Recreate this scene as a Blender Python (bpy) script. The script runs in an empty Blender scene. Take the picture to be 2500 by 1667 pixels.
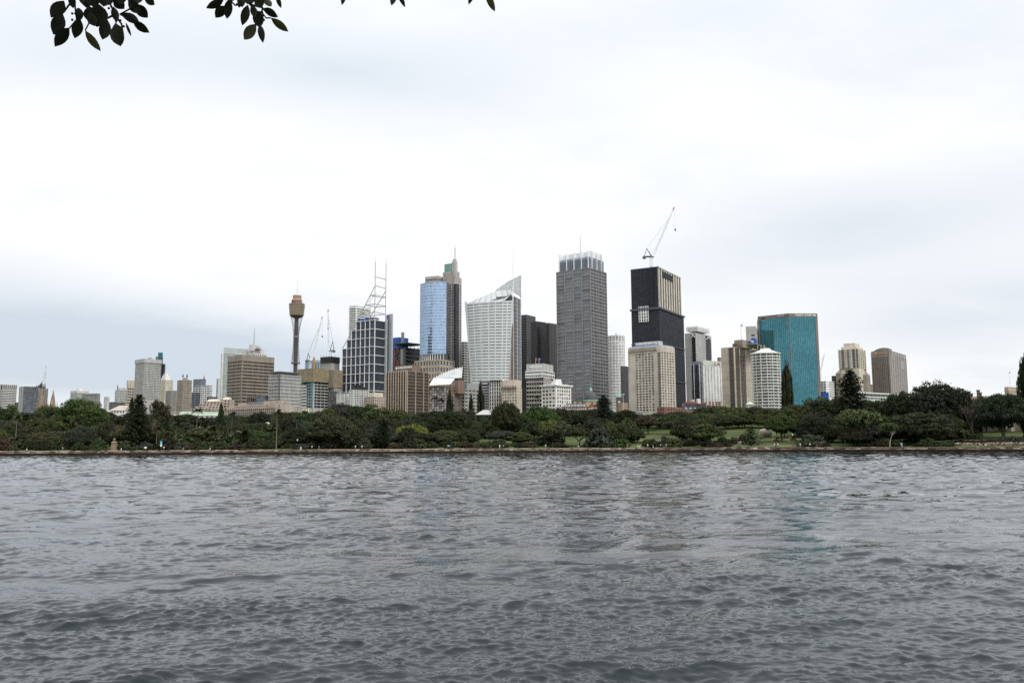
import bpy, math, random
import numpy as np
from mathutils import Vector, Matrix, noise as mnoise
random.seed(11)
R = math.radians
scene = bpy.context.scene
C = scene.collection

# ------------------------------------------------------------------ camera
F, CX, CY = 2100.0, 1250.0, 833.5          # focal length and centre in photograph pixels
PITCH, ROLL, EYE = R(6.78), R(0.30), Vector((0, 0, 4.0))
_f = Vector((0, math.cos(PITCH), math.sin(PITCH)))
_r0, _u0 = Vector((1, 0, 0)), Vector((0, -math.sin(PITCH), math.cos(PITCH)))
_r = _r0*math.cos(ROLL) - _u0*math.sin(ROLL)
_u = _u0*math.cos(ROLL) + _r0*math.sin(ROLL)
cam_d = bpy.data.cameras.new('camera'); cam = bpy.data.objects.new('camera', cam_d); C.objects.link(cam)
cam_d.lens = 36*F/2500; cam_d.sensor_width = 36; cam_d.clip_start = 0.1; cam_d.clip_end = 30000
m = Matrix.Identity(4)
for i in range(3):
    m[i][0], m[i][1], m[i][2], m[i][3] = _r[i], _u[i], -_f[i], EYE[i]
cam.matrix_world = m
scene.camera = cam

def pt(px, py, Y):
    """the point at depth Y metres that the photograph shows at (px, py)"""
    d = _f + _r*((px-CX)/F) + _u*((CY-py)/F)
    return EYE + d*(Y/d.y)
def slope(px, py):
    d = _f + _r*((px-CX)/F) + _u*((CY-py)/F)
    return d.x/d.y
def zat(px, py, Y): return pt(px, py, Y).z
def px_of(v):
    d = Vector(v)-EYE
    w = d.dot(_f)
    return CX+F*d.dot(_r)/w, CY-F*d.dot(_u)/w

# ------------------------------------------------------------------ world and sun
SUN_EL, SUN_AZ = R(46), R(140)              # azimuth clockwise from the view axis
world = bpy.data.worlds.new('World'); scene.world = world; world.use_nodes = True
nt = world.node_tree; nt.nodes.clear()
def N(t, **kw):
    n = nt.nodes.new(t)
    for k, v in kw.items(): setattr(n, k, v)
    return n
def Lk(a, b): nt.links.new(a, b)
out = N('ShaderNodeOutputWorld'); bg = N('ShaderNodeBackground'); Lk(bg.outputs[0], out.inputs[0])
bg.inputs[1].default_value = 0.1
world.cycles.sampling_method = 'MANUAL'; world.cycles.sample_map_resolution = 512
sky = N('ShaderNodeTexSky'); sky.sky_type = 'NISHITA'; sky.sun_disc = False
sky.sun_elevation = SUN_EL; sky.sun_rotation = SUN_AZ
tc = N('ShaderNodeTexCoord')
def math_(op, a, b=None, c=None, clamp=False):
    n = N('ShaderNodeMath', operation=op, use_clamp=clamp)
    for i, v in enumerate((a, b, c)):
        if v is None: continue
        if isinstance(v, (int, float)): n.inputs[i].default_value = v
        else: Lk(v, n.inputs[i])
    return n.outputs[0]
sep = N('ShaderNodeSeparateXYZ'); Lk(tc.outputs['Generated'], sep.inputs[0])
zc = math_('MAXIMUM', sep.outputs[2], 0.0)
den = math_('ADD', zc, 0.22)
comb = N('ShaderNodeCombineXYZ')
Lk(math_('DIVIDE', sep.outputs[0], den), comb.inputs[0]); Lk(math_('DIVIDE', sep.outputs[1], den), comb.inputs[1])
def cloud_noise(scale, detail, rough, off, dist=0.6, rot=0.35, sx=1.0, sy=1.0):
    mp = N('ShaderNodeMapping'); mp.inputs[1].default_value = off; mp.inputs[2].default_value = (0, 0, rot); mp.inputs[3].default_value = (sx, sy, 1)
    Lk(comb.outputs[0], mp.inputs[0])
    n = N('ShaderNodeTexNoise'); n.noise_dimensions = '2D'; n.inputs['Scale'].default_value = scale; n.inputs['Detail'].default_value = detail
    n.inputs['Roughness'].default_value = rough; n.inputs['Distortion'].default_value = dist
    Lk(mp.outputs[0], n.inputs['Vector']); return n.outputs[0]
n_big = cloud_noise(0.55, 2, 0.5, (3.1, 1.7, 0), 0.0, 0.5, 0.6, 1.5)
n_fine = cloud_noise(1.7, 6, 0.6, (7.3, 2.2, 0), 0.0, 0.45, 0.8, 1.3)
# thinner, bluer banks of the cloud deck, each an elongated region of directions
def dot_(v):
    n = N('ShaderNodeVectorMath', operation='DOT_PRODUCT'); Lk(tc.outputs['Generated'], n.inputs[0]); n.inputs[1].default_value = v; return n.outputs['Value']
d_fwd = math_('MAXIMUM', dot_(Vector((0, 1, 0))), 0.12)
d_az, d_el = math_('DIVIDE', sep.outputs[0], d_fwd), math_('DIVIDE', sep.outputs[2], d_fwd)
wob = math_('MULTIPLY', math_('SUBTRACT', n_fine, 0.5), 1.5)
def bank(px, py, w, h, tilt):
    d = pt(px, py, 1)-EYE; a, e = d.x, d.z; c, s_ = math.cos(R(tilt)), math.sin(R(tilt))
    p = math_('SUBTRACT', d_az, a); q = math_('SUBTRACT', d_el, e)
    x = math_('MULTIPLY', math_('ADD', math_('MULTIPLY', p, c), math_('MULTIPLY', q, s_)), F/w)
    y = math_('MULTIPLY', math_('SUBTRACT', math_('MULTIPLY', q, c), math_('MULTIPLY', p, s_)), F/h)
    ln = math_('SQRT', math_('ADD', math_('MULTIPLY', x, x), math_('MULTIPLY', y, y)))
    mr = N('ShaderNodeMapRange', interpolation_type='SMOOTHSTEP'); Lk(math_('ADD', ln, wob), mr.inputs[0])
    mr.inputs[1].default_value = -0.15; mr.inputs[2].default_value = 1.55; mr.inputs[3].default_value = 1; mr.inputs[4].default_value = 0
    return mr.outputs[0]
banks = [(60, 810, 820, 170, -10, 1.0), (480, 890, 800, 110, -3, 0.6), (2100, 560, 700, 130, 9, 0.58), (2420, 730, 460, 110, 8, 0.52),
         (800, 170, 640, 130, -6, 0.42), (100, 120, 560, 190, 5, 0.36), (1900, 40, 900, 110, 4, 0.22)]
acc = math_('MULTIPLY', math_('SUBTRACT', n_big, 0.50), 0.9)
for b in banks: acc = math_('ADD', acc, math_('MULTIPLY', bank(*b[:5]), b[5]))
acc = math_('ADD', acc, math_('MULTIPLY', math_('SUBTRACT', n_fine, 0.5), 1.1))
acc = math_('ADD', acc, 0.17, clamp=True)
mixc = N('ShaderNodeMixRGB'); Lk(acc, mixc.inputs[0])
mixc.inputs[1].default_value = (10.75, 10.85, 10.95, 1); mixc.inputs[2].default_value = (6.8, 7.6, 8.5, 1)
bright = math_('MULTIPLY_ADD', math_('POWER', zc, 3.0), 0.8, math_('MULTIPLY_ADD', zc, 0.10, 0.96))      # an overcast sky is brighter overhead
sc_ = N('ShaderNodeVectorMath', operation='SCALE'); Lk(mixc.outputs[0], sc_.inputs[0]); Lk(bright, sc_.inputs['Scale'])
fin = N('ShaderNodeMixRGB'); fin.inputs[0].default_value = 0.95; Lk(sky.outputs[0], fin.inputs[1]); Lk(sc_.outputs[0], fin.inputs[2])
Lk(fin.outputs[0], bg.inputs[0])
sun_d = bpy.data.lights.new('sun', 'SUN'); sun = bpy.data.objects.new('sun', sun_d); C.objects.link(sun)
sun_d.energy = 2.1; sun_d.angle = R(18); sun_d.color = (1.0, 0.98, 0.95)
sdir = Vector((math.sin(SUN_AZ)*math.cos(SUN_EL), math.cos(SUN_AZ)*math.cos(SUN_EL), math.sin(SUN_EL)))
sun.rotation_euler = sdir.to_track_quat('Z', 'Y').to_euler()
vs = scene.view_settings; vs.view_transform = 'Standard'; vs.look = 'None'; vs.exposure = 0.0; vs.gamma = 1.0; vs.use_curve_mapping = False
scene.cycles.max_bounces = 6; scene.cycles.glossy_bounces = 3; scene.cycles.diffuse_bounces = 3; scene.cycles.transparent_max_bounces = 6
scene.cycles.use_denoising = False

# ------------------------------------------------------------------ materials
MATS = {}
def mat(name, col, rough=0.8, metal=0.0, spec=0.3, vary=0.12, scale=0.15, rnd=0.0, rnd_to=None, streak=0.0, bump=0.0, bscale=3.0, rnd_pow=1.0):
    """procedural surface: base colour, weathering noise, rain streaks, and a tone of its own for every piece (rnd)"""
    if name in MATS: return MATS[name]
    mt = bpy.data.materials.new(name); mt.use_nodes = True; t = mt.node_tree; nd = t.nodes; ln = t.links.new
    bs = nd['Principled BSDF']
    bs.inputs['Roughness'].default_value = rough; bs.inputs['Metallic'].default_value = metal
    bs.inputs['Specular IOR Level'].default_value = spec
    geo = nd.new('ShaderNodeNewGeometry')
    cur = None
    rgb = nd.new('ShaderNodeRGB'); rgb.outputs[0].default_value = (*col, 1); cur = rgb.outputs[0]
    if rnd or rnd_to:
        oi = nd.new('ShaderNodeObjectInfo')
        ad = nd.new('ShaderNodeMath'); ad.operation = 'ADD'; ln(oi.outputs['Random'], ad.inputs[0]); ln(geo.outputs['Random Per Island'], ad.inputs[1])
        fr = nd.new('ShaderNodeMath'); fr.operation = 'FRACT'; ln(ad.outputs[0], fr.inputs[0])
        if rnd_to:
            pw = nd.new('ShaderNodeMath'); pw.operation = 'POWER'; ln(fr.outputs[0], pw.inputs[0]); pw.inputs[1].default_value = rnd_pow
            mx = nd.new('ShaderNodeMixRGB'); ln(pw.outputs[0], mx.inputs[0]); ln(cur, mx.inputs[1]); mx.inputs[2].default_value = (*rnd_to, 1); cur = mx.outputs[0]
        if rnd:
            hs = nd.new('ShaderNodeHueSaturation'); ln(cur, hs.inputs['Color'])
            mr = nd.new('ShaderNodeMapRange'); ln(fr.outputs[0], mr.inputs[0]); mr.inputs[3].default_value = 1-rnd; mr.inputs[4].default_value = 1+rnd
            ln(mr.outputs[0], hs.inputs['Value']); cur = hs.outputs[0]
    if vary:
        no = nd.new('ShaderNodeTexNoise'); no.inputs['Scale'].default_value = scale; no.inputs['Detail'].default_value = 5
        ln(geo.outputs['Position'], no.inputs['Vector'])
        mr = nd.new('ShaderNodeMapRange'); ln(no.outputs[0], mr.inputs[0]); mr.inputs[1].default_value = 0.3; mr.inputs[2].default_value = 0.7
        mr.inputs[3].default_value = 1-vary; mr.inputs[4].default_value = 1+vary
        hs = nd.new('ShaderNodeHueSaturation'); ln(cur, hs.inputs['Color']); ln(mr.outputs[0], hs.inputs['Value']); cur = hs.outputs[0]
    if streak:
        mp = nd.new('ShaderNodeMapping'); mp.inputs[3].default_value = (0.5, 0.5, 0.02); ln(geo.outputs['Position'], mp.inputs[0])
        no = nd.new('ShaderNodeTexNoise'); no.inputs['Scale'].default_value = 1.0; no.inputs['Detail'].default_value = 4; ln(mp.outputs[0], no.inputs['Vector'])
        mr = nd.new('ShaderNodeMapRange'); ln(no.outputs[0], mr.inputs[0]); mr.inputs[1].default_value = 0.35; mr.inputs[2].default_value = 0.65
        mr.inputs[3].default_value = 1-streak; mr.inputs[4].default_value = 1.0
        hs = nd.new('ShaderNodeHueSaturation'); ln(cur, hs.inputs['Color']); ln(mr.outputs[0], hs.inputs['Value']); cur = hs.outputs[0]
    ln(cur, bs.inputs['Base Color'])
    if bump:
        no = nd.new('ShaderNodeTexNoise'); no.inputs['Scale'].default_value = bscale; no.inputs['Detail'].default_value = 4; ln(geo.outputs['Position'], no.inputs['Vector'])
        bp = nd.new('ShaderNodeBump'); bp.inputs['Strength'].default_value = bump; bp.inputs['Distance'].default_value = 0.2; ln(no.outputs[0], bp.inputs['Height']); ln(bp.outputs[0], bs.inputs['Normal'])
    MATS[name] = mt
    return mt

# ------------------------------------------------------------------ mesh helpers
class MB:
    def __init__(s): s.v = []; s.f = []; s.cut = []
    def quad(s, a, b, c, d):
        n = len(s.v); s.v += [tuple(a), tuple(b), tuple(c), tuple(d)]; s.f.append((n, n+1, n+2, n+3))
    def hexa(s, p):
        s.cut.append((len(s.v), len(s.f))); n = len(s.v); s.v += [tuple(q) for q in p]
        s.f += [(n, n+3, n+2, n+1), (n+4, n+5, n+6, n+7), (n, n+1, n+5, n+4), (n+1, n+2, n+6, n+5), (n+2, n+3, n+7, n+6), (n+3, n, n+4, n+7)]
    def box(s, x0, x1, y0, y1, z0, z1):
        s.hexa([(x0, y0, z0), (x1, y0, z0), (x1, y1, z0), (x0, y1, z0), (x0, y0, z1), (x1, y0, z1), (x1, y1, z1), (x0, y1, z1)])
    def fbox(s, o, u, n, a0, a1, z0, z1, d0, d1):
        """box on a facade: along u from a0 to a1, z0..z1, and d0..d1 along the outward normal n"""
        p = []
        for z in (z0, z1):
            for a, d in ((a0, d1), (a1, d1), (a1, d0), (a0, d0)):
                q = o+u*a+n*d; p.append((q.x, q.y, z))
        s.hexa(p)
    def prism(s, poly, z0, z1, top=None):
        s.cut.append((len(s.v), len(s.f))); n = len(s.v); k = len(poly); top = top or poly
        s.v += [(p[0], p[1], z0) for p in poly]+[(p[0], p[1], z1 if len(p) < 3 else p[2]) for p in top]
        s.f.append(tuple(range(n+k-1, n-1, -1))); s.f.append(tuple(range(n+k, n+2*k)))
        for i in range(k):
            j = (i+1) % k; s.f.append((n+i, n+j, n+k+j, n+k+i))
    def bar(s, a, b, r, r2=None, sides=4):
        a, b = Vector(a), Vector(b); d = b-a
        if d.length < 1e-6: return
        d.normalize(); x = d.cross(Vector((0.13, 0.31, 0.94)))
        if x.length < 1e-3: x = d.cross(Vector((1, 0, 0)))
        x.normalize(); y = d.cross(x); r2 = r if r2 is None else r2; s.cut.append((len(s.v), len(s.f))); n = len(s.v)
        for c, q in ((a, r), (b, r2)):
            for i in range(sides):
                t = 2*math.pi*(i+.5)/sides; s.v.append(tuple(c+x*(q*math.cos(t))+y*(q*math.sin(t))))
        for i in range(sides):
            j = (i+1) % sides; s.f.append((n+i, n+j, n+sides+j, n+sides+i))
        s.f.append(tuple(range(n+sides-1, n-1, -1))); s.f.append(tuple(range(n+sides, n+2*sides)))
    def lathe(s, cx, cy, prof, sides=24):
        s.cut.append((len(s.v), len(s.f))); n = len(s.v)
        for r, z in prof:
            for i in range(sides):
                t = 2*math.pi*i/sides; s.v.append((cx+r*math.cos(t), cy+r*math.sin(t), z))
        for k in range(len(prof)-1):
            for i in range(sides):
                j = (i+1) % sides; a = n+k*sides; s.f.append((a+i, a+j, a+sides+j, a+sides+i))
        s.f.append(tuple(range(n+sides-1, n-1, -1))); e = n+(len(prof)-1)*sides; s.f.append(tuple(range(e, e+sides)))
    def pieces(s):
        c = s.cut+[(len(s.v), len(s.f))]
        for (v0, f0), (v1, f1) in zip(c[:-1], c[1:]):
            m = MB(); m.v = s.v[v0:v1]; m.f = [tuple(i-v0 for i in f) for f in s.f[f0:f1]]; m.cut = [(0, 0)]; yield m
    def mesh(s, name, material, off=(0, 0, 0), smooth=False):
        me = bpy.data.meshes.new(name)
        v = np.array(s.v, dtype=float)-np.array(off)
        me.from_pydata(v.tolist(), [], s.f); me.materials.append(material)
        me.shade_smooth() if smooth else me.shade_flat()
        me.update(); return me

def link(name, data, parent=None, loc=None):
    o = bpy.data.objects.new(name, data); C.objects.link(o)
    if parent is not None: o.parent = parent
    if loc is not None: o.location = loc
    return o
def tag(o, label=None, cat=None, group=None, kind=None):
    for k, v in (('label', label), ('category', cat), ('group', group), ('kind', kind)):
        if v: o[k] = v
    return o
def mesh_np(name, verts, faces, material, smooth=False):
    """fast mesh from numpy quads"""
    me = bpy.data.meshes.new(name); nv, nf = len(verts), len(faces); k = faces.shape[1]
    me.vertices.add(nv); me.vertices.foreach_set('co', np.ascontiguousarray(verts, dtype=np.float32).ravel())
    me.loops.add(nf*k); me.loops.foreach_set('vertex_index', np.ascontiguousarray(faces, dtype=np.int32).ravel())
    me.polygons.add(nf); me.polygons.foreach_set('loop_start', np.arange(0, nf*k, k, dtype=np.int32))
    try: me.polygons.foreach_set('loop_total', np.full(nf, k, dtype=np.int32))
    except Exception: pass
    me.update(calc_edges=True)
    me.shade_smooth() if smooth else me.shade_flat()
    if material: me.materials.append(material)
    return me

# ------------------------------------------------------------------ the ground
SH_X = [-3000, -900, -330, -225, -115, 0, 60, 110, 160, 195, 230, 330, 900, 3000]
SH_Y = [420, 395, 374, 378, 386, 390, 384, 372, 345, 318, 298, 262, 150, 60]
def shore(x): return float(np.interp(x, SH_X, SH_Y))
def smooth_noise(x, y, s): return mnoise.noise(Vector((x/s, y/s, 0.37)))
def ground_z(x, y):
    d = y-shore(x)
    if d < 0: return 1.9
    t = float(np.interp(x, [-400, -50, 60, 120, 190, 260], [0.055, 0.06, 0.075, 0.085, 0.085, 0.085]))
    rise = t*max(0, d-14)
    z = 1.9+min(rise, 24+0.01*max(0, d-300))+0.006*min(d, 14)
    w = min(1, max(0, (d-10)/60))
    return z+w*(1.1*smooth_noise(x, y, 60)+2.0*smooth_noise(x, y, 220))

grass_m = mat('grass_and_soil', (0.070, 0.092, 0.032), 0.95, spec=0.1, vary=0.35, scale=0.06, bump=0.5, bscale=2.0)
def build_ground():
    xs = np.concatenate([np.linspace(-6000, -700, 10), np.linspace(-660, 660, 133), np.linspace(700, 6000, 10)])
    ds = np.concatenate([[0.0, 3, 7, 14], np.arange(20, 300, 6), np.geomspace(300, 9000, 30)])
    V = np.zeros((len(ds), len(xs), 3))
    for j, d in enumerate(ds):
        for i, x in enumerate(xs):
            y = shore(x)+0.5+d; V[j, i] = (x, y, ground_z(x, y))
    nx = len(xs); idx = np.arange(len(ds)*nx).reshape(len(ds), nx)
    Fc = np.stack([idx[:-1, :-1], idx[:-1, 1:], idx[1:, 1:], idx[1:, :-1]], -1).reshape(-1, 4)
    tag(link('ground', mesh_np('ground', V.reshape(-1, 3), Fc, grass_m, True)), kind='structure')
build_ground()
# the near bank the photographer stands on, behind and below the camera
mb = MB(); mb.prism([(-400, 2.0), (-60, 2.6), (0, 2.2), (50, 2.5), (400, 1.5), (400, -500), (-400, -500)], -3, 2.35)
tag(link('near_bank', mb.mesh('near_bank', grass_m)), kind='structure')

# ------------------------------------------------------------------ the water
def water_material():
    mt = bpy.data.materials.new('harbour_water'); mt.use_nodes = True; t = mt.node_tree; nd = t.nodes; ln = t.links.new
    bs = nd['Principled BSDF']
    bs.inputs['Base Color'].default_value = (0.004, 0.010, 0.013, 1); bs.inputs['Roughness'].default_value = 0.02
    bs.inputs['IOR'].default_value = 1.34; bs.inputs['Specular IOR Level'].default_value = 0.5
    geo = nd.new('ShaderNodeNewGeometry')
    def nz(scale, sx, sy, rot, detail):
        mp = nd.new('ShaderNodeMapping'); mp.inputs[2].default_value = (0, 0, rot); mp.inputs[3].default_value = (sx, sy, 1); ln(geo.outputs['Position'], mp.inputs[0])
        no = nd.new('ShaderNodeTexNoise'); no.inputs['Scale'].default_value = scale; no.inputs['Detail'].default_value = detail; no.inputs['Distortion'].default_value = 0.4
        ln(mp.outputs[0], no.inputs['Vector']); return no.outputs[0]
    def nvec(scale, sx, sy, rot, detail, amp):
        mp = nd.new('ShaderNodeMapping'); mp.inputs[2].default_value = (0, 0, rot); mp.inputs[3].default_value = (sx, sy, 1); ln(geo.outputs['Position'], mp.inputs[0])
        no = nd.new('ShaderNodeTexNoise'); no.inputs['Scale'].default_value = scale; no.inputs['Detail'].default_value = detail; ln(mp.outputs[0], no.inputs['Vector'])
        su = nd.new('ShaderNodeVectorMath'); su.operation = 'SUBTRACT'; ln(no.outputs['Color'], su.inputs[0]); su.inputs[1].default_value = (.5, .5, .5)
        mu = nd.new('ShaderNodeVectorMath'); mu.operation = 'MULTIPLY'; ln(su.outputs[0], mu.inputs[0]); mu.inputs[1].default_value = (amp, amp, 0); return mu.outputs[0]
    a = nz(9.0, 0.5, 1.0, 0.25, 2)
    b1 = nd.new('ShaderNodeBump'); b1.inputs['Strength'].default_value = 1.0; b1.inputs['Distance'].default_value = 0.011; ln(a, b1.inputs['Height'])
    v1 = nvec(.30, .5, 1.0, .2, 1, .26); v2 = nvec(1.3, .5, 1.0, -.25, 1, .34)
    ad = nd.new('ShaderNodeVectorMath'); ad.operation = 'ADD'; ln(v1, ad.inputs[0]); ln(v2, ad.inputs[1])
    # the mesh carries the near waves itself; farther off, where it cannot, the slope field takes over
    sp = nd.new('ShaderNodeSeparateXYZ'); ln(geo.outputs['Position'], sp.inputs[0])
    mr = nd.new('ShaderNodeMapRange'); ln(sp.outputs[1], mr.inputs[0]); mr.inputs[1].default_value = 20; mr.inputs[2].default_value = 95; mr.inputs[3].default_value = .05; mr.inputs[4].default_value = 1.05
    # gusts: streaks of rougher and smoother water
    gm = nd.new('ShaderNodeMapping'); gm.inputs[2].default_value = (0, 0, .3); gm.inputs[3].default_value = (.02, .055, 1); ln(geo.outputs['Position'], gm.inputs[0])
    gn = nd.new('ShaderNodeTexNoise'); gn.inputs['Scale'].default_value = 1.0; gn.inputs['Detail'].default_value = 4; gn.inputs['Roughness'].default_value = .6; ln(gm.outputs[0], gn.inputs['Vector'])
    gr = nd.new('ShaderNodeMapRange'); ln(gn.outputs[0], gr.inputs[0]); gr.inputs[1].default_value = .35; gr.inputs[2].default_value = .65; gr.inputs[3].default_value = .8; gr.inputs[4].default_value = 1.3
    gx = nd.new('ShaderNodeMath'); gx.operation = 'MULTIPLY'; ln(gr.outputs[0], gx.inputs[0]); ln(mr.outputs[0], gx.inputs[1])
    scl = nd.new('ShaderNodeVectorMath'); scl.operation = 'SCALE'; ln(ad.outputs[0], scl.inputs[0]); ln(gx.outputs[0], scl.inputs['Scale'])
    ad2 = nd.new('ShaderNodeVectorMath'); ad2.operation = 'ADD'; ln(b1.outputs[0], ad2.inputs[0]); ln(scl.outputs[0], ad2.inputs[1])
    nm = nd.new('ShaderNodeVectorMath'); nm.operation = 'NORMALIZE'; ln(ad2.outputs[0], nm.inputs[0]); ln(nm.outputs[0], bs.inputs['Normal'])
    return mt
def build_water():
    rng = np.random.default_rng(5)
    ys = [1.0]
    while ys[-1] < 470:
        d = ys[-1]; ys.append(d+(0.25 if d < 9 else 0.031*(d/12)**1.28))
    ys = np.array(ys+[600, 900])
    td = np.linspace(-0.72, 0.72, 840); tr = np.geomspace(0.78, 9, 14)
    ts = np.concatenate([-tr[::-1], td, tr])
    X = ys[:, None]*ts[None, :]; Y = np.repeat(ys[:, None], len(ts), 1)
    Z = np.zeros_like(X); DX = np.zeros_like(X); DY = np.zeros_like(X)
    dr = np.gradient(ys)[:, None]
    fan = np.where(np.abs(ts) <= 0.721, 1.0, 0.0)[None, :]
    def vnoise(cell_x, cell_y, seed, rot=.35):
        r2 = np.random.default_rng(seed); G = r2.random((256, 256)); c, s_ = math.cos(rot), math.sin(rot)
        U = (X*c+Y*s_)/cell_x+64.3; Vv = (-X*s_+Y*c)/cell_y+31.7; iu, iv = np.floor(U).astype(int), np.floor(Vv).astype(int); fu, fv = U-iu, Vv-iv
        fu = fu*fu*(3-2*fu); fv = fv*fv*(3-2*fv); g = lambda a, b_: G[a % 256, b_ % 256]
        return (g(iu, iv)*(1-fu)+g(iu+1, iv)*fu)*(1-fv)+(g(iu, iv+1)*(1-fu)+g(iu+1, iv+1)*fu)*fv
    nw = 110
    lam = np.geomspace(0.10, 8.0, nw)*rng.uniform(0.92, 1.08, nw)
    ang = np.where(rng.random(nw) < .68, R(-66), R(-118))+rng.normal(0, R(30), nw)
    wgt = np.interp(np.log(lam), np.log([0.10, 0.2, 0.35, 0.6, 1.2, 2.2, 5, 8]), [1.3, 1.6, 1.25, 0.85, 0.62, 0.45, 0.36, 0.25])
    wgt = wgt/np.sqrt((wgt**2).sum()/2)
    # wind patches: the chop comes and goes over metres and tens of metres
    n1, n2, n3, n4 = vnoise(26, 9, 1), vnoise(7, 2.6, 2, .2), vnoise(2.2, .9, 3, .5), vnoise(3.4, 1.6, 4, -.2)
    chop = .24+2.7*np.clip(.40*n1+.33*n2+.27*n3-.28, 0, 1)*1.15
    heave = .28+3.2*np.clip(.35*n1+.65*n4-.36, 0, 1)*1.2
    RMS = 0.262
    grow = np.clip((Y-30)/130, 0, 1); grow = 1+1.7*grow*grow*(3-2*grow)      # the chop builds up away from the near bank
    cell = np.maximum(dr, np.abs(Y)*0.0018)
    for i in range(nw):
        k = 2*math.pi/lam[i]; cx, cy = math.cos(ang[i]), math.sin(ang[i]); A = RMS*wgt[i]/k
        fade = np.clip((lam[i]/cell-1.8)/1.3, 0, 1)*fan
        fade = fade*(chop if lam[i] < .45 else heave if lam[i] < 2.0 else 1.0)
        if lam[i] > .7: fade = fade*grow
        ph = k*(X*cx+Y*cy)+rng.uniform(0, 6.28)
        Z += A*fade*np.cos(ph); sn = A*fade*0.6*np.sin(ph); DX -= sn*cx; DY -= sn*cy
    V = np.stack([X+DX, Y+DY, Z], -1).reshape(-1, 3)
    idx = np.arange(X.size).reshape(X.shape)
    Fc = np.stack([idx[:-1, :-1], idx[:-1, 1:], idx[1:, 1:], idx[1:, :-1]], -1).reshape(-1, 4)
    tag(link('water', mesh_np('water', V, Fc, water_material(), True)), kind='structure')
build_water()

# ------------------------------------------------------------------ buildings: kit
UNIT = {}
def unit_pane(material):
    if material.name not in UNIT:
        mb = MB(); mb.box(-.5, .5, -.5, .5, -.5, .5); UNIT[material.name] = mb.mesh('pane_'+material.name, material)
    return UNIT[material.name]
def inset(poly, d):
    """convex footprint moved inwards by d"""
    k = len(poly); A = sum(poly[i][0]*poly[(i+1) % k][1]-poly[(i+1) % k][0]*poly[i][1] for i in range(k)); sg = 1 if A > 0 else -1
    lines = []
    for i in range(k):
        p, q = Vector(poly[i]), Vector(poly[(i+1) % k]); u = (q-p).normalized(); n = Vector((-u.y, u.x))*sg; lines.append((p+n*d, u))
    res = []
    for i in range(k):
        p, u = lines[i-1]; q, w = lines[i]; cr = u.x*w.y-u.y*w.x
        if abs(cr) < 1e-6: res.append(q); continue
        t = ((q.x-p.x)*w.y-(q.y-p.y)*w.x)/cr; res.append(p+u*t)
    return res
FINE = set('facade_grid scaffold_frame scaffold_tube mullion panel_joint slab_joint sail_joint stay_cable mesh_crown screen_rail handrail_post roof_railing spandrel shaft_ring eave_rib formwork_rail bracket merlon pendant_rope granite_rail granite_post sign_mark corner_sill edge_balcony'.split())
WHOLE = set('wall mast jib mast_frame spire hoist_mast lattice_mast nave_wall backstay_frame white_grid bare_window_frame'.split())
SUB = dict(sign_lettering='sign_block', sign_emblem='sign_block', jib_tip='jib', hook_block='hoist_rope', window_band='turret', flag='flagpole', eave_rib='raked_eave', dome_ring='dome', clock_hand='clock_face', lid='body', lamp_cap='lantern',
    sail_joint='roof_sail', fan_rib='fan_roof', blade_edge='crown_wall', screen_rail='screen_frame', scaffold_tube='sheeting', corner_sill='corner_window', dome_rib='glass_dome', shaft_ring='shaft', shaft_collar='shaft', slab_joint='side_slab', brace_back='cross_brace', formwork_rail='formwork', sail_rib='tall_sail', blue_panel='sign_block', handrail_post='formwork', merlon='string_course', capital='shaft', sign_mark='sign_board', lantern_canopy='lantern', pinnacle='tower', cab='slewing_deck', counterweight='slewing_deck')
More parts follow.
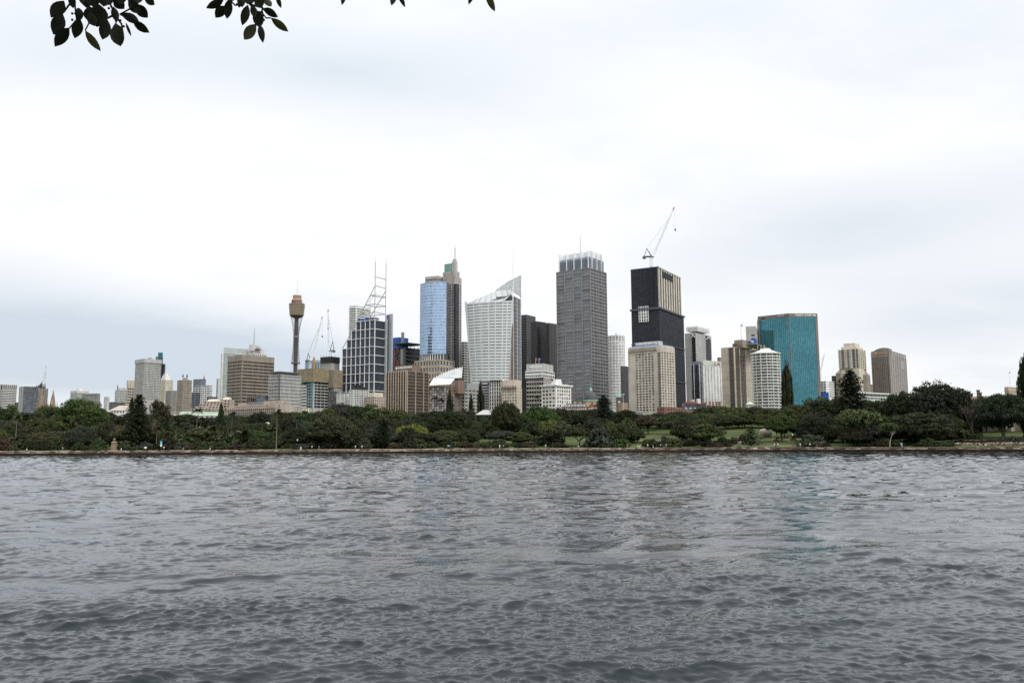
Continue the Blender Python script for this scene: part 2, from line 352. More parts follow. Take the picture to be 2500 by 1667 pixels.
class Bld:
    def __init__(s, name, label, cat='building', group=None, at=(0, 0), base=None):
        s.at = at; z = ground_z(at[0], at[1]) if base is None else base; s.base = z-1.0
        s.root = tag(link(name, None), label, cat, group); s.root.location = (at[0], at[1], s.base); s.off = (at[0], at[1], s.base)
        s.parts = {}; s.wins = []; s.D = at[1]
    def mb(s, part, material):
        return s.parts.setdefault((part, material.name), (MB(), material))[0]
    def win(s, M, w, h, material, name='window'): s.wins.append((w*h, max(w, h)*F/s.D, M, material, name))
    def facade(s, p0, p1, z0, z1, nc, nr, wall, glass, wf=.6, hf=.6, dep=.6, ml=0, mr=0, mt=0, mbm=0, proud='band', pier=None, band=None, skip=None, wname='window', tilt=0.0, both=0.06, part='facade_grid'):
        p0, p1 = Vector(p0), Vector(p1); W = (p1-p0).length; u = (p1-p0)/W; n = Vector((u.y, -u.x)); e = 0.03
        pier = pier or wall; band = band or wall
        a0, a1, zb, zt = ml, W-mr, z0+mbm, z1-mt
        cw, ch = (a1-a0)/nc, (zt-zb)/nr; pw, bh = cw*(1-wf), ch*(1-hf)
        mp, mbd, mw = s.mb(part, pier), s.mb(part, band), s.mb('wall', wall)
        dp, db = (both, 0.0) if proud == 'pier' else (0.0, both)
        if ml > 0.05: mw.fbox(p0, u, n, e, ml, z0, z1, -dep, both*.5)
        if mr > 0.05: mw.fbox(p0, u, n, W-mr, W-e, z0, z1, -dep, both*.5)
        if mt > 0.05: mw.fbox(p0, u, n, ml+e, W-mr-e, zt, z1-.01, -dep, both*.45)
        if mbm > 0.05: mw.fbox(p0, u, n, ml+e, W-mr-e, z0, zb, -dep, both*.45)
        if bh > 0.02:
            for j in range(nr+1):
                za, zc = zb+j*ch-bh/2, zb+j*ch+bh/2
                za, zc = max(za, zb), min(zc, zt-.002)
                mbd.fbox(p0, u, n, a0+e, a1-e, za, zc, -dep, db)
        if pw > 0.02:
            for i in range(nc+1):
                x0, x1 = max(a0+e*1.5, a0+i*cw-pw/2), min(a1-e*1.5, a0+i*cw+pw/2)
                mp.fbox(p0, u, n, x0, x1, zb+.004, zt-.004, -dep, dp)
        Rm = Matrix(((u.x, -n.x, 0, 0), (u.y, -n.y, 0, 0), (0, 0, 1, 0), (0, 0, 0, 1)))
        dpt = -dep*0.9+.08
        ww, wh = cw-max(pw, 0)+.02, ch-max(bh, 0)+.02
        if pw <= .02: ww = cw-.02
        for j in range(nr):
            for i in range(nc):
                if skip and skip(i, j): continue
                q = p0+u*(a0+(i+.5)*cw)+n*dpt
                M = Matrix.Translation((q.x-s.off[0], q.y-s.off[1], zb+(j+.5)*ch-s.off[2])) @ Rm
                if tilt: M = M @ Matrix.Rotation(random.gauss(0, tilt), 4, 'Z') @ Matrix.Rotation(random.gauss(0, tilt), 4, 'X')
                g = glass(i, j) if callable(glass) else glass
                s.win(M @ Matrix.Diagonal((ww, .1, wh, 1)), ww, wh, g, wname)
    def finish(s, thr=5.0, cap=300):
        made = {'sign_lettering': [c for c in s.root.children if c.name.startswith('sign_lettering')]}
        def link(name, data, parent):
            o = bpy.data.objects.new(name, data); C.objects.link(o); o.parent = parent; made.setdefault(name, []).append(o); return o
        for (part, _), (mb, material) in s.parts.items():
            if not mb.f: continue
            n_ = len(mb.cut)
            if n_ > 1 and part in FINE: tag(link(part, mb.mesh(part, material, s.off), s.root), kind='stuff')
            elif n_ > 1 and n_ <= 300 and part not in WHOLE:
                for m_ in mb.pieces(): link(part, m_.mesh(part, material, s.off), s.root)
            else: link(part, mb.mesh(part, material, s.off), s.root)
        for kid, par in SUB.items():
            ks, ps = made.get(kid, []), made.get(par, [])
            if ks and ps:
                for i, o in enumerate(ks): o.parent = ps[min(i, len(ps)-1)]
        if not s.wins: return s.root
        big = sorted([w for w in s.wins if w[1] >= thr], key=lambda w: -w[0])
        ind = big[:cap]; rest = big[cap:]+[w for w in s.wins if w[1] < thr]
        for _, _, M, material, name in ind:
            o = bpy.data.objects.new(name, unit_pane(material)); C.objects.link(o); o.parent = s.root; o.matrix_local = M
        groups = {}
        for w in rest: groups.setdefault(w[3].name, (w[3], []))[1].append(w[2])
        uv = np.array([v.co for v in next(iter(UNIT.values())).vertices]) if UNIT else None
        if uv is None: uv = np.array([v.co for v in unit_pane(ind[0][3] if ind else rest[0][3]).vertices])
        uf = np.array([list(p.vertices) for p in next(iter(UNIT.values())).polygons])
        for material, Ms in groups.values():
            A = np.array([np.array(M) for M in Ms]); h = np.concatenate([uv, np.ones((8, 1))], 1)
            V = np.einsum('nij,vj->nvi', A, h)[..., :3].reshape(-1, 3)
            Fc = (uf[None]+8*np.arange(len(Ms))[:, None, None]).reshape(-1, 4)
            tag(link('window_rows', mesh_np('window_rows', V, Fc, material), s.root), kind='stuff')
        return s.root

def plan3(xL, xC, xR, y, D, th):
    tL, tC, tR = slope(xL, y), slope(xC, y), slope(xR, y); c, s_ = math.cos(R(th)), math.sin(R(th))
    Cp = Vector((tC*D, D))
    a = (Cp.x-tL*Cp.y)/(c+tL*s_); b = (tR*Cp.y-Cp.x)/(s_-tR*c)
    Lp = Cp+Vector((-c, s_))*a; Rp = Cp+Vector((s_, c))*b
    return Lp, Cp, Rp, Lp+Rp-Cp
def block(b, part, material, xL, xC, xR, yt, yb, D, th=22):
    Lp, Cp, Rp, Bp = plan3(xL, xC, xR, yt, D, th); z1, z0 = zat(xC, yt, D), zat(xC, yb, D)
    b.mb(part, material).prism([Lp, Cp, Rp, Bp], z0, z1); return Lp, Cp, Rp, Bp, z0, z1
def tower(name, label, xL, xC, xR, yt, yb, D, lf, rf, wall, glass, th=22, fin=True, group=None, cat='building', **kw):
    """right-angled block: left face xL..xC, right face xC..xR (photograph pixels), roof at yt, window rows down to yb"""
    Lp, Cp, Rp, Bp = plan3(xL, xC, xR, yt, D, th)
    b = Bld(name, label, cat, group, (Cp.x, Cp.y)); b.D = D
    z1, z0 = zat(xC, yt, D), zat(xC, yb, D); m_ = D/F
    dep = kw.get('dep', .6)
    core = inset([Lp, Cp, Rp, Bp], dep*.9)
    b.mb('wall', wall).prism(core, b.base, z1-.5)
    if b.base < z0-.2: b.mb('wall', wall).prism(inset([Lp, Cp, Rp, Bp], .1), b.base-.5, z0)
    for (p, q, sp) in ((Lp, Cp, lf), (Cp, Rp, rf)):
        if not sp: continue
        k = dict(kw); k.update(sp)
        nc, nr = k.pop('nc'), k.pop('nr')
        for t in ('ml', 'mr', 'mt', 'mbm'):
            if t in k: k[t] = k[t]*m_
        if 'ml' in k or 'mr' in k:   # margins are given in pixels of a head-on face: scale to this face's own width
            wpx = (q-p).length/m_; seen = abs((xC-xL) if sp is lf else (xR-xC)); r_ = wpx/max(seen, 1)
            k['ml'] = k.get('ml', 0)*r_; k['mr'] = k.get('mr', 0)*r_
        g = k.pop('glass', glass); w = k.pop('wall', wall)
        b.facade(p, q, z0, z1, nc, nr, w, g, **k)
    b.L, b.C, b.R, b.B, b.z0, b.z1, b.th, b.xy = Lp, Cp, Rp, Bp, z0, z1, th, (xL, xC, xR)
    if fin: b.finish()
    return b
def text_mesh(s, size, material, extrude=.08, bold=0.0):
    cu = bpy.data.curves.new('lettering', 'FONT'); cu.body = s; cu.size = size; cu.extrude = extrude; cu.align_x = 'CENTER'; cu.offset = bold
    o = bpy.data.objects.new('lettering', cu); C.objects.link(o); bpy.context.view_layer.update()
    me = bpy.data.meshes.new_from_object(o.evaluated_get(bpy.context.evaluated_depsgraph_get()))
    bpy.data.objects.remove(o); bpy.data.curves.remove(cu); me.materials.clear(); me.materials.append(material); return me
def lettering(b, s, p0, p1, z, height, material, frac=(0, 1), proud=.35, width=None, bold=0.02):
    """letters on the face p0..p1, centred between the two fractions of its width"""
    p0, p1 = Vector(p0), Vector(p1); u = (p1-p0).normalized(); n = Vector((u.y, -u.x)); W = (p1-p0).length
    me = text_mesh(s, height*1.38, material, .12, bold); q = p0+u*(W*(frac[0]+frac[1])/2)+n*proud
    xs = [v.co.x for v in me.vertices]; ext = max(xs)-min(xs); want = W*(frac[1]-frac[0]); sx = want/ext
    M = Matrix(((u.x, 0, n.x, q.x-b.off[0]), (u.y, 0, n.y, q.y-b.off[1]), (0, 1, 0, z-b.off[2]), (0, 0, 0, 1)))
    o = link('sign_lettering', me, b.root); o.matrix_local = M @ Matrix.Diagonal((sx, 1, 1, 1)); return o
def mast(b, part, px, ytop, ybot, D, r, material, r2=None):
    p = pt(px, ybot, D); b.mb(part, material).bar((p.x, p.y, p.z), (p.x, p.y, zat(px, ytop, D)), r, r2 if r2 else r*.5, 6)
def lattice(mb, a, b_, w, n, r, tip=None):
    """square lattice boom from a to b_"""
    a, b_ = Vector(a), Vector(b_); d = (b_-a).normalized(); x = d.cross(Vector((0, 0, 1)))
    if x.length < .1: x = Vector((1, 0, 0))
    x.normalize(); y = d.cross(x); tip = w if tip is None else tip
    def P(i, sx, sy):
        f = i/n; ww = w+(tip-w)*max(0, (f-.6)/.4); return a+(b_-a)*f+x*sx*ww/2+y*sy*ww/2
    cs = ((-1, -1), (1, -1), (1, 1), (-1, 1))
    for sx, sy in cs:
        mb.bar(P(0, sx, sy), P(n, sx, sy), r)
    for i in range(n):
        for k in range(4):
            s0, s1 = cs[k], cs[(k+1) % 4]
            mb.bar(P(i, *s0), P(i+1, *s1), r*.55) if i % 2 else mb.bar(P(i, *s1), P(i+1, *s0), r*.55)

# palette
white = mat('white_render', (.70, .70, .68), .8, streak=.18)
offwhite = mat('off_white_concrete', (.58, .57, .54), .85, streak=.22)
cream = mat('cream_render', (.62, .56, .46), .85, streak=.2)
beige = mat('beige_precast', (.47, .41, .34), .85, streak=.22)
pinkish = mat('pink_sandstone', (.44, .365, .315), .9, streak=.25, vary=.2)
sandst = mat('golden_sandstone', (.27, .195, .145), .9, streak=.25, vary=.25)
brown = mat('brown_precast', (.285, .245, .205), .85, streak=.2)
brown2 = mat('dark_brown_precast', (.135, .105, .082), .8, streak=.2)
grey = mat('grey_concrete', (.33, .32, .30), .85, streak=.25)
lgrey = mat('light_grey_concrete', (.46, .45, .43), .85, streak=.25)
dgrey = mat('dark_grey_panel', (.12, .12, .125), .6, streak=.2)
bluegrey = mat('blue_grey_panel', (.16, .18, .215), .5, streak=.15)
charcoal = mat('charcoal_granite', (.048, .047, .052), .45, spec=.5, streak=.15)
char2 = mat('charcoal_spandrel', (.06, .057, .058), .5, spec=.5)
granite = mat('grey_brown_granite', (.185, .185, .195), .5, spec=.5, streak=.15)
granite2 = mat('pink_grey_granite', (.31, .275, .265), .6, streak=.15)
steel_w = mat('white_steel', (.72, .73, .74), .45, spec=.5, vary=.06)
steel_g = mat('grey_steel', (.35, .36, .37), .45, metal=.3, vary=.06)
terra = mat('terracotta_cladding', (.22, .135, .105), .8, streak=.15)
tanm = mat('tan_scaffold_sheeting', (.25, .195, .11), .9, vary=.3, scale=.3)
netting = mat('black_scaffold_netting', (.031, .035, .047), .8, vary=.35, scale=.12, streak=.3)
netline = mat('black_scaffold_tube', (.085, .088, .105), .6)
copper = mat('green_copper', (.22, .42, .33), .8, vary=.25)
roofred = mat('red_roof_tile', (.24, .085, .055), .9, vary=.25, scale=.5)
slate = mat('dark_slate', (.10, .10, .11), .8, vary=.2)
roofgrey = mat('grey_metal_roof', (.20, .21, .225), .5, metal=.2)
red = mat('red_steel', (.35, .06, .04), .6)
redsign = mat('red_sign', (.32, .02, .03), .5)
gold = mat('gold_turret_panel', (.34, .265, .18), .35, metal=.75, vary=.12, scale=.4)
gold2 = mat('gold_sign', (.65, .42, .08), .4)
bluep = mat('blue_panel', (.02, .10, .36), .5)
black = mat('black_metal', (.018, .018, .02), .5)
signw = mat('white_sign', (.82, .82, .80), .5, vary=0)
brick_m = mat('red_brown_brickwork', (.21, .115, .085), .9, vary=.3, scale=.4)
g_dark = mat('window_glass_dark', (.012, .013, .016), .12, spec=.5, vary=0, rnd_to=(.075, .08, .085), rnd_pow=2.0)
g_blind = mat('window_glass_blinds', (.016, .017, .02), .15, spec=.5, vary=0, rnd_to=(.45, .44, .42), rnd_pow=4.0)
g_mid = mat('window_glass_grey', (.06, .068, .078), .12, spec=.6, vary=0, rnd_to=(.16, .175, .19), rnd_pow=1.5)
g_blue = mat('blue_mirror_glass', (.33, .47, .66), .09, metal=.85, vary=.06, rnd=.14)
g_teal = mat('teal_mirror_glass', (.085, .255, .30), .07, metal=.85, vary=.16, scale=.03, rnd=.14)
g_tealL = mat('teal_glass', (.03, .16, .19), .08, metal=.7, vary=0, rnd=.18)
g_navy = mat('navy_panel_glass', (.030, .034, .052), .12, metal=.35, vary=0, rnd=.3)
g_sky = mat('pale_blue_glass', (.27, .36, .43), .1, metal=.6, vary=0, rnd=.18)
g_green = mat('green_glass', (.17, .31, .27), .12, metal=.5, vary=0, rnd=.15)
g_char = mat('charcoal_glass', (.014, .015, .022), .12, spec=.6, vary=0, rnd=.3)
g_frit = mat('fritted_white_glass', (.34, .37, .38), .18, metal=.15, vary=0, rnd=.2, rnd_to=(.12, .135, .15), rnd_pow=1.3)
g_pale = mat('pale_screen_glass', (.44, .47, .48), .25, metal=.1, vary=.05)
g_brown = mat('bronze_glass', (.05, .04, .033), .12, spec=.6, vary=0, rnd=.35)

# ------------------------------------------------------------------ buildings, from the left edge to the needle tower
S = dict
b = tower('office_tower', 'white horizontally banded tower with dark slots at its top, cut by the left edge', -60, 8, 42, 937.5, 1000, 1700,
          S(nc=1, nr=12, wf=1, hf=.5, mt=14), S(nc=1, nr=12, wf=1, hf=.5, mt=14), offwhite, g_dark, th=35, fin=False)
for (p, q, k) in ((b.L, b.C, 10), (b.C, b.R, 7)):
    u = (q-p).normalized(); n = Vector((u.y, -u.x)); W = (q-p).length
    for i in range(k): b.mb('louvre', black).fbox(p, u, n, W*(i+.25)/k, W*(i+.75)/k, b.z1-10.5, b.z1-1.2, -.2, .25)
mp = pt(22, 937, 1715); lattice(b.mb('lattice_mast', steel_w), mp, (mp.x, mp.y, zat(22, 922, 1715)), 3, 6, .35); b.finish()
tower('brick_building', 'small brown block wedged between the banded tower and the blue glass tower', 36, 41, 47, 982, 1003, 1650, S(nc=2, nr=4), S(nc=2, nr=4), brown2, g_dark, th=35)
b = tower('office_tower', 'blue grey glass tower with open roof frame beside the cathedral spires', 47, 57, 94, 943, 1004, 1500,
          S(nc=2, nr=14, wf=.85, hf=.7, wall=lgrey), S(nc=7, nr=17, wf=.92, hf=.72), bluegrey, g_mid, th=44, fin=False)
for k in (57, 75, 91): mast(b, 'roof_frame', k, 940, 944, 1500, .5, steel_w, .5)
p, q = pt(57, 940, 1500), pt(92, 940, 1512); b.mb('roof_frame', steel_w).bar(p, q, .6)
block(b, 'plant_room', dgrey, 88, 97, 112, 940, 947, 1520, 40)
b.finish()
tower('office_tower', 'narrow white framed dark windowed tower behind the left cathedral spire', 93, 105, 118, 948, 1004, 1540, S(nc=3, nr=13, wf=.8, hf=.55), S(nc=3, nr=13, wf=.75, hf=.7), lgrey, g_dark, th=42)

def luffing_crane(label, px, ybase, ypiv, tip, D, w=2.2, r=.22, back=-16, yframe=None, color=None, hook=True, cab=None):
    """tower crane with a raised lattice jib: mast, slewing deck with counterweight, A-frame, jib, pendant ropes, hook"""
    color = color or steel_w; base = pt(px, ybase, D)
    b = Bld('tower_crane', label, 'crane', 'tower cranes over the city', (base.x, base.y), base.z+1); b.D = D
    piv = pt(px, ypiv, D); tp = pt(tip[0], tip[1], D); m_ = D/F; sg = 1 if tip[0] >= px else -1
    lattice(b.mb('mast', color), base, piv, w, max(3, int((piv.z-base.z)/w)), r)
    dk = b.mb('slewing_deck', black if cab is None else cab)
    dk.box(piv.x-(abs(back)*m_ if sg > 0 else 3), piv.x+(3 if sg > 0 else abs(back)*m_), piv.y-1.3, piv.y+1.3, piv.z, piv.z+1.1)
    cw = piv.x-sg*abs(back)*m_
    b.mb('counterweight', dgrey).box(cw-1.6, cw+1.6, piv.y-1.5, piv.y+1.5, piv.z-1.6, piv.z+1.0)
    b.mb('cab', signw).box(piv.x+sg*1.5-1.1, piv.x+sg*1.5+1.1, piv.y-2.9, piv.y-1.35, piv.z+.2, piv.z+2.8)
    af = Vector((piv.x-sg*abs(back)*.62*m_, piv.y, zat(px, yframe if yframe else ypiv-14, D)))
    fr = b.mb('backstay_frame', black if cab is None else color)
    for dy in (-1, 1):
        fr.bar((piv.x+sg*.5, piv.y+dy, piv.z+1), af, r*1.5); fr.bar((cw, piv.y+dy, piv.z+1), af, r*1.2)
    jb = piv+Vector((sg*2.2, 0, 1.4))
    lattice(b.mb('jib', color), jb, tp, w*.8, 22, r, tip=.7)
    b.mb('jib_tip', red).bar(tp-(tp-jb).normalized()*3.2, tp, .75)
    b.mb('pendant_rope', steel_g).bar(af, jb+(tp-jb)*.82, .11); b.mb('pendant_rope', steel_g).bar(af+Vector((0, .8, 0)), jb+(tp-jb)*.82+Vector((0, .8, 0)), .11)
    if hook:
        hk = Vector((tp.x+.4, tp.y, tp.z-(tp.z-jb.z)*.45)); b.mb('hoist_rope', steel_g).bar(tp, hk, .09); b.mb('hook_block', black).box(hk.x-.7, hk.x+.7, hk.y-.5, hk.y+.5, hk.z-1.8, hk.z)
    b.finish()
luffing_crane('white tower crane standing on the blue grey glass tower at far left', 106, 944, 938, (112, 893), 1520, w=2.4, r=.3, back=6, yframe=932, hook=False)

# cathedral with two spires
b = Bld('cathedral', 'sandstone cathedral with two pointed spires rising behind the trees at left', 'cathedral', None, (pt(112, 1000, 1150).x, 1150)); b.D = 1150
for px, yt in ((100, 942), (127.5, 951)):
    p = pt(px, 1003, 1150); w = 4.4; zt = zat(px, 992, 1150)
    b.mb('tower', sandst).box(p.x-w, p.x+w, p.y-w, p.y+w, b.base, zt)
    b.mb('spire', sandst).lathe(p.x, p.y, [(w*.93, zt), (w*.55, zt+(zat(px, yt, 1150)-zt)*.45), (.12, zat(px, yt, 1150))], 8)
    for dx in (-1, 1):
        for dy in (-1, 1): b.mb('pinnacle', sandst).lathe(p.x+dx*w*.9, p.y+dy*w*.9, [(.8, zt-.1), (.5, zt+3), (.05, zt+7)], 6)
    for dx in (-1.6, 1.6): b.win(Matrix.Translation((p.x+dx-b.off[0], p.y-w-.03-b.off[1], zt-8-b.off[2])) @ Matrix.Diagonal((1.4, .1, 6, 1)), 1.4, 6, g_dark, 'belfry_opening')
p = pt(113, 1010, 1165); b.mb('nave_wall', sandst).box(p.x-16, p.x+16, p.y+6, p.y+60, b.base, b.base+14)
b.mb('nave_roof', slate).prism([(p.x-16.5, p.y+5.7), (p.x+16.5, p.y+5.7), (p.x+16.5, p.y+60.3), (p.x-16.5, p.y+60.3)], b.base+14, 0, [(p.x-1, p.y+5.7, b.base+24), (p.x+1, p.y+5.7, b.base+24), (p.x+1, p.y+60.3, b.base+24), (p.x-1, p.y+60.3, b.base+24)])
b.finish(thr=3)

b = tower('office_block', 'white banded office block half hidden behind the big fig dome at left', 172, 186, 218, 953, 1000, 1600, S(nc=1, nr=9, wf=1, hf=.45, mt=5), S(nc=1, nr=9, wf=1, hf=.45, mt=5), offwhite, g_dark, th=40, fin=False)
block(b, 'plant_room', white, 186, 194, 206, 949, 954, 1612, 40); b.finish()
b = tower('office_block', 'grey office block with dark band round its top beside the white banded block', 201, 236, 245, 960, 1000, 1450, S(nc=9, nr=12, wf=.5, hf=.8, mt=6), S(nc=2, nr=12, wf=.3, hf=.6), grey, g_mid, th=10, fin=False)
u = (b.C-b.L).normalized(); n = Vector((u.y, -u.x)); W = (b.C-b.L).length; b.mb('roof_band', bluegrey).fbox(b.L, u, n, .1, W-.1, b.z1-4.5, b.z1-.8, -.3, .25); b.finish()
tower('apartment_tower', 'pale slim white tower far behind the trees right of the big fig', 254, 262, 268, 968, 1000, 2100, S(nc=2, nr=9), S(nc=3, nr=9), white, g_mid, th=40)
tower('office_block', 'dark low office block behind the white roofed hall at left', 267, 274, 306, 981, 1001, 1350, S(nc=3, nr=5, wf=.9, hf=.6), S(nc=8, nr=5, wf=.9, hf=.6), dgrey, g_mid, th=45)
b = tower('apartment_tower', 'cream and glass apartment tower with drum roof, left of the grey gridded tower', 281, 291, 309, 952, 1000, 1700, S(nc=3, nr=10, wf=.55, hf=.5), S(nc=6, nr=10, wf=.8, hf=.65), offwhite, g_mid, th=42, fin=False)
p = pt(296, 952, 1730); b.mb('roof_drum', lgrey).lathe(p.x, p.y, [(8, p.z-2), (8, zat(296, 947, 1730))], 20); mast(b, 'mast', 286.5, 940, 953, 1705, 1.1, bluegrey, 1.0); b.finish()
b = tower('office_tower', 'cream concrete tower with blank upper storeys next to the grey gridded tower', 310, 312, 334, 928, 1000, 1600, S(nc=1, nr=10, wf=.4, hf=.4), S(nc=4, nr=8, wf=.85, hf=.5, mt=18), beige, g_dark, th=50)
# beige house roof and white hall by the trees
b = Bld('hall', 'low white hall with pale gabled stone roof among the trees at left', 'building', None, (pt(283, 1010, 800).x, 800)); b.D = 800
p = pt(283, 1000, 800); m_ = 800/F
b.mb('wall', white).box(p.x-14*m_, p.x+22*m_, p.y, p.y+14, b.base, zat(283, 1002, 800))
b.mb('gable_roof', mat('pale_stone_roof', (.42, .36, .31), .9)).prism([(p.x-16*m_, p.y-.8), (p.x+23*m_, p.y-.8), (p.x+23*m_, p.y+15), (p.x-16*m_, p.y+15)], zat(283, 1002, 800), 0,
    [(p.x-1*m_, p.y+6.9, zat(283, 989, 800)), (p.x+22*m_, p.y+6.9, zat(283, 989, 800)), (p.x+22*m_, p.y+7.3, zat(283, 989, 800)), (p.x-1*m_, p.y+7.3, zat(283, 989, 800))])
for i in range(5): b.win(Matrix.Translation((p.x+(-9+7*i)*m_-b.off[0], p.y-.05-b.off[1], zat(283, 1006, 800)-b.off[2])) @ Matrix.Diagonal((1.1, .12, 1.5, 1)), 1.1, 1.5, g_dark)
b.finish(thr=2)
tower('hall', 'white flat roofed hall left of the pale gabled hall', 252, 262, 278, 1002, 1012, 820, S(nc=3, nr=1, wf=.5, hf=.5), S(nc=5, nr=1, wf=.5, hf=.5), white, g_dark, th=40)

b = tower('office_tower', 'grey concrete tower gridded with small dark windows under a plain parapet', 331, 353, 394, 876, 975, 1450, S(nc=7, nr=22, wf=.5, hf=.5, mt=9.5), S(nc=13, nr=22, wf=.58, hf=.56, mt=9.5), lgrey, g_dark, th=42, fin=False, dep=.9)
pl = inset([b.L, b.C, b.R, b.B], -.9); b.mb('parapet', lgrey).prism(pl, b.z1-6.2, b.z1+.4)
block(b, 'plant_room', grey, 362, 366, 371, 873, 877, 1465, 40); b.finish()
b = tower('glass_tower', 'slim teal and navy stepped glass tower behind the grey gridded tower', 386, 392, 398, 872, 975, 1800, S(nc=3, nr=20, wf=.9, hf=.8), S(nc=3, nr=20, wf=.9, hf=.8), bluegrey, g_navy, th=42, fin=False)
p = pt(391.5, 872, 1806); b.mb('teal_drum', g_tealL).lathe(p.x, p.y, [(4.8, p.z-4), (4.8, zat(391.5, 861, 1806))], 20)
block(b, 'lower_shaft', g_navy, 396, 399, 403.5, 888, 990, 1800, 42); block(b, 'lower_shaft', bluegrey, 380, 384, 388, 870, 880, 1800, 42); mast(b, 'mast', 404, 891, 905, 1800, .6, steel_g); b.finish()
b = tower('apartment_tower', 'white apartment tower with stepped crown and greenish bay windows', 391, 404, 423, 927, 1000, 1350, S(nc=4, nr=15, wf=.5, hf=.5), S(nc=6, nr=15, wf=.5, hf=.5, glass=g_green), cream, g_dark, th=42, fin=False)
for k, (a, c_, d_, yt) in enumerate(((393, 404, 420, 921), (396, 405, 416, 916), (399, 405, 411, 912))): block(b, 'crown_step', white, a, c_, d_, yt, 928, 1356+k*3, 42)
b.finish()
tower('apartment_block', 'brown grey gridded apartment block below the white stepped tower', 405, 418, 434, 953, 1003, 1200, S(nc=4, nr=10, wf=.6, hf=.55), S(nc=5, nr=10, wf=.6, hf=.55), grey, g_dark, th=42)
b = tower('apartment_tower', 'brown apartment tower gridded with balconies and two dark roof figures', 433, 448, 469, 927, 1002, 1150, S(nc=6, nr=18, wf=.62, hf=.55), S(nc=8, nr=18, wf=.62, hf=.6), mat('warm_grey_precast', (.37, .32, .27), .85, streak=.2), g_blind, th=42, fin=False)
block(b, 'plant_room', beige, 446, 452, 460, 922, 929, 1158, 42)
for px in (446.5, 456.5):
    p = pt(px, 922, 1157); b.mb('roof_figure', black).lathe(p.x, p.y, [(.5, p.z), (.9, p.z+1.6), (1.0, p.z+3), (.45, p.z+3.6), (.5, p.z+4.4), (.1, p.z+4.9)], 8)
b.finish()
b = tower('office_tower', 'white framed office tower with dark blue crown and red spike', 471, 491, 505, 942, 985, 1500, S(nc=3, nr=9, wf=.9, hf=.6), S(nc=3, nr=9, wf=.8, hf=.6), white, g_navy, th=25, fin=False)
block(b, 'crown', bluegrey, 472, 491, 503, 925, 943, 1504, 25); mast(b, 'mast', 470.5, 908, 945, 1500, .5, steel_w); mast(b, 'red_spike', 498, 916, 926, 1510, 1.6, red, .3); b.finish()
tower('office_block', 'white louvred block stepping down right of the blue crowned tower', 500, 512, 519, 940, 972, 1560, S(nc=1, nr=8, wf=1, hf=.4), S(nc=1, nr=8, wf=1, hf=.4), white, g_dark, th=25)
tower('office_block', 'navy glass block in front of the blue crowned tower', 468, 476, 489, 957, 1000, 1300, S(nc=2, nr=10, wf=.9, hf=.8), S(nc=4, nr=10, wf=.9, hf=.6), bluegrey, g_navy, th=42)
tower('office_block', 'low dark glass block beside the slim striped tower', 505, 515, 532, 968, 990, 1450, S(nc=2, nr=3, wf=.9, hf=.7), S(nc=4, nr=3, wf=.9, hf=.7), dgrey, g_mid, th=42)
tower('glass_tower', 'slim dark blue tower with white edge, left of the green glass tower', 529, 533, 538, 924, 985, 1700, S(nc=2, nr=18, wf=.9, hf=.8), S(nc=1, nr=18, wf=.2, hf=.8), white, g_navy, th=40)

# terraced hospital-like blocks
def terraces(label, x0, x1, yt, yb, D, n, wall, rev=False):
    b = Bld('terraced_building', label, 'building', None, (pt((x0+x1)/2, yb, D).x, D)); b.D = D
    p0, p1 = pt(x0, yb, D), pt(x1, yb, D); W = p1.x-p0.x; z0, z1 = zat(x0, yb, D), zat(x0, yt, D)
    for k in range(n):
        f = k/n; s0 = p0.x+(W*.45*f if not rev else 0); s1 = p1.x-(W*.25*f if rev else W*.05*f); za, zb_ = z0+(z1-z0)*f, z0+(z1-z0)*(k+1)/n
        y = D+k*3.0
        b.mb('wall', wall).box(s0, s1, y+.5, y+14, b.base if k == 0 else za-.5, zb_)
        b.facade((s0, y), (s1, y), za, zb_, max(3, int((s1-s0)/3.2)), 1, wall, g_blind, wf=.55, hf=.55, dep=.5)
    q = (p0.x+p1.x)/2+(W*.12 if not rev else -W*.05)
    b.mb('vaulted_roof', cream).prism([(q-W*.2, D+3*n-2), (q+W*.25, D+3*n-2), (q+W*.25, D+3*n+10), (q-W*.2, D+3*n+10)], z1-.3, 0, [(q-W*.12, D+3*n+1, z1+2.6), (q+W*.2, D+3*n+1, z1+2.6), (q+W*.2, D+3*n+6, z1+2.6), (q-W*.12, D+3*n+6, z1+2.6)])
    b.finish(thr=4)
terraces('cream terraced building stepping up to the right, below the navy glass block', 466, 532, 979, 1003, 900, 4, pinkish)
terraces('pink terraced building against the foot of the brown banded tower', 524, 562, 974, 1003, 930, 4, pinkish, True)
# long white building with pale green roof
b = Bld('long_building', 'long white wall building with pale green flat roof among palms', 'building', None, (pt(475, 1025, 640).x, 640)); b.D = 640
p0, p1 = pt(425, 1012, 640), pt(532, 1003, 655); u = (p1-p0); q0, q1 = Vector((p0.x, p0.y)), Vector((p1.x, p1.y)); u2 = (q1-q0).normalized(); nn = Vector((u2.y, -u2.x))
b.mb('wall', mat('pinkish_white_render', (.62, .56, .52), .85, streak=.2)).fbox(q0, u2, nn, 0, (q1-q0).length, b.base-2, zat(430, 1012, 640), -12, 0)
b.mb('roof', mat('pale_green_roof', (.47, .58, .48), .8)).fbox(q0, u2, nn, 5, (q1-q0).length+1, zat(430, 1012, 640), zat(430, 1004, 640), -12, -1.0)
b.mb('cornice', white).fbox(q0, u2, nn, -.5, (q1-q0).length+.5, zat(430, 1012, 640)-.5, zat(430, 1012, 640)-.1, -.4, .5)
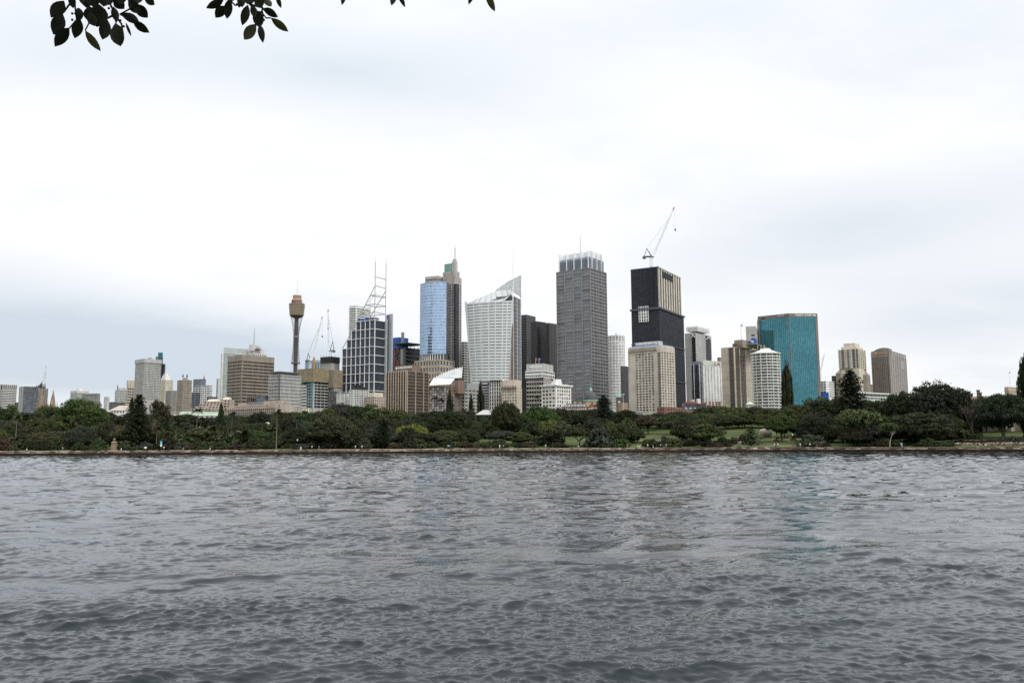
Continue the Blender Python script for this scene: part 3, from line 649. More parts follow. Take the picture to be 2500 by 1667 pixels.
for i in range(9):
    for j in range(2): b.win(Matrix.Translation((q0.x+u2.x*(3+3.4*i)+nn.x*.03-b.off[0], q0.y+u2.y*(3+3.4*i)+nn.y*.03-b.off[1], zat(430, 1017+j*7, 640)-b.off[2])) @ Matrix.Rotation(math.atan2(u2.y, u2.x), 4, 'Z') @ Matrix.Diagonal((1.2, .1, 1.5, 1)), 1.2, 1.5, g_dark)
b.finish(thr=3)

# green glass tower with the framed screen on top
b = tower('glass_tower', 'green glass tower in a white frame with tall open glass screens on top', 540, 545, 606, 862, 990, 1250, S(nc=1, nr=28, wf=.5, hf=.8), S(nc=9, nr=28, wf=.96, hf=.62), white, g_green, th=50, fin=False)
u = (b.R-b.C).normalized(); n = Vector((u.y, -u.x)); W = (b.R-b.C).length; zt = zat(545, 847, 1250)
for a0, a1 in ((.3, W*.50), (W*.515, W*.98)):
    b.mb('roof_screen', g_pale).fbox(b.C, u, n, a0, a1, b.z1+.3, zt-.6, -.35, -.1)
for a0, a1, z0, z1 in ((0, .5, b.z1, zt), (W*.5, W*.5+.5, b.z1, zt), (W*.985, W*.985+.5, b.z1, zt), (0, W, zt-.7, zt)): b.mb('screen_frame', steel_w).fbox(b.C, u, n, a0, a1, z0, z1+.01, -.5, .12)
for k in range(6): b.mb('screen_rail', steel_w).fbox(b.C, u, n, .5, W*.98, b.z1+1.4*k+.6, b.z1+1.4*k+.72, -.06, .05)
mast(b, 'edge_fin', 539, 847, 990, 1251, .9, white, .9); b.finish()
# art-deco tower top behind the brown tower
b = tower('office_tower', 'white stepped old tower with long mast behind the brown banded tower', 604, 620, 652, 862, 900, 1260, S(nc=4, nr=4, wf=.4, hf=.5), S(nc=7, nr=4, wf=.4, hf=.5), offwhite, g_dark, th=30, fin=False)
block(b, 'crown_step', offwhite, 606, 620, 646, 852, 863, 1266, 30); block(b, 'lantern', lgrey, 622, 628, 636, 846, 853, 1268, 30); block(b, 'crown_step', offwhite, 608, 617, 631, 841, 856, 1262, 30)
block(b, 'lantern_canopy', dgrey, 618, 627, 641, 851, 852, 1263, 30); mast(b, 'mast', 620, 800, 842, 1266, .75, steel_g, .3); b.finish()
b = tower('office_tower', 'brown concrete tower with deep horizontal window bands left of the needle tower', 557, 592, 670, 866, 992, 1000, S(nc=3, nr=14, wf=.95, hf=.5, mt=13), S(nc=6, nr=14, wf=.95, hf=.5, mt=13), brown, g_dark, th=40, fin=False, dep=1.1, proud='band', both=.35)
for p, q, k in ((b.L, b.C, 3), (b.C, b.R, 6)):
    u = (q-p).normalized(); n = Vector((u.y, -u.x)); W = (q-p).length
    for j in range(14):
        zz = b.z0+(b.z1-13*1000/F-b.z0)*(j+.5)/14; b.mb('sun_shelf', brown).fbox(p, u, n, .2, W-.2, zz-.10, zz+.12, -.9, -.15)
p = pt(575, 876, 1000); b.finish()
b = tower('office_block', 'grey office block of pale panels and closely gridded windows beneath the needle tower', 657, 683, 736, 914, 1006, 850, S(nc=7, nr=11, wf=.86, hf=.6, proud='pier'), S(nc=17, nr=11, wf=.62, hf=.62, proud='pier'), lgrey, g_mid, th=36, fin=False)
block(b, 'roof_canopy', dgrey, 660, 683, 731, 906, 909, 852, 36); block(b, 'plant_room', bluegrey, 665, 685, 727, 909, 915, 856, 36)
u = Vector((0, 0)); b.mb('corner_fin', dgrey).box(b.C.x-.6, b.C.x+.6, b.C.y-.6, b.C.y+.6, b.z0, b.z1+1); b.finish()
tower('office_block', 'blue grey metal block with stepped roof between the brown tower and the grey gridded block', 626, 640, 657, 965, 985, 860, S(nc=1, nr=2, wf=.7, hf=.6), S(nc=3, nr=2, wf=.8, hf=.5), bluegrey, g_mid, th=36)
tower('plant_building', 'small brown plant block on the roofs in front of the brown tower', 603, 612, 628, 968, 986, 880, S(nc=2, nr=1), S(nc=3, nr=1), brown2, g_dark, th=36)
# long pink low building with raked sunshades
b = Bld('long_building', 'long low pink building with raked sunshades and colonnaded windows below the brown tower', 'building', None, (pt(618, 1005, 740).x, 740)); b.D = 740
q0, q1 = pt(556, 1008, 760), pt(681, 1008, 720); q0, q1 = Vector((q0.x, q0.y)), Vector((q1.x, q1.y)); u2 = (q1-q0).normalized(); nn = Vector((u2.y, -u2.x)); W = (q1-q0).length
z0, z1 = zat(618, 1011, 740), zat(618, 992, 740)
b.mb('wall', pinkish).fbox(q0, u2, nn, .1, W-.1, b.base-2, z1-.3, -16, -.9)
b.facade(q0, q1, z0, z1-2.0, 26, 2, pinkish, g_dark, wf=.74, hf=.7, dep=.5)
for i in range(26):
    a = W*(i+.5)/26; A = q0+u2*(a-.5); B = q0+u2*(a+.9)
    b.mb('sunshade', mat('pale_pink_precast', (.5, .40, .34), .85)).bar((A.x+nn.x*1.3, A.y+nn.y*1.3, z1-2.1), (B.x-nn.x*.4, B.y-nn.y*.4, z1+.9), .28)
b.mb('eaves', mat('pale_pink_precast', (.5, .40, .34), .85)).fbox(q0, u2, nn, -.4, W+.4, z1+.7, z1+1.3, -3, -.2)
b.mb('roof_slab', roofgrey).fbox(q0, u2, nn, W*.33, W*.62, z1+1.2, z1+4.2, -12, -4); b.mb('roof_slab', pinkish).fbox(q0, u2, nn, W*.12, W*.33, z1+1.2, z1+3.2, -12, -4.2); b.mb('roof_slab', pinkish).fbox(q0, u2, nn, W*.62, W*.97, z1+1.2, z1+4.4, -12, -4.4)
b.mb('end_wall', pinkish).fbox(q0, u2, nn, W*.93, W*.985, z0, z1+1, -1.0, .5); b.finish()
tower('house', 'low beige house with roof boxes at the foot of the scaffolded building', 724, 736, 760, 996, 1003, 690, S(nc=2, nr=1, wf=.4, hf=.5), S(nc=4, nr=1, wf=.4, hf=.5), cream, g_dark, th=36)

# needle tower
b = Bld('observation_tower', 'tall needle tower with golden drum turret, cables and antenna', 'tower', None, (pt(724, 900, 1540).x, 1540)); b.D = 1540
DT = 1540; p = pt(724.6, 760, DT); tx, ty = p.x, p.y; zz = lambda y: zat(724.6, y, DT); mm = DT/F
b.mb('shaft', mat('brown_grey_shaft', (.085, .072, .066), .7, vary=.2)).lathe(tx, ty, [(3.7, b.base), (3.7, zz(775))], 16)
for k in range(30):
    z = zz(905)+(zz(776)-zz(905))*k/30; b.mb('shaft_ring', dgrey).lathe(tx, ty, [(3.88, z), (3.88, z+.5)], 16)
b.mb('shaft_collar', lgrey).lathe(tx, ty, [(4.6, zz(824)), (4.6, zz(820))], 16)
tur = b.mb('turret', gold)
prof = [(12.2, zz(771)), (12.6, zz(770))]
for k in range(5):
    y0 = 770-k*4.8; r0 = 12.6+k*.33; prof += [(r0, zz(y0)), (r0+.25, zz(y0-3.2))]
prof += [(14.3, zz(746)), (14.3, zz(745))]
tur.lathe(tx, ty, prof, 32)
for k in range(5):
    y0 = 770-k*4.8-3.3; b.mb('window_band', g_brown).lathe(tx, ty, [(12.95+k*.33, zz(y0)), (13.0+k*.33, zz(y0-1.4))], 32)
b.mb('turret_base', mat('brown_grey_shaft', (.085, .072, .066))).lathe(tx, ty, [(4.5, zz(777)), (9, zz(774.5)), (12, zz(771.2))], 32)
b.mb('platform', dgrey).lathe(tx, ty, [(13.6, zz(744.9)), (13.8, zz(742)), (9.5, zz(741.4))], 32)
b.mb('sign_drum', gold).lathe(tx, ty, [(9.4, zz(742)), (9.2, zz(732)), (8.6, zz(731))], 32)
b.mb('neck', white).lathe(tx, ty, [(6.6, zz(731)), (6.4, zz(728))], 24)
b.mb('cap', gold).lathe(tx, ty, [(7.8, zz(728)), (7.9, zz(722.5)), (7.2, zz(721))], 24)
b.mb('antenna', steel_w).lathe(tx, ty, [(1.0, zz(721)), (.75, zz(700)), (.5, zz(690)), (.9, zz(689.5)), (.9, zz(688)), (.25, zz(686))], 8)
for i in range(28):
    a0 = 2*math.pi*i/28
    for sgn in (1, -1):
        a1, a2 = a0+sgn*1.1, a0+sgn*2.2
        A = Vector((tx+10.8*math.cos(a0), ty+10.8*math.sin(a0), zz(773))); Bm = Vector((tx+5.0*math.cos(a1), ty+5.0*math.sin(a1), zz(822))); Cc = Vector((tx+7.6*math.cos(a2), ty+7.6*math.sin(a2), zz(887)))
        b.mb('stay_cable', dgrey).bar(A, Bm, .10, .10, 3); b.mb('stay_cable', dgrey).bar(Bm, Cc, .10, .10, 3)
b.mb('cable_ring', dgrey).lathe(tx, ty, [(7.9, zz(888)), (7.9, zz(885.6))], 24)
for i in range(12):
    a0 = 2*math.pi*i/12; b.mb('stay_cable', dgrey).bar((tx+7.6*math.cos(a0), ty+7.6*math.sin(a0), zz(887)), (tx+9.2*math.cos(a0), ty+9.2*math.sin(a0), zz(915)), .12, .12, 3)
w = 'Westfield'; me = text_mesh(w, 6.0, redsign, .2, .05); xs = [v.co.x for v in me.vertices]; mid = (max(xs)+min(xs))/2
for v in me.vertices:       # bend the word round the drum
    a = (v.co.x-mid)/9.75; rr = 9.55+v.co.z; v.co = Vector((rr*math.sin(a), -rr*math.cos(a), v.co.y))
o = link('sign_lettering', me, b.root); o.location = (tx-b.off[0], ty-b.off[1], zz(740)-b.off[2]+.6); o.rotation_euler.z = R(-14)
b.finish()

# ------------------------------------------------------------------ buildings, middle
def rails(b, p, q, zs, r, part, material, proud=.2):
    u = (q-p).normalized(); n = Vector((u.y, -u.x)); W = (q-p).length
    for z in zs: b.mb(part, material).fbox(p, u, n, .04, W-.04, z-r, z+r, -.2, proud)
def posts(b, p, q, fr, z0, z1, r, part, material, proud=.25):
    u = (q-p).normalized(); n = Vector((u.y, -u.x)); W = (q-p).length
    for f in fr: b.mb(part, material).fbox(p, u, n, max(0.0, W*f-r), min(W, W*f+r), z0, z1, -.2, proud)

# scaffolded building under construction
b = tower('construction_building', 'half built office block wrapped in tan sheeting above open concrete floors', 727, 766, 812, 931, 996, 1000, S(nc=3, nr=9, wf=.97, hf=.78, glass=g_tealL), S(nc=5, nr=9, wf=.97, hf=.72), lgrey, g_char, th=36, fin=False, dep=1.6)
for k, (xl, xc, xr, yt, yb, d) in enumerate(((727, 766, 807, 899, 931, 997), (800, 815, 837, 903, 945, 1012))):
    Lp, Cp, Rp, Bp, z0, z1 = block(b, 'sheeting', tanm, xl, xc, xr, yt, yb, d, 36)
    for p, q in ((Lp, Cp), (Cp, Rp)):
        W = (q-p).length; posts(b, p, q, [i/9 for i in range(10)], z0, z1+.8, .1, 'scaffold_tube', steel_g, .15); rails(b, p, q, [z0+(z1-z0)*j/5 for j in range(6)], .09, 'scaffold_tube', steel_g, .12)
block(b, 'concrete_floor', grey, 806, 816, 835, 945, 1000, 1014, 36)
u = (b.C-b.L).normalized(); n = Vector((u.y, -u.x)); W = (b.C-b.L).length
b.mb('hoist_shaft', black).fbox(b.L, u, n, W*.50, W*.62, zat(766, 931, 1000), zat(766, 900, 1000), -.1, .9)
b.mb('balcony_stack', steel_w)
for j in range(8):
    z = b.z0+(b.z1-b.z0)*(j+.3)/9; b.mb('balcony_stack', steel_w).fbox(b.L, u, n, W*.28, W*.58, z, z+1.3, -.2, 1.3)
mast(b, 'orange_hoist_mast', 766.5, 872, 902, 998, 1.1, mat('orange_steel', (.45, .2, .05), .7), 1.0)
b.finish()
b = tower('lift_core', 'bare concrete lift core with black formwork box under a white crane', 783, 809, 829, 884, 906, 1035, S(nc=7, nr=4, wf=.45, hf=.45), S(nc=3, nr=4, wf=.2, hf=.3), lgrey, g_dark, th=30, fin=False)
block(b, 'formwork', black, 782, 809, 830, 870, 884, 1033, 30); rails(b, b.L, b.C, [b.z1+1, b.z1+3.4, b.z1+6], .12, 'formwork_rail', steel_g, .8)
for px in (784, 790, 797, 803, 809, 818, 826): mast(b, 'handrail_post', px, 867, 870, 1034+abs(px-809)*.5, .25, steel_g, .25)
b.finish()
b = tower('glass_block', 'pale blue glass block with sloping roof behind the tan sheeting', 745, 774, 783, 884, 902, 1180, S(nc=8, nr=4, wf=.93, hf=.9), S(nc=2, nr=4, wf=.9, hf=.9), bluegrey, g_sky, th=20, fin=False)
b.mb('sloping_roof', g_sky).prism([b.L, b.C, b.R, b.B], b.z1-.3, 0, [(b.L.x, b.L.y, b.z1), (b.C.x, b.C.y, b.z1+3), (b.R.x, b.R.y, b.z1+3), (b.B.x, b.B.y, b.z1)]); b.finish()
luffing_crane('white luffing crane leaning right, over the tan sheeted building', 757, 902, 881, (787, 772), 1010, w=2.0, r=.2, back=8, yframe=862)
luffing_crane('white luffing crane with near upright jib on the black formwork box', 807, 870, 857, (801, 755), 1036, w=2.0, r=.2, back=8, yframe=833)

tower('office_block', 'dark grey low block with small white framed windows left of two white gridded blocks', 800, 822, 829, 955, 1000, 720, S(nc=5, nr=9, wf=.8, hf=.6), None, dgrey, g_blind, th=30)
b = tower('office_block', 'white gridded low block with wide blue green windows, middle of three', 822, 850, 858, 960, 1000, 700, S(nc=3, nr=8, wf=.88, hf=.55), S(nc=1, nr=8, wf=.5, hf=.5), white, g_mid, th=15)
b = tower('office_block', 'white and dark gridded block with black plant room below the navy grid tower', 852, 862, 900, 951, 1003, 690, S(nc=2, nr=12, wf=.5, hf=.6), S(nc=9, nr=12, wf=.72, hf=.68), white, g_dark, th=50, fin=False)
block(b, 'plant_room', black, 857, 865, 894, 944, 952, 696, 50); block(b, 'plant_room', black, 862, 868, 884, 939, 945, 700, 50); b.finish()
b = tower('old_building', 'pink rendered old building with small windows and stepped roof, left of the brown finned tower', 888, 914, 941, 968, 1003, 680, S(nc=5, nr=5, wf=.4, hf=.55), S(nc=5, nr=5, wf=.3, hf=.5), pinkish, g_dark, th=40, fin=False)
block(b, 'roof_storey', cream, 900, 914, 936, 958, 969, 684, 40); b.finish()
tower('office_tower', 'white tower with dark horizontal slots behind the navy grid tower', 852.5, 869.5, 906, 745, 900, 1400, S(nc=1, nr=26, wf=.86, hf=.45, mt=6), S(nc=1, nr=26, wf=.86, hf=.45, mt=6), white, g_dark, th=33)

# navy grid tower with stepped flank and white steel mast frame
Dk = 1000; Lp, Cp, Rp, Bp = plan3(837.4, 914.6, 941, 781, Dk, 33)
b = Bld('office_tower', 'navy glass tower in a white grid with stepped left flank and tall white mast frame', 'building', None, (Cp.x, Cp.y)); b.D = Dk
zr = lambda y: zat(914.6, y, Dk)
zbot, rowh = zr(781+21.6*10), (zr(781)-zr(781+21.6*10))/10
u = (Cp-Lp).normalized(); W = (Cp-Lp).length; ncol = 7; rows_of = [6.65, 7.65, 8.7, 9.75, 10, 10, 10]
rowsN = [7, 8, 9, 10, 10, 10, 10]
for i in range(ncol):
    a, c_ = Lp+u*(W*i/ncol), Lp+u*(W*(i+1)/ncol); zt = zbot+rowh*rowsN[i]
    b.facade(a, c_, zbot, zt, 3, rowsN[i], bluegrey, g_navy, wf=.93, hf=.985, dep=.5, wname='glass_panel')
    back = (Rp-Cp)
    b.mb('wall', bluegrey).prism(inset([a, c_, c_+back, a+back], .42), b.base, zt-.4)
    n = Vector((u.y, -u.x))
    b.mb('white_grid', steel_w).fbox(Lp, u, n, W*i/ncol-.32, W*i/ncol+.32, zbot, zt+.3, -.3, .5)
    for j in range(rowsN[i]+1): b.mb('white_grid', steel_w).fbox(Lp, u, n, W*i/ncol+.33, W*(i+1)/ncol-.33, zbot+rowh*j-.3, zbot+rowh*j+.3, -.3, .44)
b.facade(Cp, Rp, zbot, zbot+rowh*10, 10, 10, bluegrey, g_navy, wf=.9, hf=.96, dep=.5, wname='glass_panel')
rails(b, Cp, Rp, [zbot+rowh*j for j in range(11)], .35, 'white_grid', steel_w, .5); posts(b, Cp, Rp, (0, 1), zbot, zbot+rowh*10+.6, .75, 'white_grid', steel_w, .6)
# mast frame on the roof
zt0 = zbot+rowh*10; A0, B0 = Vector((Cp.x, Cp.y, 0)), Vector((Rp.x, Rp.y, 0))
Z = lambda v, z: Vector((v.x, v.y, z)); fm = b.mb('mast_frame', mat('grey_white_steel', (.40, .41, .42), .5)); r = .55
fm.bar(Z(A0, zt0), Z(A0, zr(640)), .5); fm.bar(Z(A0, zr(640)), Z(A0, zr(625)), .2, .1); fm.bar(Z(B0, zt0), Z(B0, zr(636)), .5); fm.bar(Z(B0, zr(636)), Z(B0, zr(618)), .2, .1)
Lb = Lp+Rp-Cp; dA = Z(Vector((Lp.x, Lp.y, 0)), zbot+rowh*7+.3); dB = Z(Vector((Lb.x, Lb.y, 0)), zbot+rowh*7.6); tA, tB = Z(A0, zr(698)), Z(B0, zr(704))
fm.bar(dA, tA, .5); fm.bar(dB, tB, .5)
lev = [676, 698, 720, 742, 762]
for k, y in enumerate(lev):
    z = zr(y); fm.bar(Z(A0, z), Z(B0, z), r)
    if z < tA.z:
        f = (z-dA.z)/(tA.z-dA.z); PA = dA+(tA-dA)*f; PB = dB+(tB-dB)*min(1, (z-dB.z)/(tB.z-dB.z)); PB.z = z
        fm.bar(PA, Z(A0, z), r); fm.bar(PB, Z(B0, z), r); fm.bar(PA, PB, r)
        fm.bar(PA, (PA.x, PA.y, zt0), .25); fm.bar(Z(A0, z), Z(B0, zr(lev[k-1])), .22); fm.bar(PA, Z(A0, zr(lev[k-1])), .2)
    elif k: fm.bar(Z(A0, z), Z(B0, zr(lev[k-1])), .22)
for k, (xl, xc, xr, yt) in enumerate(((874, 893, 905, 777), (893, 911, 925, 774))): block(b, 'roof_plant', bluep if k == 0 else bluegrey, xl, xc, xr, yt, 784, 1008, 33)
Lq, Cq, Rq, Bq, z0, z1 = block(b, 'side_slab', mat('pale_grey_glass_panel', (.40, .43, .47), .25, metal=.2, vary=.05), 950, 957, 960, 766, 1010, 1015, 30)
rails(b, Lq, Cq, [z0+(z1-z0)*j/44 for j in range(45)], .08, 'slab_joint', steel_g, .05)
block(b, 'side_slab', bluegrey, 943, 950, 952, 768, 1010, 1016, 30); block(b, 'side_slab', g_pale, 941, 944.5, 946, 779, 1010, 1012, 30)
b.finish()

# dark block with canopy roof and red brace
b = tower('office_tower', 'dark glass block with floating canopy roof, blue plant boxes and red diagonal braces', 958, 990, 1030, 848, 935, 1120, S(nc=4, nr=9, wf=.95, hf=.8), S(nc=4, nr=9, wf=.97, hf=.7), dgrey, g_char, th=40, fin=False)
block(b, 'plant_room', bluep, 959, 982, 997, 836, 850, 1128, 40); block(b, 'plant_room', bluep, 957, 974, 997, 823, 836, 1133, 40); block(b, 'chimney', grey, 979.5, 983, 987, 811, 838, 1126, 40)
Lq, Cq, Rq, Bq = plan3(955, 990, 1036, 836, 1108, 40); zc0 = zat(990, 836, 1108); b.mb('canopy', dgrey).prism([Lq, Cq, Rq, Bq], zc0-.7, zc0+.5)
u = (b.C-b.L); n = Vector((u.y, -u.x)).normalized()*1.2; Pq = lambda f, y: (b.L.x+u.x*f+n.x, b.L.y+u.y*f+n.y, zat(975, y, 1120))
for a, c_ in (((.05, 842), (.62, 905)), ((.62, 838), (.28, 868)), ((.1, 912), (.3, 868))): b.mb('red_brace', red).bar(Pq(*a), Pq(*c_), .6)
u = (b.R-b.C); n = Vector((u.y, -u.x)).normalized()*.8
for f in (.3, .55, .8, .98): b.mb('canopy_strut', steel_g).bar((b.C.x+u.x*f+n.x, b.C.y+u.y*f+n.y, zat(1000, 852, 1125)), (b.C.x+u.x*(f-.12)+n.x*2, b.C.y+u.y*(f-.12)+n.y*2, zc0-.5), .3)
mast(b, 'corner_column', 981, 853, 890, 1112, 1.6, grey, 1.6); b.finish()

# brown finned tower with sign
b = tower('office_tower', 'brown office tower with pale vertical fins and roof sign below the blue curved tower', 944, 992, 1046, 906, 1010, 700, S(nc=8, nr=13, wf=.88, hf=.55), S(nc=4, nr=13, wf=.96, hf=.5), brown2, g_brown, th=36, fin=False, proud='band')
posts(b, b.L, b.C, [i/8 for i in range(9)], b.z0, b.z1+.8, .28, 'fin', mat('pale_brown_precast', (.40, .33, .26), .85), .8); posts(b, b.C, b.R, (.03, .40, .76, 1), b.z0, b.z1+.8, .3, 'fin', mat('pale_brown_precast', (.40, .33, .26), .85), .8)
Lq, Cq, Rq, Bq, z0, z1 = block(b, 'sign_block', mat('brown_sign_wall', (.19, .14, .11), .85), 964, 1006, 1027, 890.5, 907, 708, 33)
lettering(b, 'GRESHAM', Lq, Cq, z0+(z1-z0)*.50, 2.0, signw, (.22, .98), .3, bold=.03)
u = (Cq-Lq).normalized(); n = Vector((u.y, -u.x)); q = Lq+u*((Cq-Lq).length*.12)+n*.3
b.mb('sign_emblem', signw).bar((q.x, q.y, z0+(z1-z0)*.62), (q.x+n.x*.15, q.y+n.y*.15, z0+(z1-z0)*.62), .9, .9, 14)
b.finish()

# curved blue glass tower with stone shaft and spire
Dk = 1060; b = Bld('skyscraper', 'blue curved glass tower with brown stone shaft, green cap and spire', 'building', None, (pt(1075, 900, Dk).x, Dk)); b.D = Dk
pL, pR = pt(1026, 694, Dk+16), pt(1090, 691, Dk); pl, pr = Vector((pL.x, pL.y)), Vector((pR.x, pR.y)); ch = pr-pl; nrm = Vector((ch.y, -ch.x)).normalized(); NS = 12
arc = [pl+ch*(i/NS)+nrm*(ch.length*.20*4*(i/NS)*(1-i/NS)) for i in range(NS+1)]
zt, zb = zat(1075, 688, Dk), zat(1075, 864, Dk)
for i in range(NS):
    b.facade(arc[i], arc[i+1], zb, zt, 2, 24, bluegrey, g_blue, wf=.97, hf=.86, dep=.35, band=steel_w, pier=mat('blue_grey_mullion', (.2, .27, .36), .4, metal=.4), tilt=.003, wname='glass_panel')
backp = [pr+Vector((6, 26)), pl+Vector((4, 26))]
b.mb('wall', bluegrey).prism([p-nrm*.4 for p in arc]+backp, zb, zt-.4)
for i in range(0, NS, 1):
    q = arc[i]-nrm*1.2; b.mb('column', white).bar((q.x, q.y, zat(1075, 880, Dk)), (q.x, q.y, zb+.2), .7, .7, 8)
b.mb('recess_wall', g_mid).prism([p-nrm*3.4 for p in arc]+backp, zat(1075, 880, Dk), zb)
stone = mat('pink_brown_stone', (.40, .36, .335), .75, streak=.2)
def part_tower(xl, xc, xr, yt, yb, D, lf, rf, th, wall=stone, glass=g_dark, **kw):
    Lp, Cp, Rp, Bp = plan3(xl, xc, xr, yt, D, th); z1, z0 = zat(xc, yt, D), zat(xc, yb, D); m_ = D/F
    b.mb('wall', wall).prism(inset([Lp, Cp, Rp, Bp], kw.get('dep', .6)*.9), z0, z1-.5)
    for (p, q, sp) in ((Lp, Cp, lf), (Cp, Rp, rf)):
        if not sp: continue
        k = dict(kw); k.update(sp); nc, nr = k.pop('nc'), k.pop('nr'); k['mt'] = k.get('mt', 0)*m_; g = k.pop('glass', glass)
        b.facade(p, q, z0, z1, nc, nr, wall, g, **k)
    return Lp, Cp, Rp, Bp, z0, z1
part_tower(1089, 1109, 1127, 675, 932, Dk+6, S(nc=3, nr=34, wf=.45, hf=.5, mt=18), S(nc=4, nr=34, wf=.45, hf=.5, mt=18), 36)
Lq, Cq, Rq, Bq = plan3(1108, 1114, 1120.5, 692, Dk+2, 36)
b.facade(Lq, Cq, zat(1112, 932, Dk), zat(1112, 692, Dk), 2, 36, dgrey, g_navy, wf=.9, hf=.82, dep=.3); b.facade(Cq, Rq, zat(1112, 932, Dk), zat(1112, 692, Dk), 2, 36, dgrey, g_navy, wf=.9, hf=.82, dep=.3)
b.mb('bay', dgrey).prism(inset([Lq, Cq, Rq, Bq], .28), zat(1112, 932, Dk), zat(1112, 692, Dk))
part_tower(1081, 1108, 1122, 661, 692, Dk+9, S(nc=3, nr=2, wf=.05, hf=.1), S(nc=3, nr=2, wf=.05, hf=.1), 36)
part_tower(1038, 1070, 1084, 673, 696, Dk+14, S(nc=1, nr=3, wf=.96, hf=.5, mt=6), S(nc=1, nr=3, wf=.9, hf=.4, mt=6), 25)
part_tower(1085, 1101, 1112, 643, 662, Dk+12, S(nc=1, nr=4, wf=.98, hf=.7, glass=g_green), S(nc=1, nr=4, wf=.98, hf=.7, glass=g_green), 36, wall=mat('pale_green_metal', (.28, .45, .40), .5))
block(b, 'pinnacle', lgrey, 1103, 1110, 1117, 637, 663, Dk+10, 36); block(b, 'pinnacle', lgrey, 1105.5, 1110, 1115, 632, 638, Dk+10, 36)
p = pt(1110.8, 632, Dk+14); lattice(b.mb('spire', steel_g), p, (p.x, p.y, zat(1110.8, 606, Dk+14)), 1.4, 10, .16); mast(b, 'spire', 1110.8, 600, 607, Dk+14, .25, steel_g)
b.mb('shaft_rib', lgrey).bar((pt(1112, 676, Dk+3).x, Dk+3, zat(1112, 676, Dk)), (pt(1112, 640, Dk+3).x, Dk+3, zat(1112, 640, Dk)), 1.4, 1.1)
part_tower(1011.5, 1074, 1110, 877, 990, Dk-45, S(nc=9, nr=7, wf=.55, hf=.62), S(nc=5, nr=7, wf=.6, hf=.62), 33, wall=mat('pale_beige_stone', (.46, .39, .32), .8, streak=.2), glass=g_mid)
b.finish()
tower('office_tower', 'brown and white banded tower between the blue curved tower and the sail topped tower', 1118, 1134, 1156, 834, 935, 1150, S(nc=1, nr=16, wf=.94, hf=.5), S(nc=3, nr=16, wf=.9, hf=.5), lgrey, g_dark, th=36, fin=True)

# sail topped tower
Dk = 1000; b = Bld('skyscraper', 'white glass tower with curved sail roof, flared facade and thin mast', 'building', None, (pt(1200, 930, Dk).x, Dk)); b.D = Dk
BL, BR, TL, TR = pt(1151, 934, Dk+14), pt(1244.5, 934, Dk), pt(1139.5, 743, Dk+14), pt(1251.5, 736, Dk)
chd = Vector((BR.x-BL.x, BR.y-BL.y)); nb = Vector((chd.y, -chd.x, 0)).normalized() if False else Vector((chd.y, -chd.x)).normalized()
nv3 = Vector((nb.x, nb.y, 0))
def SP(s_, t_, d=0): return (BL.lerp(BR, s_)).lerp(TL.lerp(TR, s_), t_)+nv3*(d+9*4*s_*(1-s_)*.55)
NR, NCc = 27, 22
wht = mat('white_ceramic_panel', (.60, .62, .62), .4, spec=.5, vary=.05)
gl = b.mb('spandrel', wht)
for j in range(NR+1):
    t0, t1 = j/NR-.011, j/NR+.010
    for i in range(NCc):
        s0, s1 = i/NCc, (i+1)/NCc
        gl.hexa([SP(s0, t0, .25), SP(s1, t0, .25), SP(s1, t0, -.3), SP(s0, t0, -.3), SP(s0, t1, .25), SP(s1, t1, .25), SP(s1, t1, -.3), SP(s0, t1, -.3)])
for k, s_ in enumerate((0.005, .16, .31, .345, .50, .655, .81, .90, .995)):
    wd = .006 if k in (2, 3) else .010
    b.mb('pier', wht).hexa([SP(s_-wd, -.01, .32), SP(s_+wd, -.01, .32), SP(s_+wd, -.01, -.3), SP(s_-wd, -.01, -.3), SP(s_-wd, 1.01, .32), SP(s_+wd, 1.01, .32), SP(s_+wd, 1.01, -.3), SP(s_-wd, 1.01, -.3)])
for j in range(NR):
    for i in range(NCc):
        c0 = SP((i+.5)/NCc, (j+.5)/NR, -.05); ux = (SP((i+1)/NCc, (j+.5)/NR)-SP(i/NCc, (j+.5)/NR)); uz = SP((i+.5)/NCc, (j+1)/NR)-SP((i+.5)/NCc, j/NR)
        w_, h_ = ux.length, uz.length; ux.normalize(); uz.normalize(); uy = uz.cross(ux)
        M = Matrix(((ux.x, uy.x, uz.x, c0.x-b.off[0]), (ux.y, uy.y, uz.y, c0.y-b.off[1]), (ux.z, uy.z, uz.z, c0.z-b.off[2]), (0, 0, 0, 1)))
        b.win(M @ Matrix.Diagonal((w_*.97, .1, h_*.95, 1)), w_, h_, g_frit, 'window')
bkL, bkR = Vector((BL.x+12, BL.y+30)), Vector((pt(1270, 934, Dk+40).x, Dk+44))
zt = TR.z; core = [(SP(i/8, 0).x, SP(i/8, 0).y) for i in range(9)]; coret = [(SP(i/8, 1, -.5).x, SP(i/8, 1, -.5).y, TL.z+(TR.z-TL.z)*i/8-.6) for i in range(9)]
b.mb('wall', lgrey).prism(core+[tuple(bkR), tuple(bkL)], BL.z, 0, coret+[(bkR.x, bkR.y, zt-1), (bkL.x, bkL.y, zt-1)])
b.mb('wall', lgrey).prism([tuple(Vector(p)) for p in core]+[tuple(bkR), tuple(bkL)], b.base, BL.z)
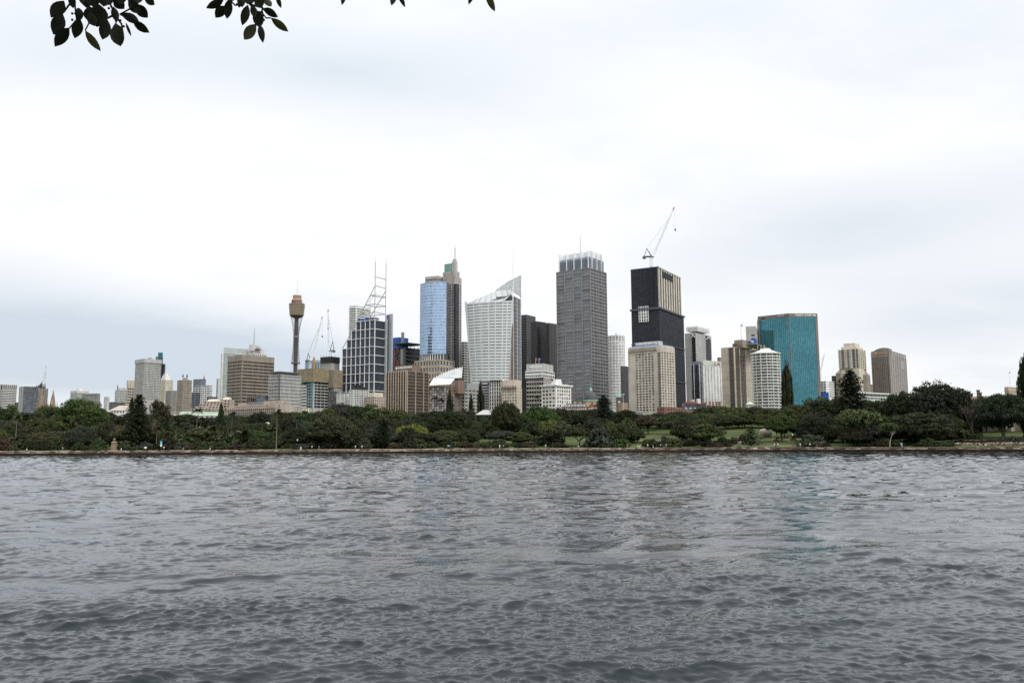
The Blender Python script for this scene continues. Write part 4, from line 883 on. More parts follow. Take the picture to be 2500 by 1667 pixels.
# projecting glass fin on the left, side face and terracotta edge on the right
fl0, fl1 = SP(0, 0), SP(0, 1); b.mb('glass_fin', g_pale).hexa([fl0+nv3*.5+Vector((-.3, 0, 0)), fl0+nv3*.5, fl0-nv3*3, fl0-nv3*3+Vector((-.3, 0, 0)), fl1+nv3*4+Vector((-1.2, 0, 3)), fl1+nv3*1+Vector((0, 0, 3)), fl1-nv3*3+Vector((0, 0, 2)), fl1-nv3*3+Vector((-1.2, 0, 2))])
sA, sB = Vector((pt(1252.5, 730, Dk+6).x, Dk+6)), Vector((pt(1271, 730, Dk+34).x, Dk+34)); zs0, zs1 = zat(1252, 934, Dk), zat(1260, 722, Dk+6)
b.facade(sA, sB, zs0, zs1, 2, 22, steel_g, g_char, wf=.96, hf=.86, dep=.4); b.mb('side_wall', dgrey).prism([sA+Vector((.3, .4)), sB+Vector((-.3, .3)), sB+Vector((-20, 4)), sA+Vector((-20, 4))], b.base, zs1-.5)
posts(b, sA, sB, (.01, .5, .99), zs0, zs1+1, .3, 'side_fin', steel_w, .5)
tcA, tcB = pt(1243.5, 928, Dk-1.0), pt(1251.5, 928, Dk+4); tcC, tcD = pt(1252.3, 795, Dk+4), pt(1250.3, 795, Dk-1.0)
b.mb('terracotta_edge', terra).hexa([tcA, tcB, tcB+Vector((0, 3, 0)), tcA+Vector((0, 3, 0)), tcD, tcC, tcC+Vector((0, 3, 0)), tcD+Vector((0, 3, 0))])
# roof sail: louvred sloping panels and the tall right sail
def sheet(part, material, pts_lo, pts_hi, th=.4):
    for i in range(len(pts_lo)-1):
        a, c_, d_, e_ = pts_lo[i], pts_lo[i+1], pts_hi[i+1], pts_hi[i]; k = Vector((0, th, 0)); b.mb(part, material).hexa([a, c_, c_+k, a+k, e_, d_, d_+k, e_+k])
sail_m = mat('pale_sail_panel', (.50, .52, .53), .45, spec=.5, vary=.06)
def roofD(x): q_ = (x-1140)/112; return Dk+14*(1-q_)-19*q_*(1-q_)-.8
lo = [pt(x, y, roofD(x)) for x, y in ((1141, 743), (1152, 743), (1168, 744), (1184, 745), (1200, 744), (1215, 741), (1230, 735), (1240, 727), (1249, 717))]
hi = [pt(x, y, Dk+24) for x, y in ((1158, 734), (1165, 730), (1174, 726), (1187, 720), (1199, 714.5), (1210, 711.5), (1224, 709.5), (1238, 708.5), (1250, 708))]
sheet('roof_sail', sail_m, lo, hi, .8)
for k in range(5):
    f0 = (k+.5)/5.5; A = [l.lerp(h_, f0)+Vector((0, -.35, .25)) for l, h_ in zip(lo, hi)]
    for i in range(8): b.mb('sail_joint', steel_g).bar(A[i], A[i+1], .13)
for i in range(9): b.mb('sail_joint', steel_g).bar(lo[i]+Vector((0, -.3, .3)), hi[i]+Vector((0, -.3, .3)), .2)
b.mb('roof_gap', dgrey).prism([(TL.x+6, TL.y+1), (TR.x-1, TR.y+2.5), (TR.x-1, TR.y+22), (TL.x+8, TL.y+22)], TL.z-1.5, 0, [(TL.x+14, TL.y+12, TL.z+2), (TR.x-1, TR.y+2.5, TR.z+9), (TR.x-1, TR.y+22, TR.z+12), (TL.x+20, TL.y+22, TL.z+6)])
cur = [(1207, 712), (1218, 703), (1230, 694.5), (1240, 688), (1252, 682), (1262, 677), (1272, 672)]
lo = [pt(x, 713 if x < 1250 else 712+(x-1250)*.6, Dk+26+(x-1207)*.12) for x, _ in cur]; hi = [pt(x, y, Dk+26+(x-1207)*.12) for x, y in cur]
sheet('tall_sail', g_pale, lo, hi, .4)
for a, c_ in zip(lo, hi): b.mb('sail_rib', steel_w).bar(a+Vector((0, -.3, 0)), c_+Vector((0, -.3, 0)), .4)
for i in range(len(hi)-1): b.mb('sail_rib', steel_w).bar(hi[i]+Vector((0, -.2, .2)), hi[i+1]+Vector((0, -.2, .2)), .45)
for f0 in (.25, .5, .75):
    for i in range(len(hi)-1): b.mb('sail_rib', steel_w).bar(lo[i].lerp(hi[i], f0)+Vector((0, -.3, 0)), lo[i+1].lerp(hi[i+1], f0)+Vector((0, -.3, 0)), .18)
sheet('sail_edge', steel_w, [pt(1269.5, 935, Dk+34), pt(1272.5, 935, Dk+36)], [pt(1269.5, 673, Dk+34), pt(1272.5, 671.5, Dk+36)], .5)
sheet('sail_edge', steel_w, [pt(1251.0, 790, Dk+3), pt(1253, 790, Dk+4)], [pt(1251.0, 700, Dk+3), pt(1253, 700, Dk+4)], .5)
mast(b, 'mast', 1253, 603, 715, Dk+8, .55, steel_w, .2)
for i in range(9): mast(b, 'roof_railing', 1145+i*6, 738-i*.6, 744, Dk+6, .14, steel_w, .14)
b.finish()

# glass fronted block with fan roof and terracotta frame
b = tower('office_block', 'glass fronted low block in terracotta frame under a white fan shaped roof', 1047, 1100, 1128, 941, 1003, 640, S(nc=8, nr=9, wf=.95, hf=.9, ml=1, mr=4, mt=3), S(nc=2, nr=6, wf=.4, hf=.4, ml=2, mr=2, mt=8), mat('dark_brown_brick', (.16, .12, .10), .9), mat('painted_reflection_glass', (.07, .075, .08), .12, spec=.6, vary=0, rnd_to=(.50, .50, .49), rnd_pow=1.1), th=22, fin=False)  # front glass: pale random pane colours stand in for reflections
rails(b, b.L, b.C, [b.z1-.5], .5, 'terracotta_frame', terra, .3); posts(b, b.L, b.C, (.0, .93), b.z0, b.z1-1.1, .6, 'terracotta_frame', terra, .3)
A = [pt(1048, 940, 642), pt(1100, 937, 640)]; Bq = [pt(1058, 925, 654), pt(1111, 923, 652)]
sheet('sloping_roof', signw, [A[0], A[1]], [Bq[0], Bq[1]], .6)
fan_lo = [pt(1058, 925, 654), pt(1075, 924, 653), pt(1092, 923.5, 652), pt(1110, 923, 651), pt(1127, 922, 655)]; fan_hi = [pt(1060, 923, 655), pt(1078, 913.5, 660), pt(1095, 906, 664), pt(1112, 900, 668), pt(1129, 896.5, 672)]
sheet('fan_roof', mat('pale_louvre', (.42, .43, .43), .6), fan_lo, fan_hi, .5)
for i in range(13):
    f0 = i/12*4; k = min(3, int(f0)); f0 -= k; a, c_ = fan_lo[k].lerp(fan_lo[k+1], f0), fan_hi[k].lerp(fan_hi[k+1], f0); b.mb('fan_rib', steel_w).bar(a+Vector((0, -.3, 0)), c_+Vector((0, -.3, .6)), .16)
block(b, 'terracotta_tower', terra, 1110, 1118, 1133, 928, 960, 645, 30)
b.finish()
b = tower('office_block', 'grey office block with pale plant storey right of the terracotta glass block', 1112, 1134, 1170, 949, 1003, 655, S(nc=3, nr=6, wf=.75, hf=.5), S(nc=4, nr=6, wf=.7, hf=.4), grey, g_dark, th=40, fin=False)
block(b, 'plant_storey', mat('ribbed_grey_metal', (.30, .31, .31), .6, metal=.2), 1113, 1140, 1168, 934, 949, 658, 40); mast(b, 'blue_pier', 1116, 955, 1003, 654, 1.3, mat('slate_blue_panel', (.09, .13, .22), .5), 1.3); b.finish()
b = tower('office_block', 'dark banded block with small white sign, left of the brown windowed white block', 1172, 1194, 1199, 931, 1003, 720, S(nc=1, nr=10, wf=.98, hf=.62, mt=6), None, lgrey, g_char, th=20, fin=False)
u = (b.C-b.L).normalized(); n = Vector((u.y, -u.x)); W = (b.C-b.L).length; b.mb('sign_board', mat('navy_sign_board', (.02, .025, .05), .5)).fbox(b.L, u, n, .2, W-.1, b.z1-3.0, b.z1-.1, -.2, .3)
for i in range(9): b.mb('sign_mark', signw).fbox(b.L, u, n, W*(.12+.085*i), W*(.12+.085*i)+.42, b.z1-2.1, b.z1-1.2+random.uniform(-.2, .3), .28, .4)
b.finish()
b = tower('office_block', 'white office block with tall brown window strips beside the cream hotel', 1194, 1223, 1230, 927, 1000, 710, S(nc=5, nr=8, wf=.62, hf=.86), None, offwhite, g_brown, th=18, fin=False, proud='pier'); block(b, 'roof_edge', white, 1193, 1223, 1232, 924.5, 927, 708, 18); b.finish()
b = tower('old_building', 'cream old hotel block with arched upper balconies and plain side wall', 1225, 1262, 1274, 945, 1003, 700, S(nc=6, nr=8, wf=.5, hf=.5), S(nc=2, nr=8, wf=.25, hf=.35), mat('pale_pink_cream_render', (.56, .49, .41), .85, streak=.2), g_blind, th=26, fin=False)
Lq, Cq, Rq, Bq, z0, z1 = block(b, 'upper_storey', mat('pale_pink_cream_render', (.56, .49, .41)), 1223, 1256, 1273, 927, 946, 706, 26)
for k in range(6):
    u = (b.C-b.L); f = (k+.5)/6; n = Vector((u.y, -u.x)).normalized(); q = b.L+u*f+n*.6; b.mb('arched_balcony', brown2).bar((q.x, q.y, b.z1-1.4), (q.x, q.y, b.z1+1.4), .9, .5, 8)
b.finish()

# charcoal towers
def charcoal_tower(label, xl, xc, xr, yt, yb, D, l, r_, th): return tower('office_tower', label, xl, xc, xr, yt, yb, D, l, r_, charcoal, g_char, th=th, fin=False, band=char2, group=None)
b = charcoal_tower('charcoal tower with blank dark side, directly right of the sail topped tower', 1266, 1285, 1307.5, 768, 940, 1150, S(nc=3, nr=26, wf=.8, hf=.45, mt=8), S(nc=3, nr=26, wf=.8, hf=.45, mt=14), 33); b.finish()
b = charcoal_tower('charcoal tower with fine glass grid, the middle of three dark towers', 1295.5, 1310, 1334, 784, 940, 1120, S(nc=5, nr=40, wf=.8, hf=.7), S(nc=9, nr=40, wf=.85, hf=.8), 44); b.finish()
b = charcoal_tower('charcoal tower with banded sides, the rightmost dark tower beside the grey skyscraper', 1333, 1341, 1362, 788, 940, 1110, S(nc=2, nr=28, wf=.7, hf=.5, mt=6), S(nc=3, nr=28, wf=.8, hf=.45, mt=6), 40); b.finish()

# block with roof sign and flags
b = tower('office_block', 'grey banded block with white upper storeys, roof sign and two flags', 1285, 1328, 1346, 921, 1003, 730, S(nc=7, nr=8, wf=.9, hf=.6), S(nc=1, nr=8, wf=.1, hf=.1), mat('warm_grey_spandrel', (.33, .30, .27), .8), g_dark, th=25, fin=False)
def sub(xl, xc, xr, yt, yb, D, lf, rf, th, wall, glass=g_dark, **kw):
    return part_tower(xl, xc, xr, yt, yb, D, lf, rf, th, wall=wall, glass=glass, **kw)
sub(1282, 1326, 1354, 904, 921, 729, S(nc=9, nr=2, wf=.85, hf=.4), S(nc=6, nr=2, wf=.8, hf=.55), 27, white)
Lq, Cq, Rq, Bq, z0, z1 = block(b, 'sign_block', lgrey, 1285, 1326, 1350.5, 887, 905, 733, 27)
lettering(b, 'HUDSON', Lq, Cq, z0+(z1-z0)*.42, 2.1, signw, (.2, .92), .3, bold=.03)
for px, c_ in ((1308, redsign), (1316, bluep)):
    p = pt(px, 889, 738); b.mb('flagpole', steel_w).bar(p, (p.x, p.y, zat(px, 874, 738)), .12); zf = zat(px, 874, 738); b.mb('flag', c_).hexa([(p.x, p.y, zf-1.6), (p.x+1.6, p.y+.6, zf-2.0), (p.x+1.6, p.y+.65, zf-2.0), (p.x, p.y+.05, zf-1.6), (p.x, p.y, zf), (p.x+1.6, p.y+.6, zf-.4), (p.x+1.6, p.y+.65, zf-.4), (p.x, p.y+.05, zf)])
b.finish()
b = tower('old_building', 'white ornate old building with heavy cornice and rows of paned windows', 1322, 1357, 1394, 940, 1003, 640, S(nc=4, nr=7, wf=.70, hf=.64, ml=1.5, mr=2, dep=.35), S(nc=6, nr=7, wf=.56, hf=.64, ml=2, mr=1.5, dep=.35), mat('bright_white_render', (.74, .72, .66), .8, streak=.15), g_blind, th=42, fin=False)
pl = inset([b.L, b.C, b.R, b.B], -1.1); b.mb('cornice', white).prism(pl, b.z1-.5, b.z1+.5)
for p, q, k in ((b.L, b.C, 14), (b.C, b.R, 18)): posts(b, p, q, [(i+.5)/k for i in range(k)], b.z1-1.1, b.z1-.52, .22, 'bracket', white, .8)
block(b, 'roof_storey', white, 1346, 1357, 1372, 930, 940, 646, 42); block(b, 'roof_storey', white, 1350, 1358, 1370, 925, 931, 648, 42); block(b, 'balustrade', white, 1326, 1357, 1389, 937, 939.2, 641.5, 42); b.finish()

# grey skyscraper with crown of white blades
b = tower('skyscraper', 'tall grey granite skyscraper with crown of white blades and a mast', 1358, 1441, 1480, 654, 985, 1000, S(nc=4, nr=39, wf=.78, hf=.46), S(nc=6, nr=39, wf=.82, hf=.55, glass=mat('smoky_blue_glass', (.07, .08, .095), .15, spec=.6, vary=0, rnd=.25)), granite, mat('silver_blue_glass', (.36, .41, .46), .12, metal=.6, vary=0, rnd=.25, rnd_to=(.07, .08, .10), rnd_pow=2.6), th=35, fin=False)
zs = [b.z0+(b.z1-b.z0)*j/13 for j in range(14)]
rails(b, b.L, b.C, zs, .32, 'granite_rail', granite2, .4); rails(b, b.C, b.R, zs, .32, 'granite_rail', granite2, .4)
posts(b, b.L, b.C, (0, .25, .5, .75, 1), b.z0, b.z1, .38, 'granite_post', granite2, .45); posts(b, b.C, b.R, (0, .333, .667, 1), b.z0, b.z1, .38, 'granite_post', granite2, .45)
for p, q, k in ((b.L, b.C, 32), (b.C, b.R, 24)):     # fine window mullions
    u = (q-p).normalized(); n = Vector((u.y, -u.x)); W = (q-p).length
    for i in range(k): b.mb('mullion', granite).fbox(p, u, n, W*(i+.5)/k-.12, W*(i+.5)/k+.12, b.z0, b.z1-.2, -.5, -.1)
Lq, Cq, Rq, Bq = [v for v in inset([b.L, b.C, b.R, b.B], 2.2)]; zc1 = zat(1441, 627, 1004)
b.mb('crown_wall', bluegrey).prism([Lq, Cq, Rq, Bq], b.z1-.5, zc1-2)
b.facade(Lq, Cq, b.z1, zc1, 8, 2, bluegrey, g_sky, wf=.95, hf=.93, dep=.3, wname='crown_panel'); b.facade(Cq, Rq, b.z1, zc1, 6, 2, bluegrey, g_sky, wf=.95, hf=.93, dep=.3, wname='crown_panel')
zt = zat(1441, 611, 1004); uL = (Cq-Lq); uR = (Rq-Cq)
nL = Vector((uL.y, -uL.x)).normalized(); nR = Vector((uR.y, -uR.x)).normalized()
for f in (.03, .27, .51, .75, .97):
    q = Lq+uL*f; d_ = uL.normalized()*.35; A, B2 = q+nL*1.8, q-nL*(uR.length*.9)
    b.mb('blade', steel_w).prism([A, A+d_, B2+d_, B2], zc1-3, zt)
    b.mb('blade_edge', steel_w).fbox(q, uL.normalized(), nL, 0, .35, b.z1, zc1-3.01, 0.0, 1.8)
for f in (.12, .45, .78):
    q = Cq+uR*f; d_ = uR.normalized()*.35; A, B2 = q+nR*1.8, q-nR*(uL.length*.9)
    b.mb('blade', steel_w).prism([A, A+d_, B2+d_, B2], zc1-3.5, zt-.6)
    b.mb('blade_edge', steel_w).fbox(q, uR.normalized(), nR, 0, .35, b.z1, zc1-3.51, 0.0, 1.8)
mast(b, 'mast', 1417, 573, 616, 1020, .5, steel_g, .2); b.finish()

# round white tower and the ribbed slab before it
def round_tower(b, px, rpx, yt, yb, D, nseg, nr, wall, glass, wf, hf, a0=200, a1=340, mt=0, part='wall', dep=.6, percol=1):
    c_ = pt(px, yt, D); r_ = rpx*D/F; z1, z0 = c_.z, zat(px, yb, D); cx, cy = c_.x, c_.y+r_
    b.mb(part, wall).lathe(cx, cy, [(r_-dep*.85, z0-4), (r_-dep*.85, z1-.3)], 36)
    pts_ = [Vector((cx+r_*math.cos(R(a0+(a1-a0)*i/nseg)), cy+r_*math.sin(R(a0+(a1-a0)*i/nseg)))) for i in range(nseg+1)]
    for i in range(nseg): b.facade(pts_[i], pts_[i+1], z0, z1, percol, nr, wall, glass, wf=wf, hf=hf, dep=dep, mt=mt*D/F)
    return cx, cy, r_, z0, z1
b = Bld('office_tower', 'round white tower ringed with dark windows between two taller dark towers', 'building', None, (pt(1506, 900, 1150).x, 1150)); b.D = 1150
cx, cy, r_, z0, z1 = round_tower(b, 1506, 22.5, 834, 1000, 1150, 8, 23, white, g_dark, .8, .55, 185, 355, percol=1, dep=.25)
round_tower(b, 1506, 22.5, 818, 834, 1150, 8, 1, white, g_dark, .78, .72, 185, 355, dep=.25); b.mb('wall', white).lathe(cx, cy, [(r_+.3, z0-30), (r_+.3, z0)], 36); mast(b, 'antenna', 1506, 813, 820, 1165, .3, black, .3); mast(b, 'antenna', 1503, 814, 820, 1165, .3, black, .3); b.finish()
b = tower('office_block', 'dark grey vertically ribbed slab in front of the round white tower', 1515, 1518, 1536, 893, 998, 1020, S(nc=1, nr=1, wf=.1, hf=.1), S(nc=9, nr=3, wf=.55, hf=.98), dgrey, g_mid, th=45, proud='pier')

# ------------------------------------------------------------------ buildings, right half
# domed stone building with chimneys
b = Bld('domed_building', 'brown stone building with green ringed dome and chimneys behind a pine', 'building', None, (pt(1430, 1000, 600).x, 600)); b.D = 600
p = pt(1443, 978, 610); m_ = 600/F
b.mb('dome', mat('weathered_copper_dome', (.075, .08, .08), .7, vary=.2, scale=1)).lathe(p.x, p.y, [(16.5*m_, p.z), (16*m_, zat(1443, 972, 610)), (14.3*m_, zat(1443, 966, 610)), (11*m_, zat(1443, 960.5, 610)), (6*m_, zat(1443, 956, 610)), (2.5*m_, zat(1443, 954, 610))], 28)
b.mb('dome_ring', copper).lathe(p.x, p.y, [(18.5*m_, zat(1443, 980, 610)), (18.5*m_, zat(1443, 977.4, 610)), (16.2*m_, zat(1443, 976.6, 610))], 28)
b.mb('lantern', copper).lathe(p.x, p.y, [(3.5*m_, zat(1443, 955, 610)), (3.2*m_, zat(1443, 951, 610)), (1.2*m_, zat(1443, 947, 610)), (.35*m_, zat(1443, 945, 610)), (.25*m_, zat(1443, 934, 610))], 12)
b.mb('drum', pinkish).lathe(p.x, p.y, [(17*m_, b.base), (17*m_, zat(1443, 980, 610))], 28)
Lq, Cq, Rq, Bq = plan3(1371, 1430, 1470, 995, 590, 15); z1 = zat(1430, 992, 590)
b.mb('wall', pinkish).prism(inset([Lq, Cq, Rq, Bq], .5), b.base, z1-.4); b.facade(Lq, Cq, zat(1430, 1012, 590), z1, 12, 3, pinkish, g_dark, wf=.4, hf=.55); b.facade(Cq, Rq, zat(1430, 1012, 590), z1, 5, 3, pinkish, g_dark, wf=.4, hf=.55)
b.mb('mansard_roof', slate).prism(inset([Lq, Cq, Rq, Bq], -.4), z1, 0, [(v.x, v.y, zat(1430, 984, 590)) for v in inset([Lq, Cq, Rq, Bq], 3)])
u = (Cq-Lq); n = Vector((u.y, -u.x)).normalized()
for i in range(8): q = Lq+u*((i+.5)/8)-n*.6; b.mb('dormer', white).box(q.x-.7, q.x+.7, q.y-.5, q.y+1.4, z1, z1+1.1)
for px in (1404, 1416, 1435, 1452): q = pt(px, 990, 596); b.mb('chimney', mat('yellow_chimney', (.5, .33, .13), .9)).box(q.x-.8, q.x+.8, q.y-.6, q.y+.6, q.z-1, zat(px, 980.5, 596)); b.mb('chimney', brown2).box(q.x-1, q.x+1, q.y-.8, q.y+.8, zat(px, 980.5, 596), zat(px, 979.5, 596))
for px in (1446, 1458): q = pt(px, 984, 592); b.mb('gable', brick_m).prism([(q.x-2.6, q.y), (q.x+2.6, q.y), (q.x+2.6, q.y+4), (q.x-2.6, q.y+4)], q.z-2.6, 0, [(q.x-.1, q.y, q.z+.8), (q.x+.1, q.y, q.z+.8), (q.x+.1, q.y+4, q.z+.8), (q.x-.1, q.y+4, q.z+.8)])
b.finish()
b = Bld('clock_tower', 'dark stone clock tower with small green cupola left of the beige hotel', 'tower', None, (pt(1511, 990, 760).x, 760)); b.D = 760
p = pt(1511, 985, 760); m_ = 760/F; b.mb('shaft', mat('dark_stone', (.10, .085, .075), .9)).box(p.x-6*m_, p.x+6*m_, p.y-6*m_, p.y+6*m_, b.base, zat(1511, 969, 760))
b.mb('cupola', copper).lathe(p.x, p.y, [(5.5*m_, zat(1511, 969, 760)), (4*m_, zat(1511, 965.5, 760)), (1.6*m_, zat(1511, 962.5, 760)), (1.2*m_, zat(1511, 959, 760)), (.3*m_, zat(1511, 953, 760))], 12); b.mb('cornice', grey).box(p.x-6.8*m_, p.x+6.8*m_, p.y-6.8*m_, p.y+6.8*m_, zat(1511, 970.5, 760), zat(1511, 969.2, 760))
b.mb('clock_face', signw).bar((p.x, p.y-6*m_, zat(1511, 981, 760)), (p.x, p.y-6*m_-.2, zat(1511, 981, 760)), 2.3*m_, 2.3*m_, 18); b.mb('clock_hand', black).box(p.x-.08, p.x+.08, p.y-6*m_-.3, p.y-6*m_-.22, zat(1511, 981, 760), zat(1511, 979.4, 760)); b.mb('clock_hand', black).box(p.x, p.x+.5, p.y-6*m_-.3, p.y-6*m_-.22, zat(1511, 981, 760)-.07, zat(1511, 981, 760)+.07); b.finish()
tower('house', 'plain beige box building below the clock tower', 1508, 1518, 1533, 982.5, 1002, 680, S(nc=2, nr=1, wf=.2, hf=.2), S(nc=2, nr=1, wf=.1, hf=.1), mat('tan_render', (.33, .24, .17), .9, streak=.2), g_dark, th=40)
b = Bld('light_pole', 'tall pale floodlight pole in front of the clock tower', 'light pole', None, (pt(1522, 1000, 560).x, 560)); p = pt(1522, 1000, 560)
b.mb('pole', lgrey).bar((p.x, p.y, b.base), (p.x, p.y, zat(1522, 962, 560)), .28, .18, 8); q = zat(1522, 962, 560); b.mb('lamp_head', lgrey).box(p.x-1.0, p.x+1.0, p.y-.3, p.y+.3, q-.5, q+.1); b.finish()

# beige hotel
bg_m = mat('hotel_precast', (.55, .49, .43), .85, streak=.22)
b = tower('hotel_tower', 'beige concrete hotel with deep punched windows and roof sign before the black wrapped tower', 1533, 1612, 1647, 843, 1003, 760, S(nc=6, nr=22, wf=.60, hf=.58, ml=17, mr=16, mt=16), S(nc=5, nr=22, wf=.54, hf=.58, ml=1, mr=2, mt=14), bg_m, g_blind, th=40, fin=False, dep=.7)
u = (b.C-b.L).normalized(); n = Vector((u.y, -u.x)); W = (b.C-b.L).length; mz = 760/F
ztop_w = b.z1-16*mz
for j in range(22):     # bay windows on the chamfered corner and on the left edge
    zc_ = b.z0+(ztop_w-b.z0)*(j+.5)/22
    b.mb('corner_window', g_dark).fbox(b.L, u, n, W-2.6, W-.3, zc_-.75, zc_+.65, -.2, .45); b.mb('corner_sill', bg_m).fbox(b.L, u, n, W-2.7, W-.2, zc_-1.0, zc_-.76, -.2, .6)
    b.mb('edge_balcony', bg_m).fbox(b.L, u, n, -.5, .35, zc_-1.0, zc_-.3, -2, .3)
b.mb('raked_eave', mat('brown_louvre', (.20, .16, .135), .8)).hexa([tuple(b.L+n*.9)+(b.z1-11.5*mz,), tuple(b.L+u*(W*.9)+n*.9)+(b.z1-11.5*mz,), tuple(b.L+u*(W*.9)+n*.05)+(b.z1-11.5*mz,), tuple(b.L+n*.05)+(b.z1-11.5*mz,), tuple(b.L+u*(W*.08)+n*.35)+(b.z1-3.5*mz,), tuple(b.L+u*(W*.84)+n*.35)+(b.z1-3.5*mz,), tuple(b.L+u*(W*.84)+n*.05)+(b.z1-3.5*mz,), tuple(b.L+u*(W*.08)+n*.05)+(b.z1-3.5*mz,)])
for i in range(22): a = W*(.05+.8*i/22); b.mb('eave_rib', bg_m).bar(tuple(b.L+u*a+n*1.0)+(b.z1-11.3*mz,), tuple(b.L+u*(a+.3)+n*.45)+(b.z1-3.6*mz,), .12)
Lq, Cq, Rq, Bq, z0, z1 = block(b, 'sign_block', lgrey, 1548, 1608, 1618, 832, 845, 768, 40)
lettering(b, 'INTERCONTINENTAL', Lq, Cq, z0+(z1-z0)*.55, 1.7, signw, (.07, .93), .3, bold=.02); rails(b, Lq, Cq, [z0+(z1-z0)*.28], .45, 'blue_panel', bluep, .35)
b.mb('sign_emblem', black).bar(tuple(Lq+u*1.2+n*.2)+(z0+(z1-z0)*.7,), tuple(Lq+u*1.2+n*.4)+(z0+(z1-z0)*.7,), 1.0, 1.0, 12)
Lq2, Cq2, Rq2, Bq2 = inset([b.L, b.C, b.R, b.B], 1); b.mb('roof_band', mat('pale_blue_panel', (.4, .5, .6), .5)).prism([Lq2, Cq2, Rq2, Bq2], b.z1-.6, b.z1+.9); b.finish()

# black wrapped tower under construction
Dk = 860; b = Bld('skyscraper', 'tall tower wrapped in black scaffold netting with exposed cream columns near its top', 'building', None, (pt(1608, 990, Dk).x, Dk)); b.D = Dk
def wrapped(xl, xc, xr, yt, yb, D, th, ncl, ncr, nr):
    Lp, Cp, Rp, Bp = plan3(xl, xc, xr, yt, D, th); z1, z0 = zat(xc, yt, D), zat(xc, yb, D)
    b.mb('netting', netting).prism(inset([Lp, Cp, Rp, Bp], .5), z0, z1-.2)
    for p, q, nc in ((Lp, Cp, ncl), (Cp, Rp, ncr)):
        if nc: b.facade(p, q, z0, z1, nc, nr, netline, netting, wf=.93, hf=.88, dep=.45, wname='net_panel', part='scaffold_frame')
    return Lp, Cp, Rp, Bp, z0, z1
Lp, Cp, Rp, Bp, z0, z1 = wrapped(1539.5, 1608, 1660, 652, 752, Dk, 30, 22, 0, 28)
colm = mat('cream_column', (.60, .55, .46), .7, streak=.1)
b.facade(Cp, Rp, z0, z1-1, 9, 24, colm, g_char, wf=.6, hf=.9, dep=1.2, pier=colm, band=mat('dark_spandrel', (.05, .05, .055), .6), proud='pier', both=.5)
b.mb('netting_cap', netting).fbox(Cp, (Rp-Cp).normalized(), Vector(((Rp-Cp).y, -(Rp-Cp).x)).normalized(), (Rp-Cp).length*.12, (Rp-Cp).length*.62, z1-9, z1-3, -.2, 1.0)
rails(b, Cp, Rp, [z1-.5], .6, 'roof_rail', lgrey, .8)
u = (Cp-Lp).normalized(); n = Vector((u.y, -u.x)); W = (Cp-Lp).length      # columns also show at the right end of the left face
for f in (.90, .945, .985): b.mb('cream_column', colm).fbox(Lp, u, n, W*f, W*f+.9, z0, z1-1.5, -.2, .9) if False else None
L2, C2, R2, B2, z02, z12 = wrapped(1541, 1611, 1668.5, 751, 990, Dk-4, 30, 22, 18, 62)
for y in (838, 925): 
    zz_ = zat(1611, y, Dk-4); pl = inset([L2, C2, R2, B2], -.8); b.mb('catch_fan', netline).prism(pl, zz_-.4, zz_+.4)
pl = inset([L2, C2, R2, B2], -1.2); b.mb('catch_fan', netline).prism(pl, z12-1.2, z12+.6)
rails(b, Lp, Cp, [z1+.4], .35, 'blue_edge_net', mat('blue_edge_netting', (.10, .18, .33), .8), .2)
# uncovered patch of concrete window frames
u2 = (C2-L2).normalized(); n2 = Vector((u2.y, -u2.x)); W2 = (C2-L2).length; pa, pb = L2+u2*(W2*.27)+n2*.9, L2+u2*(W2*.61)+n2*.9
b.facade(pa, pb, zat(1572, 788, Dk+10), zat(1572, 750, Dk+10), 4, 5, white, g_char, wf=.6, hf=.72, dep=.9, proud='pier', both=.1, part='bare_window_frame')
p = pt(1589.6, 660, Dk+3); lattice(b.mb('hoist_mast', black), (p.x, p.y-1.5, b.base+40), (p.x, p.y-1.5, zat(1589.6, 650, Dk)), 1.8, 60, .22)
b.finish(thr=3)
luffing_crane('large white luffing crane raised high over the black wrapped tower', 1589.6, 653, 628, (1646, 506), 862, w=2.3, r=.2, back=17, yframe=607)

# concrete tower with white mesh crown
b = tower('office_tower', 'grey concrete tower with dark glass strips and a white mesh crown', 1671.5, 1698, 1736, 812, 975, 950, S(nc=1, nr=1, wf=.01, hf=.01), S(nc=1, nr=1, wf=.01, hf=.01), lgrey, g_navy, th=38, fin=False)
for p, q, a0, a1, k in ((b.L, b.C, .66, .97, 2), (b.C, b.R, .62, .93, 2)):
    u = (q-p).normalized(); n = Vector((u.y, -u.x)); W = (q-p).length
    P0, P1 = p+u*(W*a0)+n*.5, p+u*(W*a1)+n*.5; b.facade(P0, P1, b.z0, zat(1698, 824, 950), 3, 20, dgrey, g_navy, wf=.94, hf=.94, dep=.5, wname='glass_panel')
    zA, zB = zat(1698, 823, 950), zat(1698, 813, 950); b.mb('cross_brace', white).bar(tuple(P0+n*.3)+(zA,), tuple(P1+n*.3)+(zB,), .55); b.mb('cross_brace', white).bar(tuple(P0+n*.3)+(zB,), tuple(P1+n*.3)+(zA,), .55); b.mb('brace_back', black).fbox(p, u, n, W*a0, W*a1, zA, zB, -.2, .25)
for p, q in ((b.L, b.C), (b.C, b.R)): rails(b, p, q, [b.z0+(b.z1-b.z0)*j/22 for j in range(23)], .06, 'panel_joint', grey, .12)
Lq, Cq, Rq, Bq = plan3(1675, 1702, 1732, 797, 950, 38); oc = inset([Lq, Cq, Rq, Bq], 0); zA, zB = zat(1698, 808, 950), zat(1698, 796, 950)
mesh_m = mat('white_mesh_screen', (.70, .70, .69), .7, vary=.2, scale=.6)
